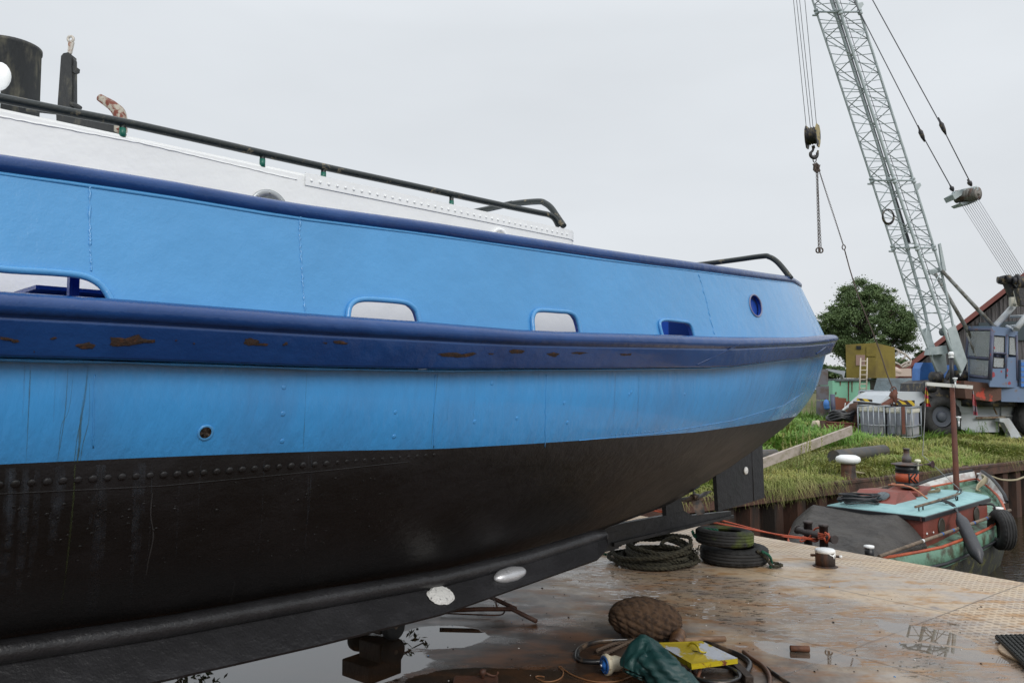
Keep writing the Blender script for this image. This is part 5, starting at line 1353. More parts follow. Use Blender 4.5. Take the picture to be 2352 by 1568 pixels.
# luffing gear
b = MB()
def seg(a, c_, d0, d1, r=.014): b.bar(P(a[0], a[1], d0), P(c_[0], c_[1], d1), r, 5)
pA = [(1780, -400), (1990, 70), (2117, 308), (2189, 438)]; 
tipx = along(cR, -620)
b.tube([P(1705, -505, D-.1), P(2003, 84, D-.1), P(2117, 308, D-.15), P(2189, 438, D-.2)], .016, 5)
b.tube([P(1727, -505, D-.8), P(2004, 0, D-.8), P(2163, 290, D-.8), P(2230, 422, D-.8)], .016, 5)
b.build('pendant_ropes', M_CABLE, crane)
for (x0, y0), (x1, y1), d in (((2108, 288), (2124, 326), D-.15), ((2155, 270), (2173, 310), D-.8), ((2182, 425), (2190, 440), D-.2), ((2222, 412), (2232, 428), D-.8)):
    b = MB(); b.tube([P(x0, y0, d), P(x0+(x1-x0)*.25, y0+(y1-y0)*.25, d), P(x0+(x1-x0)*.4, y0+(y1-y0)*.4, d), P(x0+(x1-x0)*.7, y0+(y1-y0)*.7, d), P(x1, y1, d)], [.02, .03, .07, .06, .02], 8); b.build('rope_socket', M_MACH, crane)
b = MB(); s0, s1 = P(2196, 448, D-.2), P(2248, 440, D-.8); sa = (s1-s0).normalized()
for f in np.linspace(.08, .92, 7): b.lathe([(.05, -.035), (.20, -.04), (.17, 0), (.20, .04), (.05, .035)], s0.lerp(s1, f)+ZV*-.06, sa, 20)
b.bar(s0-sa*.02-ZV*.06, s1+sa*.04-ZV*.06, .05, 8)
b.build('bridle_sheaves', mat('worn_grey_sheave', (.22, .21, .19), .5, col2=(.12, .07, .05), vs=5, lo=.5, hi=.6), crane)
b = MB(); sq = [(2190, 440), (2206, 434), (2225, 430), (2244, 426), (2248, 450), (2241, 462), (2212, 470), (2200, 462)]
b.prism([P(x, y, D-.55) for x, y in [(2188, 447), (2208, 435), (2244, 427), (2243, 438), (2212, 446), (2194, 458)]], (0, .5, 0)); b.prism([P(x, y, D-.5) for x, y in [(2205, 466), (2244, 456), (2245, 462), (2212, 471)]], (0, .5, 0))
for q in (P(2211, 440, D-.4), P(2192, 445, D-.3), P(2241, 434, D-.8)): b.lathe([(.03, -.03), (.07, -.03), (.07, .03), (.03, .03)], q, (0, 1, 0), 14, closed=True)
b.build('bridle_frame', M_CGR, crane)
b = MB()
for k in range(9):
    f = k/8; b.bar(P(2206+40*f, 466-10*f, D-.2-.6*f), P(2327+42*f, 655-3*f, D+.4-.6*f), .009, 4)
b.build('luffing_ropes', mat('pale_wire', (.30, .31, .35), .5, .2), crane)
# hoist fall and hook block
hx = D-1.2; b = MB(); htop = along(cL, -620)+Vector((-.8, -1, .3))
tops = [(1823, 0), (1830, 0), (1837, 0), (1849, 0)]; bots = [(1853, 296), (1862, 292), (1868, 290), (1877, 296)]
for (a, c_) in zip(tops, bots):
    t_ = (a[0]+(a[0]-c_[0])*(1.0), -(c_[1])*1.0); top_ = P(c_[0]+(a[0]-c_[0])*3.05, c_[1]-c_[1]*3.05, hx); b.bar(top_, P(c_[0], c_[1]+8, hx), .009, 5)
b.build('hoist_ropes', M_CABLE, crane)
hb_ = P(1867, 312, hx); b = MB(); bx_ = Vector((.80, -.60, 0)).normalized()
b.lathe([(.2, -.16), (.2, .13)], hb_-ZV*.03, bx_, 16)
for f in (-.13, -.06, .01, .08): b.lathe([(.04, -.03), (.26, -.034), (.22, 0), (.26, .034), (.04, .03)], hb_+bx_*f-ZV*.0, bx_, 22)
hk_ = b.build('hook_block', M_MACH, crane)
b = MB()
for f, m_ in ((-.18, 0), (.13, 0)):
    pr_ = [(-.12, .36), (.12, .36), (.22, .2), (.24, 0), (.2, -.22), (.09, -.42), (-.09, -.42), (-.2, -.22), (-.24, 0), (-.22, .2)]
    yv = Vector((-bx_.y, bx_.x, 0)); b.prism([hb_+bx_*f+yv*u+ZV*v*.85 for u, v in pr_], bx_*.03)
b.build('block_cheeks', mat('black_and_yellow_cheek', (.03, .03, .035), .5, col2=(.35, .28, .12), vs=4.5, lo=.5, hi=.53), hk_)
b = MB(); hkq = P(1869, 350, hx); b.bar(hb_-ZV*.3, hkq+ZV*.12, .05, 8)
b.tube(smoothpath([hkq+Vector((u, 0, v)) for u, v in [(.0, .14), (-.03, .05), (-.09, -.02), (-.085, -.11), (0, -.17), (.09, -.12), (.11, -.02), (.13, .05)]], 4), [.035]*8+[.05]*12+[.045]*5+[.03]*4, 8); b.build('hook', M_MACH, hk_)
def chain(mb, p0, p1, r=.013, ln=.065):
    p0, p1 = Vector(p0), Vector(p1); n_ = max(2, int((p1-p0).length/(ln*.78))); t_ = (p1-p0).normalized(); x_, y_ = basis(t_)
    for i in range(n_):
        c_ = p0.lerp(p1, (i+.5)/n_); u = x_ if i % 2 else y_
        mb.tube([c_+t_*ln*.5*cos(a)+u*ln*.30*sin(a) for a in np.linspace(0, 2*pi, 9)[:-1]], r*.45, 4, closed=True)
slg = thing('chain_sling', 'rusty chain sling hanging doubled from the crane hook', 'chain', P(1880, 578, hx))
b = MB(); rg = P(1871, 365, hx); b.tube([rg+Vector((.05*cos(a), 0, .11*sin(a))) for a in np.linspace(0, 2*pi, 15)[:-1]], .015, 6, closed=True)
chain(b, P(1875, 390, hx), P(1880, 572, hx)); chain(b, P(1878, 390, hx+.05), P(1882, 575, hx)); chain(b, P(1876, 385, hx), P(1886, 570, hx), .014); 
for k in range(9): b.tube([P(1875+random.uniform(-5, 5), 376+random.uniform(0, 18), hx)+Vector((.05*cos(a), .03*sin(a), .05*sin(a))) for a in np.linspace(0, 2*pi, 8)[:-1]], .016, 5, closed=True)
b.build('chain', M_CHAIN, slg)
b = MB(); q = P(1883, 575, hx)
for u in (-.05, .03): b.tube([q+Vector((u+.06*cos(a), 0, .07*sin(a))) for a in np.linspace(0, 2*pi, 13)[:-1]], .022, 6, closed=True)
b.build('end_rings', M_CHAIN, slg)
w1_ = thing('lifting_rope', 'rope and chain running from the crane hook down to the rusty grab', 'rope', P(2053, 905, 22.3))
b = MB(); chain(b, P(1880, 388, hx), P(1937, 563, hx+.5), .016); b.tube([P(1938, 568, hx+.5)+Vector((.05*cos(a), 0, .07*sin(a))) for a in np.linspace(0, 2*pi, 12)[:-1]], .016, 6, closed=True); b.build('chain', M_CHAIN, w1_)
b = MB(); b.tube(smoothpath([P(1940, 574, hx+.5), P(1947, 600, hx+.6), P(1954, 625, hx+.4), P(1975, 690, hx+.2), P(2015, 790, hx), P(2038, 860, hx-.3), P(2054, 900, hx-.5)], 4), .018, 6); b.build('rope', M_CHAIN, w1_)
# gantry (A frame) with hoist winch
b = MB()
for a, c_, r_, d0, d1 in (((2285, 750), (2338, 692), .09, D-.3, D), ((2334, 756), (2385, 690), .09, D-1, D-.7), ((2320, 727), (2380, 724), .05, D, D-.4), ((2316, 750), (2350, 745), .04, D-.4, D-.7), ((2312, 748), (2330, 758), .04, D-.4, D-.7)):
    b.tube([P(a[0], a[1], d0), P(c_[0], c_[1], d1)], r_, 6)
b.build('gantry_frame', M_CWH, crane)
b = MB(); z10 = lambda l: [(2126+x*.096, 602+y*.096) for x, y in l]
b.prism([P(x, y, D-.2) for x, y in z10([(1860, 400), (1900, 310), (1990, 320), (2010, 400), (2340, 820), (2450, 1040), (2160, 1020), (2100, 850), (1970, 520), (1850, 490)])], (0, .25, 0))
b.prism([P(x, y, D-.9) for x, y in z10([(2200, 620), (2400, 620), (2600, 1020), (2300, 1030)])], (0, .2, 0))
b.lathe([(.28, -.05), (.28, .02), (.2, .03), (.2, .6), (.28, .61), (.28, .68)], P(2338, 650, D-.2), Vector((1, -.35, 0)), 20)
b.lathe([(.1, -.3), (.1, .3)], P(2316, 642, D-.1), (1, -.3, 0), 14)
for q in (P(2316, 640, D-.25), P(2330, 645, D-.3)): b.lathe([(.04, -.05), (.12, -.05), (.12, .05), (.04, .05)], q, (1, -.3, 0), 14)
b.build('winch_head', M_MACH, crane)
b = MB(); b.box(P(2328, 693, D-.3), (.22, .1, .28)); b.tube(smoothpath([P(2332, 668, D-.3), P(2335, 685, D-.35), P(2330, 700, D-.35)], 3), .06, 8); b.build('work_lamp', mat('dull_cream', (.5, .49, .42), .6), crane)
# cab: front to the left, side to the right
C0_ = P(2278, 752, 23.0); dirF = (P(2222, 752, 23.9)-C0_); dirF.z = 0; dirS = (P(2340, 752, 23.5)-C0_); dirS.z = 0
def CF(x, y, o=0): return onV(x, y, C0_+Vector((-.1, -.2, 0)).normalized()*o*0, dirF)+Vector((-dirF.y, dirF.x, 0)).normalized()*-0*o
nF = Vector((-dirF.y, dirF.x, 0)).normalized(); nF = nF if nF.y < 0 or nF.x < 0 else -nF
if nF.dot(CAM-C0_) < 0: nF = -nF
nS = Vector((-dirS.y, dirS.x, 0)).normalized(); nS = nS if nS.dot(CAM-C0_) > 0 else -nS
def QF(x, y, o=0): return PL(x, y, C0_, nF)+nF*o
def QS(x, y, o=0): return PL(x, y, C0_, nS)+nS*o
def pan(mb, pts, n_, th=.03, mi=0): mb.prism(pts, -n_*th, mi)
M_CFR = mat('grey_violet_cab_frame', (.09, .10, .16), .5, col2=(.16, .08, .06), vs=5, lo=.58, hi=.68)
cabn = thing('x', 'x', 'x', C0_) if 0 else None
def frame_bar(mb, pts, r=.035, mi=0):
    for i in range(len(pts)-1): mb.bar(pts[i], pts[i+1], r, 4, mi)
b = MB()
frame_bar(b, [QF(2225, 757), QF(2215, 862), QF(2272, 868), QF(2278, 757), QF(2225, 757)], .045)
frame_bar(b, [QF(2220, 820), QF(2273, 824)], .035)
frame_bar(b, [QS(2280, 760), QS(2275, 872)], .05)
frame_bar(b, [QS(2312, 768), QS(2310, 868)], .03); frame_bar(b, [QS(2334, 770), QS(2336, 872)], .05); frame_bar(b, [QS(2280, 810), QS(2312, 812)], .03)
b.build('cab_frame', M_CFR, crane)
b = MB(); 
b.hexa([QF(2222, 757), QF(2278, 757), QS(2338, 764), QS(2338, 764)+(QF(2222, 757)-QF(2278, 757))], [QF(2222, 751)+ZV*.03, QF(2278, 751)+ZV*.03, QS(2339, 758)+ZV*.03, QS(2339, 758)+(QF(2222, 751)-QF(2278, 751))+ZV*.03])
b.build('cab_roof', M_CBL, crane)
b = MB()
pan(b, [QS(2277, 846), QS(2274, 888), QS(2337, 890), QS(2337, 820), QS(2312, 820), QS(2312, 846)], nS); 
pan(b, [QS(2278, 752), QS(2278, 769), QS(2338, 774), QS(2338, 758)], nS); pan(b, [QS(2310, 768), QS(2317, 770), QS(2315, 850), QS(2309, 850)], nS, .02)
pan(b, [QF(2216, 858), QF(2272, 866), QF(2272, 884), QF(2215, 876)], nF)
bk = QF(2222, 757)-QF(2278, 757); pan(b, [QS(2336, 764), QS(2336, 764)+bk, QS(2336, 886)+bk, QS(2336, 886)], -dirS.normalized(), .03)
pan(b, [QS(2280, 764)+bk, QS(2336, 764)+bk, QS(2336, 886)+bk, QS(2280, 886)+bk], -nS, .03)
b.build('cab_panels', M_CBL, crane)
M_CGL, ntg, bg_ = nodes('hazy_cab_glass'); setc(bg_, 'Base Color', (.62, .66, .66, 1)); setc(bg_, 'Roughness', .12); setc(bg_, 'Alpha', .32)
for nm, pts in (('side_window', [QS(2283, 772), QS(2307, 774), QS(2306, 814), QS(2281, 812)]), ('side_window', [QS(2282, 820), QS(2306, 822), QS(2305, 845), QS(2281, 843)]), ('side_window', [QS(2318, 774), QS(2331, 775), QS(2334, 816), QS(2317, 814)]),
               ('front_window', [QF(2226, 760), QF(2275, 760), QF(2272, 820), QF(2221, 816)]), ('front_window', [QF(2220, 824), QF(2271, 828), QF(2269, 864), QF(2217, 858)])):
    b = MB(); pan(b, pts, nF if 'front' in nm else nS, .008); wdw = b.build(nm, M_CGL, crane)
    if 'side' in nm:
        b = MB(); b.tube(pts, .016, 4, closed=True); b.build('window_frame', M_BK, wdw)
b = MB(); b.box(QS(2300, 850)+bk*.5, (.5, .5, .12)); b.box(QS(2312, 825)+bk*.5, (.14, .5, .6)); b.bar(QS(2286, 870)+bk*.5, QS(2286, 835)+bk*.5, .02, 6); b.build('driver_seat', M_CFR, crane)
b = MB()
for x, y, r_ in ((2281, 861, .09), (2313, 850, .06), (2318, 880, .06), (2313, 862, .04), (2300, 853, .04), (2283, 798, .05), (2276, 814, .05)):
    b = MB(); q = QS(x, y, .002); pts = [q+dirS.normalized()*cos(a)*r_*random.uniform(.6, 1.2)+ZV*sin(a)*r_*random.uniform(.6, 1.1) for a in np.linspace(0, 2*pi, 11)[:-1]]; b.prism(pts, nS*.002); b.build('red_paint_mark', mat('red_primer_mark', (.30, .05, .06), .6) if 'red_primer_mark' not in MATS else MATS['red_primer_mark'], crane)
# superstructure bed, turntable, engine house
b = MB(); b.prism([P(x, y, 23.2) for x, y in [(2214, 874), (2300, 882), (2300, 918), (2282, 922), (2218, 914)]], (0, .5, 0)); b.build('front_plate', M_CRU, crane)
b = MB(); b.prism([P(x, y, 23.4) for x, y in [(2296, 886), (2440, 892), (2440, 926), (2300, 922)]], (0, 1.4, 0)); b.prism([P(x, y, 23.35) for x, y in [(2345, 826), (2440, 826), (2440, 890), (2345, 888)]], (0, 1.6, 0)); b.build('engine_house', M_CBL, crane)
b = MB()
for k in range(5): b.prism([P(x, y, 23.33) for x, y in [(2346, 832+k*12), (2440, 832+k*12), (2440, 840+k*12), (2346, 840+k*12)]], (0, .02, 0))
b.build('louvres', M_CBB, crane)
b = MB(); b.prism([P(x, y, 24.0) for x, y in [(2128, 880), (2150, 872), (2215, 874), (2218, 915), (2140, 912), (2126, 900)]], (0, 1.6, 0)); b.lathe([(.9, -.12), (1.0, -.1), (1.0, .12), (.9, .14)], P(2250, 924, 24.6), ZV, 30)
for q in ((2150, 866), (2172, 880), (2135, 888), (2205, 862)): b.lathe([(.05, -.15), (.17, -.14), (.17, .14), (.05, .15)], P(q[0], q[1], 24), (1, .2, 0), 14)
b.tube([P(2168, 884, 23.9), P(2182, 852, 23.9), P(2190, 868, 23.9)], .06, 6)
b.build('slewing_bed', M_MACH, crane)
b = MB(); b.prism([P(x, y, 24.9) for x, y in [(2112, 886), (2114, 846), (2120, 832), (2148, 833), (2166, 845), (2166, 886)]], (0, .5, 0)); b.prism([P(x, y, 25.2) for x, y in [(2180, 838), (2218, 838), (2216, 880), (2180, 880)]], (0, .5, 0)); b.build('blue_covers', M_CBB, crane)
# carrier
b = MB(); dC = 24.2
b.prism([P(x, y, dC) for x, y in [(2008, 938), (2018, 928), (2040, 908), (2058, 900), (2132, 899), (2200, 910), (2225, 917), (2440, 924), (2440, 975), (2230, 972), (2200, 950), (2190, 928), (2150, 910), (2120, 922), (2100, 936), (2085, 942)]], (0, 2.1, 0))
b.prism([P(x, y, dC-.05) for x, y in [(2206, 950), (2225, 948), (2295, 955), (2295, 992), (2228, 992), (2208, 985)]], (0, .6, 0))
b.prism([P(x, y, dC-.1) for x, y in [(2194, 918), (2222, 920), (2232, 948), (2208, 949), (2200, 938)]], (0, .5, 0))
b.prism([P(x, y, dC-.06) for x, y in [(2300, 926), (2325, 928), (2322, 952), (2300, 952)]], (0, .1, 0)); b.prism([P(x, y, dC-.1) for x, y in [(2300, 952), (2326, 953), (2326, 956), (2300, 955)]], (0, .4, 0))
b.build('carrier_body', M_CWH, crane)
b = MB(); b.prism([P(x, y, dC-.35) for x, y in [(2296, 960), (2318, 960), (2341, 994), (2344, 1004), (2322, 1006), (2320, 996), (2306, 970), (2296, 968)]], (0, .25, 0)); b.lathe([(.16, -.05), (.17, 0), (.1, .1), (0, .12)], P(2331, 1002, dC-.2), ZV, 14); b.build('outrigger_leg', M_CWH, crane)
b = MB(); b.bar(P(2242, 960, dC-.15), P(2308, 958, dC-.15), .04, 4); b.bar(P(2272, 914, dC-.2), P(2290, 952, dC-.2), .025, 5); b.build('step_rail', mat('rust_edged_rail', (.4, .36, .28), .6, col2=(.2, .1, .05), vs=6), crane)
def wheel(x, y, R, d, name='wheel'):
    c_ = P(x, y, d); ax_ = Vector((.05, -1, 0)); b = MB(); tyre(b, c_, ax_, R, .42, .55, 60); w_ = b.build(name, M_TYRE2, crane)
    b = MB(); b.lathe([(R*.56, .10), (R*.5, .14), (R*.45, .02), (R*.3, -.02), (R*.28, .12), (R*.18, .16), (0, .17)], c_, ax_, 28); b.build('wheel_rim', mat('dusty_blue_grey_rim', (.06, .07, .09), .6) if 'dusty_blue_grey_rim' not in MATS else MATS['dusty_blue_grey_rim'], w_)
wheel(2158, 956, .60, 24.0); wheel(2375, 958, .60, 24.0); wheel(2124, 956, .60, 25.9)
for poly in ([(2058, 919), (2101, 919), (2101, 935), (2062, 933)], [(1970, 914), (2004, 917), (2004, 923), (1968, 920)]):
    M_HZ = MATS.get('hazard_stripes')
    if not M_HZ:
        M_HZ, nth, bh = nodes('hazard_stripes'); NN = nth.nodes; wv_ = NN.new('ShaderNodeTexWave'); wv_.inputs['Scale'].default_value = 2.4; wv_.bands_direction = 'DIAGONAL'; tch = NN.new('ShaderNodeTexCoord'); mph = NN.new('ShaderNodeMapping'); mph.inputs['Rotation'].default_value = (0, radians(0), 0); mph.inputs['Scale'].default_value = (1, 0, 1)
        nth.links.new(tch.outputs['Object'], mph.inputs[0]); nth.links.new(mph.outputs[0], wv_.inputs['Vector']); rp_ = NN.new('ShaderNodeValToRGB'); rp_.color_ramp.interpolation = 'CONSTANT'; rp_.color_ramp.elements[0].color = (.01, .01, .012, 1); rp_.color_ramp.elements[1].position = .5; rp_.color_ramp.elements[1].color = (.55, .38, .02, 1)
        nth.links.new(wv_.outputs['Fac'], rp_.inputs[0]); nth.links.new(rp_.outputs[0], bh.inputs['Base Color'])
    b = MB(); b.prism([P(x, y, 24.0) for x, y in poly], (0, .04, 0)); b.build('hazard_board', M_HZ, crane)
b = MB(); b.prism([P(x, y, 24.02) for x, y in [(1966, 921), (2012, 925), (2080, 935), (2080, 941), (1966, 932)]], (0, .2, 0)); b.prism([P(x, y, 24.02) for x, y in [(2101, 920), (2112, 922), (2112, 940), (2101, 938)]], (0, .06, 0), 1); b.build('bumper', [M_BK, M_CWH], crane)

# ================================================================== yard clutter on the bank
def ground_at(x, y): g = G(x, y, QZ+.1); return Vector((g.x, g.y, QZ))
# IBC tanks
M_IBC = mat('cloudy_white_plastic', (.24, .26, .32), .5, col2=(.36, .36, .36), vs=1.4, lo=.45, hi=.6)
M_GALV = mat('galvanised_tube', (.30, .33, .36), .45, .4)
def ibc(x0, x1, ytop, ybot, d, label, ybl=None):
    a_, c_ = P(x0, ytop, d), P(x1, ytop+(x1-x0)*.055, d-.45); z1, z0 = a_.z-.03, .3; vx = c_-a_; vx.z = 0; ln = vx.length; vx.normalize(); vy = Vector((-vx.y, vx.x, 0))
    if vy.y < 0: vy = -vy
    Rm = Matrix.Rotation(atan2(vx.y, vx.x), 3, 'Z'); o = thing('ibc_tank', label, 'tank', (a_.x, a_.y, z0), 'caged liquid tanks')
    base = Vector((a_.x, a_.y, 0)); H_ = z1-z0
    b = MB(); b.box(base+vx*ln/2+vy*.5+ZV*(z0+H_/2+.03), (ln-.06, .94, H_-.12), Rm, bev=.07); b.build('plastic_tank', M_IBC, o)
    b = MB(); b.box(base+vx*ln/2+vy*.5+ZV*(z1-.09), (ln-.02, .985, .17), Rm, bev=.05); b.build('white_shoulder', mat('cream_white_plastic', (.68, .66, .58), .5) if 'cream_white_plastic' not in MATS else MATS['cream_white_plastic'], o)
    b = MB(); n_ = 5
    for i in range(n_+1):
        p = base+vx*ln*i/n_-vy*.01; b.bar(p+ZV*z0, p+ZV*z1, .018, 6); q = p+vy*1.02; b.bar(q+ZV*z0, q+ZV*z1, .018, 6)
    for z in (z0+.1, z0+.4, z1): 
        b.tube([base-vy*.02+ZV*z, base+vx*ln-vy*.02+ZV*z, base+vx*ln+vy*1.02+ZV*z, base+vy*1.02+ZV*z], .02 if z < z1 else .028, 6, closed=True)
    b.build('cage', M_GALV, o); return o
ibc(1970, 2030, 929, 1000, 22.4, 'caged liquid tank at the left of the pair below the crane hood')
ib2 = ibc(2031, 2094, 932, 1000, 22.0, 'caged liquid tank at the right of the pair in front of the crane tyre')
b = MB(); q = P(2074, 936, 21.6); b.box(Vector((q.x, q.y, q.z-.35)), (.09, .03, .75)); b.build('rusty_strap', M_MR, ib2)
# rusty grab claw above the tanks
gc = P(2053, 912, 22.3); gr_ = thing('rusty_grab', 'rusty claw and rods hanging on the rope above the caged tanks', 'grab', gc)
b = MB(); b.sphere(gc+ZV*.03, .12, (.9, .8, 1.4), 12, fn=lambda v: 1+.25*sin(7*v.z+5*v.x)); b.tube([gc-ZV*.05+Vector((-.02, 0, 0)), P(2030, 930, 22.3), P(2019, 945, 22.3)], [.07, .08, .03], 6)
for x, y in ((2048, 934), (2062, 938), (2085, 925)): b.bar(gc, P(x, y, 22.4), .018, 5)
b.tube([gc+ZV*.1+Vector((.08*cos(a), 0, .1+.1*sin(a))) for a in np.linspace(0, 2*pi, 11)[:-1]], .016, 5, closed=True)
b.build('claw', M_MR, gr_)
b = MB(); b.box(P(2046, 931, 22.5), (.18, .2, .1)); b.box(P(2075, 933, 22.4), (.40, .2, .11)); b.build('black_weights', M_BK, gr_)
# rusty skip with tilted plate
sk0 = ground_at(1900, 1003); skp = thing('rusty_skip', 'rusty open steel box with a tilted plate standing beside the tanks', 'skip', sk0)
b = MB(); d = 22.6; f0_, f1_ = P(1897, 969, d), P(1972, 974, d); 
for a_, c_ in ((f0_, f1_), (f0_, f0_+Vector((.3, 1.2, 0))), (f1_, f1_+Vector((.3, 1.2, 0))), (f0_+Vector((.3, 1.2, 0)), f1_+Vector((.3, 1.2, 0)))):
    b.prism([Vector((a_.x, a_.y, 0)), Vector((c_.x, c_.y, 0)), c_, a_], (.0, .03, 0))
b.bar(f0_, f1_, .03, 4); b.build('box', M_MR, skp)
b = MB(); b.prism([P(x, y, d+.1) for x, y in [(1938, 966), (1951, 928), (1968, 922), (1974, 972)]], (.2, .4, 0)); b.build('tilted_plate', M_CAPB, skp)
b = MB(); q = P(1928, 962, d+.2)
for k in range(4): b.tube([q+Vector((.35*cos(a)+.03*k, .2*sin(a), .06*k+.05*sin(a*3+k))) for a in np.linspace(0, 6, 14)], .05, 6)
tag(b.build('black_hose', M_TBK), 'black corrugated hose lying on the rusty skip', 'hose')
# plank leaning over the bank edge
M_PLK = mat('weathered_pale_plank', (.42, .36, .32), .8, col2=(.30, .26, .20), vs=2.5, bump=.4, bs=30, stretch=(1, 1, 4))
pA_, pB_ = P(1738, 1070, 12.6), P(1958, 988, 18.5); dr = (pB_-pA_).normalized(); pk_ = thing('long_plank', 'long pale weathered plank leaning up over the grass behind the rudder', 'plank', pA_)
sd = Vector((-dr.y, dr.x, 0)).normalized(); up_ = sd.cross(dr).normalized(); up_ = up_ if up_.z > 0 else -up_
tl = (Vector((0, 0, 1))-dr*dr.z).normalized()
b = MB(); hA, hB_ = .075, .10
b.hexa([pA_-tl*hA, pA_-tl*hA+sd*.06, pB_-tl*hB_+sd*.06, pB_-tl*hB_], [pA_+tl*hA, pA_+tl*hA+sd*.06, pB_+tl*hB_+sd*.06, pB_+tl*hB_]); b.build('board', M_PLK, pk_)
# black pipes in the grass
M_PIPE = mat('grey_plastic_pipe', (.06, .062, .065), .55, col2=(.09, .075, .06), vs=3)
b = MB(); b.tube([P(1915, 1049, 16.2), P(1970, 1042, 17.0), P(2030, 1035, 17.8)], .14, 12); tag(b.build('large_pipe', M_PIPE), 'fat dark grey pipe half buried in the grass behind the white bollard', 'pipe')
b = MB(); b.tube([P(1700, 1050, 15), P(1780, 1046, 15.6)], .13, 12); tag(b.build('large_pipe', M_PIPE), 'dark grey pipe in the grass just right of the rudder', 'pipe')
# bollard
bq = G(1949, 1100, QZ); kq = bq.y/1800; bo = thing('quay_bollard', 'white topped rusty bollard on the grassy quay edge', 'bollard', bq)
b = MB(); b.lathe([(23*kq, 0), (22*kq, .02), (17*kq, .05), (15.5*kq, .15), (16*kq, .3)], bq, ZV, 22); b.build('bollard_body', M_RUSTP, bo)
b = MB(); b.lathe([(15*kq, .28), (21*kq, .29), (26*kq, .32), (27*kq, .36), (25*kq, .40), (17*kq, .43), (0, .435)], bq, ZV, 26, sx=1.0); b.build('bollard_head', M_WCAP, bo)
# green container with olive cabin on top
M_MINT = mat('mint_container_paint', (.20, .47, .33), .6, col2=(.16, .07, .035), vs=1.1, lo=.62, hi=.70, bump=.1, bs=10, stretch=(1.5, 1.5, .5))
M_OLV = mat('olive_cabin_paint', (.20, .155, .025), .7, col2=(.10, .07, .025), vs=.8, lo=.45, hi=.70, bump=.15, bs=12)
dG = 33.0; g0 = P(1905, 950, dG); con = thing('green_container', 'mint green shipping container with brown patch and rust runs', 'container', (g0.x, g0.y, .1))
def blk(mb, x0, x1, y0, y1, d, dep, zb=None, mi=0):
    pts = [P(x0, y0, d), P(x1, y0, d), P(x1, y1, d), P(x0, y1, d)]
    if zb is not None: pts[2].z = pts[3].z = zb
    mb.prism(pts, (dep*.18, dep, 0), mi); return mb
b = MB(); blk(b, 1912, 2030, 874, 950, dG, 2.4, .05); b.build('container_body', M_MINT, con)
b = MB(); b.box(P(1971, 872, dG)+Vector((.2, 1.2, 0)), (2.3, 2.6, .1)); b.build('roof_edge', M_CGD, con)
b = MB(); b.prism([P(x, y, dG-.03) for x, y in [(1912, 911), (1926, 911), (1926, 913), (1944, 914), (1944, 921), (1955, 921), (1955, 955), (1912, 958)]], (0, .02, 0)); b.build('brown_patch', mat('red_brown_primer', (.21, .07, .04), .7), con)
for x, a_, c_ in ((1949, 875, 935), (1957, 875, 900), (1930, 876, 886), (1920, 900, 906)):
    b = MB(); b.prism([P(x-1.2, a_, dG-.02), P(x+1.6, a_, dG-.02), P(x+.8, c_, dG-.02), P(x-.6, c_, dG-.02)], (0, .01, 0)); b.build('rust_run', M_MR, con)
oc = thing('olive_cabin', 'mustard olive site cabin standing on top of the green container', 'cabin', P(1975, 867, dG))
b = MB(); q0, q1, q2 = P(1944, 865, dG+.1), P(2012, 867, dG-.4), P(2057, 863, dG+.8); h_ = P(1944, 791, dG).z; 
for v in (q0, q1, q2): v.z = P(1975, 868, dG).z
q3 = q0+(q2-q1); up0 = ZV*(h_-q0.z)
b.hexa([q0, q1, q2, q3], [q0+up0, q1+up0+ZV*.05, q2+up0-ZV*.08, q3+up0-ZV*.05]); b.build('cabin_body', M_OLV, oc)
b = MB(); nn2 = (q1-q0).cross(ZV).normalized(); nn2 = nn2 if nn2.y < 0 else -nn2
def OQ(x, y, o=.01): return PL(x, y, q0, nn2)+nn2*o
b.prism([OQ(1966, 815), OQ(1987, 815), OQ(1987, 839), OQ(1966, 839)], nn2*.02); b.build('pink_panel', mat('faded_pink_board', (.30, .20, .17), .7), oc)
b = MB(); b.prism([OQ(1967, 794), OQ(1978, 794), OQ(1978, 802), OQ(1967, 802)], nn2*.03); b.build('vent', M_BK, oc)
b = MB(); b.prism([OQ(1990, 795), OQ(2013, 795), OQ(2013, 818), OQ(1990, 818)], nn2*.03); b.build('hatch', M_OLV, oc)
ld = thing('ladder', 'pale ladder leaning on the green container and olive cabin', 'ladder', P(1974, 900, dG-.5)); b = MB()
for x0, x1 in ((1974, 1977), (1990, 1992)): b.bar(P(x0, 905, dG-.9), P(x1, 822, dG-.5), .03, 5)
b.build('stiles', M_POLE if 0 else mat('pale_ladder', (.5, .44, .36), .7), ld)
for i in range(8):
    y = 829+i*10.5; b = MB(); b.bar(P(1976.5-(y-822)*.03, y, dG-.5-(y-822)/83*.4), P(1991.5-(y-822)*.03, y, dG-.5-(y-822)/83*.4), .022, 5); b.build('rung', MATS['pale_ladder'], ld)
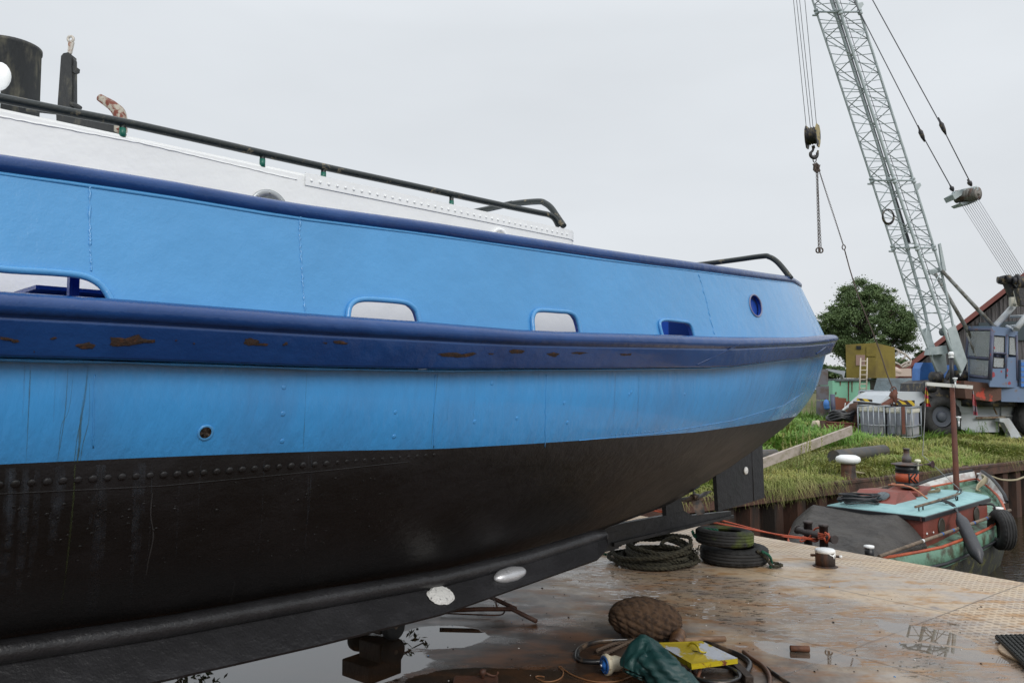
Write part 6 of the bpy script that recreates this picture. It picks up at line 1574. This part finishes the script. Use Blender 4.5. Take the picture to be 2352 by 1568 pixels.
# tarpaulin covered stack
b = MB(); rws = []
for i in range(9):
    u = i/8; r = []
    for j in range(15):
        v = j/14; x = 2014+(2128-2014)*v-(14*u if v < .05 else 14*u*(1-v)*.6)+(10*u if v > .9 else 0); y = 868+u*52; r.append(P(x, y, 29-.25*u+.10*sin(v*9+u*2)*u))
    rws.append(r)
back = [p+Vector((.3, 2.0, -.05)) for p in rws[0]]; b.grid([back]+rws); 
tp = b.build('covered_stack', mat('blue_grey_tarpaulin', (.13, .17, .19), .7, col2=(.09, .11, .12), vs=1.2, bump=.5, bs=6), None, recalc=False); tag(tp, 'blue grey tarpaulin draped over a stack behind the crane hood', 'tarpaulin')
b = MB(); b.box(P(2066, 900, 30), (1.6, 1.4, .9)); tag(b.build('timber_stack', M_TIMB), 'dark timber stack hidden under the blue grey tarpaulin', 'timber')
# bottle rack
br = thing('gas_bottle_rack', 'grey steel rack holding white gas bottles in front of the green container', 'rack', P(2005, 945, 29)); b = MB()
for x in (1973, 2010, 2038): b.bar(P(x, 898, 28), P(x, 950, 28), .03, 4); b.bar(P(x+4, 896, 29), P(x+4, 946, 29), .03, 4)
for y in (899, 920): b.bar(P(1973, y, 28), P(2038, y, 28), .03, 4); b.bar(P(1977, y-2, 29), P(2042, y-2, 29), .03, 4)
for x in (1973, 2038): b.bar(P(x, 899, 28), P(x+4, 897, 29), .03, 4)
b.build('frame', M_GALV, br)
for i, x in enumerate(np.linspace(1981, 2033, 7)):
    q = P(x, 918, 28.5); gbt = thing('gas_bottle', 'white gas bottle standing in the grey steel rack', 'gas bottle', q-ZV*.3, 'gas bottles in the rack') if 1 else None
    b = MB(); b.lathe([(.10, -.9), (.10, -.02), (.09, .05), (.04, .1), (.04, .14)], q, ZV, 12); b.build('cylinder', M_WCAP, gbt); b = MB(); b.lathe([(.05, .13), (.05, .2), (0, .21)], q, ZV, 8); b.build('valve', M_MACH, gbt)
# metal sheets and post left of the container
b = MB(); 
for k, (x0, x1, y0, y1) in enumerate(((1872, 1902, 848, 884), (1876, 1904, 886, 918), (1876, 1906, 920, 960))): b.prism([P(x0, y0, 31-.1*k), P(x1, y0, 31-.1*k), P(x1, y1, 31-.1*k), P(x0, y1, 31-.1*k)], (0, .05, 0))
tag(b.build('steel_sheeting', mat('grey_mauve_sheet', (.13, .13, .15), .6, col2=(.1, .07, .06), vs=2)), 'grey steel sheeting standing just behind the stern of the large boat', 'sheeting')
b = MB(); b.bar(P(1912, 905, 30.5), P(1915, 965, 30.5), .09, 6); tag(b.build('steel_post', M_CFR), 'dark bluish post left of the green container', 'post')
b = MB(); b.prism([P(x, y, 31.5) for x, y in [(1896, 846), (1942, 852), (1938, 870), (1934, 860), (1902, 851)]], (0, .3, 0)); tag(b.build('bent_sheet', M_GALV), 'bent pale sheet lying on top of the grey sheeting', 'sheeting')
# red scrap dinghy bow with white frame
rd = thing('red_scrap', 'red scrap hull piece with bent white frame in the weeds', 'scrap', ground_at(1945, 985)); b = MB()
b.sphere(P(1943, 963, 27), .5, (.9, .5, .36), 14); b.build('red_shell', mat('faded_red', (.38, .03, .05), .5), rd); b = MB(); b.tube([P(1926, 952, 26.6), P(1944, 936, 26.6), P(1955, 936, 26.6), P(1952, 948, 26.6)], .06, 5); b.bar(P(1940, 936, 26.6), P(1942, 925, 26.6), .015, 4); b.build('white_frame', M_WCAP, rd)
b = MB(); b.sphere(P(1880, 978, 25), .3, (1, .6, .6), 10, fn=lambda v: 1+.2*sin(5*v.x+3)); tag(b.build('pale_rubble', mat('pale_rubble', (.5, .42, .33), .8)), 'pale lump of rubble in the weeds behind the stern', 'rubble')
b = MB(); b.sphere(P(1898, 928, 30.3), .12, (1, 1, 1.6), 10); b.sphere(P(1899, 935, 30.3), .1, (1.2, 1, 1), 10); tag(b.build('blue_pump', M_CBB), 'small blue pump standing against the grey sheeting', 'pump')
# tangle of bent galvanised frames
b = MB()
def zA(l): return [(1844+x*.216, 621+y*.216) for x, y in l]
for pts in ([(940, 860), (950, 825), (1000, 840), (1090, 890), (1150, 950)], [(1000, 840), (1020, 870), (980, 910)], [(1030, 860), (1040, 880)], [(1090, 890), (1085, 920), (1040, 955)], [(940, 990), (960, 970), (1010, 990), (1040, 1010), (1090, 980), (1150, 960)], [(1040, 1010), (1060, 1030), (1100, 1000)], [(1150, 950), (1140, 1000), (1080, 1030)], [(1090, 985), (1130, 1010)]):
    b.tube([P(x, y, 36) for x, y in zA(pts)], .045, 5)
tag(b.build('scrap_frames', mat('pale_scrap_metal', (.42, .38, .34), .6)), 'tangle of bent pale metal frames right of the olive cabin', 'scrap')
b = MB(); b.sphere(P(2053, 853, 35.5), .4, (1, .6, .5), 12, fn=lambda v: 1+.2*sin(4*v.x+2*v.z)); b.box(P(2068, 855, 35.5), (.8, .4, .35)); tag(b.build('pink_sacks', mat('pale_pink_sack', (.5, .40, .35), .8)), 'pale pink sacks in front of the bent metal frames', 'sack')
# barn
M_BARN = mat('weathered_grey_boarding', (.085, .080, .085), .85, col2=(.17, .16, .165), vs=.9, lo=.4, hi=.65, bump=.6, bs=4, stretch=(6, 6, .35))
dB = 44.0; rb0, rb1 = P(2058, 872, dB), P(2420, 588, dB-4); apex = rb1; mirr = Vector((2*apex.x-rb0.x, 2*apex.y-rb0.y, rb0.z)); bn = thing('barn', 'weathered grey boarded barn with red roof verge behind the crane', 'barn', Vector((apex.x, apex.y, 0)))
gv = (mirr-rb0); gv.z = 0; gn = Vector((-gv.y, gv.x, 0)).normalized(); gn = gn if gn.y > 0 else -gn
b = MB(); fr = [Vector((rb0.x, rb0.y, 0)), Vector((mirr.x, mirr.y, 0)), mirr-ZV*.1, apex-ZV*.1, rb0-ZV*.1]
b.prism(fr, gn*18); b.build('boarded_wall', M_BARN, bn)
b = MB()
for k in range(80):
    t_ = k/80; x_ = rb0.lerp(mirr, t_); zt_ = rb0.z+(apex.z-rb0.z)*(1-abs(2*t_-1))-.15
    if zt_ > .3: b.prism([Vector((x_.x, x_.y, 0)), Vector((x_.x, x_.y, 0))+gv.normalized()*.05, Vector((x_.x, x_.y, zt_))+gv.normalized()*.05, Vector((x_.x, x_.y, zt_))], -gn*.03)
b.build('cover_battens', M_BARN, bn)
b = MB()
for e0, e1 in ((rb0, apex), (mirr, apex)):
    dd_ = (e1-e0).normalized(); b.prism([e0-dd_*.5-gn*.5, e1-gn*.5, e1-gn*.5+ZV*.30, e0-dd_*.5-gn*.5+ZV*.30], gn*.12)
b.build('red_verge', mat('dull_red_verge', (.22, .075, .065), .6), bn)
b = MB()
for e0, e1 in ((rb0, apex), (mirr, apex)):
    dd_ = (e1-e0).normalized(); b.prism([e0-dd_*.5-gn*.35+ZV*.05, e1-gn*.35+ZV*.05, e1-gn*.35+ZV*.25, e0-dd_*.5-gn*.35+ZV*.25], gn*19)
b.build('roof', mat('dark_tile_roof', (.06, .04, .035), .8, bump=.4, bs=6), bn)
b = MB(); q = PL(2330, 760, rb0, gn)-gn*.06; b.box(q, (3.2, .1, 1.0), Matrix.Rotation(atan2(gv.y, gv.x), 3, 'Z')); b.build('dark_window', M_GLASS, bn)
b = MB(); q = PL(2105, 862, rb0, gn)-gn*.06; b.box(q, (2.4, .1, 1.2), Matrix.Rotation(atan2(gv.y, gv.x), 3, 'Z')); b.build('brick_patch', mat('brick_red_wall', (.16, .06, .045), .8, bump=.3, bs=20), bn)

# ================================================================== vegetation
def foliage_mat(name, c1, c2, vs=1.5):
    m = mat(name, c1, .6, col2=c2, vs=vs, lo=.4, hi=.62, spec=.25); return m
def leafcloud(centres, n, leaf, seed, flat=.7, wid=.45):
    """leaf-sized quads scattered in clumps; centres: list of (x,y,z,r)"""
    r_ = np.random.RandomState(seed); c = np.array(centres); w_ = c[:, 3]**2.2; idx_ = r_.choice(len(c), n, p=w_/w_.sum())
    v = r_.normal(size=(n, 3)); v /= np.linalg.norm(v, axis=1)[:, None]; rad = np.abs(r_.normal(0, .62, n))+.1
    pos = c[idx_, :3]+v*(c[idx_, 3]*rad)[:, None]*np.array([1, 1, flat])
    a = r_.normal(size=(n, 3)); a /= np.linalg.norm(a, axis=1)[:, None]; b_ = np.cross(a, r_.normal(size=(n, 3))); b_ /= np.linalg.norm(b_, axis=1)[:, None]
    s_ = (leaf*r_.uniform(.6, 1.3, n))[:, None]
    P4 = np.stack([pos-a*s_, pos-b_*s_*wid, pos+a*s_, pos+b_*s_*wid], 1).reshape(-1, 3); return P4
def quads_obj(name, pts, m, parent=None, tri=False):
    k = 3 if tri else 4; n = len(pts)//k; me = bpy.data.meshes.new(name); base = wl(parent); me.vertices.add(len(pts)); me.vertices.foreach_set('co', (pts-np.array(base)).astype(np.float32).ravel())
    me.loops.add(n*k); me.loops.foreach_set('vertex_index', np.arange(n*k, dtype=np.int32)); me.polygons.add(n); me.polygons.foreach_set('loop_start', np.arange(0, n*k, k, dtype=np.int32)); me.polygons.foreach_set('loop_total', np.full(n, k, np.int32))
    me.materials.append(m); me.update(); me.validate(); o = bpy.data.objects.new(name, me); COL.objects.link(o)
    if parent: o.parent = parent; WL[o.name] = base
    return o
M_LEAF = foliage_mat('oak_foliage', (.085, .135, .055), (.13, .19, .075), .8); M_LEAF2 = foliage_mat('pale_foliage', (.09, .13, .05), (.05, .09, .03), 2)
M_BARK = mat('bark', (.05, .04, .03), .9, bump=.5, bs=20)
def tree(x, yb, ytop, xl, xr, d, label, seed, n, m, leaf, kind_='oak_tree', group=None):
    random.seed(seed); k = d/1800; base = Vector((P(x, 890, d).x, d, .1)); t_ = thing(kind_, label, 'tree', base, group); W_ = (xr-xl)/2*k; zt_ = P(x, ytop, d).z; zb_ = P(x, yb, d).z; cx_ = P((xl+xr)/2, 890, d).x
    b = MB(); b.tube([base, base+ZV*1.5, Vector((base.x+.2, d, (zb_+zt_)/2)), Vector((cx_, d, zt_-.8))], [.38, .3, .18, .05], 9); cz = (zb_+zt_)/2; H_ = (zt_-zb_)/2; cs = []
    for i in range(14):
        a = random.uniform(0, 2*pi); e_ = random.uniform(-.2, 1.1); q = Vector((cx_+cos(a)*W_*.75*cos(e_), d+sin(a)*W_*.75*cos(e_), cz+sin(e_)*H_*.7)); s_ = base+ZV*random.uniform(1.4, max(1.6, (cz-.1)))
        b.tube([s_, s_.lerp(q, .5)+ZV*.3, q], [.09, .06, .02], 6)
    b.build('trunk', M_BARK, t_)
    for i in range(420):
        v = Vector((random.gauss(0, 1), random.gauss(0, 1), random.gauss(0, .9))).normalized(); rr = random.uniform(.2, 1)**.45; rr *= 1+.08*sin(v.x*7+seed)+.06*sin(v.z*11)
        fz_ = v.z*rr; wid = 1.0 if fz_ < 0 else 1-.18*fz_; wid = wid*(1-.25*max(0, -fz_-.5))
        cs.append((cx_+v.x*W_*.96*rr*wid, d+v.y*W_*.8*rr*wid, cz+fz_*H_*.90, random.uniform(.07, .15)*W_))
    quads_obj('crown', leafcloud(cs, n, leaf, seed), m, t_); return t_
tree(1985, 868, 634, 1876, 2108, 58, 'broad dark green oak tree behind the olive cabin', 3, 120000, M_LEAF, .078)
tree(2118, 870, 800, 2095, 2140, 62, 'small pale conifer between the oak and the barn', 8, 5000, M_LEAF2, .10, 'small_tree')
tree(1900, 872, 838, 1850, 1950, 70, 'low dark hedge tree behind the stern of the boat', 9, 7000, M_LEAF, .13, 'hedge_tree')
tree(2075, 872, 820, 2030, 2110, 66, 'low dark bush below the oak by the bent frames', 12, 5000, M_LEAF, .12, 'bush')
# leafy shrub on the quay behind the hull: its leaves mirror in the puddles
sh = thing('quay_shrub', 'leafy shrub growing on the quay edge hidden behind the hull, mirrored in the puddle', 'shrub', Q(-5.8, .6, QZ))
cs = []; b = MB(); random.seed(21)
for i in range(9):
    cx3 = Vector((-1.14, 9.1, 1.12)) if i < 4 else Vector((-3.04, 7.9, 1.12)); e = cx3+Vector((random.uniform(-.22, .22), random.uniform(-.15, .15), random.uniform(-.10, .14))); s_ = Q(-5.2 if i < 4 else -7.6, .7, .1); b.tube(smoothpath([s_, s_.lerp(e, .6)+ZV*.5, e], 4), .008, 5)
    for k in range(5): q = s_.lerp(e, .7+.075*k); cs.append((q.x, q.y, q.z+.02*(1-k/5), .07))
b.build('stems', M_BARK, sh); quads_obj('leaves', leafcloud(cs, 420, .045, 5, 1, .4), M_LEAF2, sh)

# grass: long blades over the whole bank, one stuff object
BQ = bq
def blades(n, tmin, tmax, omin, omax, hmin, hmax, seed, lean=.5, wid=.006, dens=None):
    r_ = np.random.RandomState(seed); t = r_.uniform(tmin, tmax, n); o = omin+(omax-omin)*r_.uniform(0, 1, n)**1.25
    x = Q0.x+QD.x*t+QN.x*o; y = Q0.y+QD.y*t+QN.y*o
    cl = np.sin(x*2.1+1.3*np.sin(y*1.7))*np.sin(y*2.6+.8*np.sin(x*2.3))+.5*np.sin(x*5.3+y*4.1); keep = r_.uniform(-1.6, 1.2, n) < cl+.35; x, y, o, t, cl = x[keep], y[keep], o[keep], t[keep], cl[keep]; n = len(x)
    z = QZ+.02+np.clip((o-.2)/1.5, 0, 1)*(.06+.10*np.sin(x*.55+1)*np.sin(y*.43)+.06*np.sin(x*1.7+y*1.1)+.04*np.sin(x*3.1-y*2.3)); z = np.where(o < .2, QZ+.02, z)+.24*np.clip((o-3.5)/5, 0, 1)
    h = r_.uniform(hmin, hmax, n)*(1+.35*cl)*np.clip(.45+.5*o, 0, 1)*np.where((x-BQ.x)**2+(y-BQ.y+.35)**2 < .5, .35, 1); dirn = r_.uniform(0, 2*pi, n)*.35+2.2*np.sin(x*.9+y*.7)+2.2*np.sin(y*.5-x*.31); ln_ = r_.uniform(.3, 1.0, n)*lean
    dx, dy = np.cos(dirn)*ln_*h, np.sin(dirn)*ln_*h; w_ = wid*r_.uniform(.6, 1.4, n)*(1+.05*y); wx, wy = -np.sin(dirn)*w_, np.cos(dirn)*w_
    b0 = np.stack([x-wx, y-wy, z-.02], 1); b1 = np.stack([x+wx, y+wy, z-.02], 1); m0_ = np.stack([x-wx*.8+dx*.4, y-wy*.8+dy*.4, z+h*.62], 1); m1_ = np.stack([x+wx*.8+dx*.4, y+wy*.8+dy*.4, z+h*.62], 1)
    tp_ = np.stack([x+dx*1.25, y+dy*1.25, z+h*(1-.45*ln_)], 1); tp2 = tp_+np.stack([wx*.2, wy*.2, 0*wx], 1)
    return np.stack([b0, b1, m1_, m0_, m0_, m1_, tp2, tp_], 1).reshape(-1, 3)
M_G1 = foliage_mat('long_green_grass', (.15, .22, .035), (.31, .29, .085), 1.1); M_G2 = foliage_mat('lush_green_weeds', (.09, .20, .03), (.17, .27, .055), 1.6); M_G3 = foliage_mat('dry_straw_grass', (.30, .29, .11), (.20, .24, .06), 2.5)
g1 = blades(120000, -3, 17, .12, 17, .10, .26, 1, .9); g2 = blades(52000, -1, 19, 3.6, 20, .16, .42, 2, .6, .009); g3 = blades(24000, -3, 17, .06, 8, .10, .30, 3, 1.25, .005)
kind(quads_obj('grass', g1, M_G1), 'stuff'); kind(quads_obj('weeds', g2, M_G2), 'stuff'); kind(quads_obj('dry_grass', g3, M_G3), 'stuff')
# tufts drooping over the capping beam
r_ = np.random.RandomState(9); dr_ = []
for tx, py, n_, sp in ((1800, 1120, 520, .42), (1775, 1118, 300, .3), (1840, 1115, 360, .4), (1905, 1108, 60, .1), (1720, 1125, 90, .2), (2330, 1062, 90, .3), (2165, 1085, 120, .3), (1990, 1095, 60, .3), (1620, 1143, 220, .4)):
    g_ = G(tx, py, QZ); 
    t0 = (g_-Q0).dot(QD)
    for k in range(n_):
        s_ = Q(t0+r_.normal()*sp, r_.uniform(.0, .35), QZ+r_.uniform(0, .07)); L_ = r_.uniform(.06, .34)*(.5+.9*abs(sin(k*.13))); sx = r_.normal()*.10; w_ = QD*.004
        m_ = s_-QN*(.10+.12*r_.uniform())+QD*sx*.5+ZV*r_.uniform(.02, .12); e_ = m_-QN*r_.uniform(.04, .12)+QD*sx-ZV*L_*.8
        dr_ += [s_-w_, s_+w_, m_+w_, m_-w_, m_-w_, m_+w_, e_+w_*.2, e_-w_*.2]
kind(quads_obj('drooping_grass', np.array([tuple(v) for v in dr_]), M_G3), 'stuff')
# upright seedy weeds
def weed(px, py, h, n, label, m, seed, grp):
    r2 = random.Random(seed); g_ = G(px, py, QZ+.05); g_ = G(px, py, gz(g_)); g_.z -= .03; t_ = thing('tall_weed', label, 'weed', g_, grp); b = MB(); pts = []
    for k in range(n):
        s_ = g_+Vector((r2.gauss(0, .16), r2.gauss(0, .12), 0)); e_ = s_+Vector((r2.gauss(0, .07), r2.gauss(0, .05), h*r2.uniform(.6, 1.1))); b.tube([s_, s_.lerp(e_, .5)+Vector((r2.gauss(0, .02), 0, 0)), e_], [.006, .005, .003], 4)
        for j in range(26):
            f = r2.uniform(.25, 1); p = s_.lerp(e_, f); a = r2.uniform(0, 6.3); l_ = .07*(1.2-f); v = Vector((cos(a)*l_, sin(a)*l_, r2.uniform(-.01, .05))); w_ = Vector((-sin(a)*.008, cos(a)*.008, 0)); pts += [p, p+v*.5+w_, p+v, p+v*.5-w_]
    b.build('stems', m, t_); quads_obj('leaves', np.array([tuple(v) for v in pts]), m, t_)
wd_ = [(1830, 1085, .75, 9, 'dark seedy weed crossing the lower end of the pale plank'), (1812, 1090, .6, 7, 'dry brown weed left of the pale plank middle'), (1847, 1082, .8, 8, 'tall brown weed just right of the rudder plank crossing'), (1950, 1012, .5, 8, 'green weed at the upper end of the pale plank'), (2045, 1005, .65, 12, 'green leafy weed in front of the right caged tank'), (2180, 1004, .6, 12, 'green leafy weed below the crane tyre'), (2275, 1006, .5, 12, 'green weed below the white carrier box'), (1870, 965, .9, 12, 'tall weed behind the stern at the grey sheeting'), (1960, 1046, .4, 8, 'weed over the fat grey pipe'), (2100, 1000, .55, 12, 'green weed between the tanks and the crane tyre')]
for i, (px, py, h, n, l_) in enumerate(wd_): weed(px, py, h, n, l_, M_G3 if i < 3 else M_G2, 30+i, 'tall weeds on the bank')
# row of far trees along the other side of the yard closes the horizon
M_FAR = foliage_mat('far_tree_line_foliage', (.035, .055, .025), (.06, .08, .035), .3)
cs = [(x_+random.uniform(-2, 2), 150+random.uniform(-8, 8), random.uniform(.2, 2.6), random.uniform(1.4, 3)) for x_ in np.arange(-160, 240, 1.8)]
kind(quads_obj('far_tree_line', leafcloud(cs, 30000, .32, 17, .8), M_FAR), 'stuff')
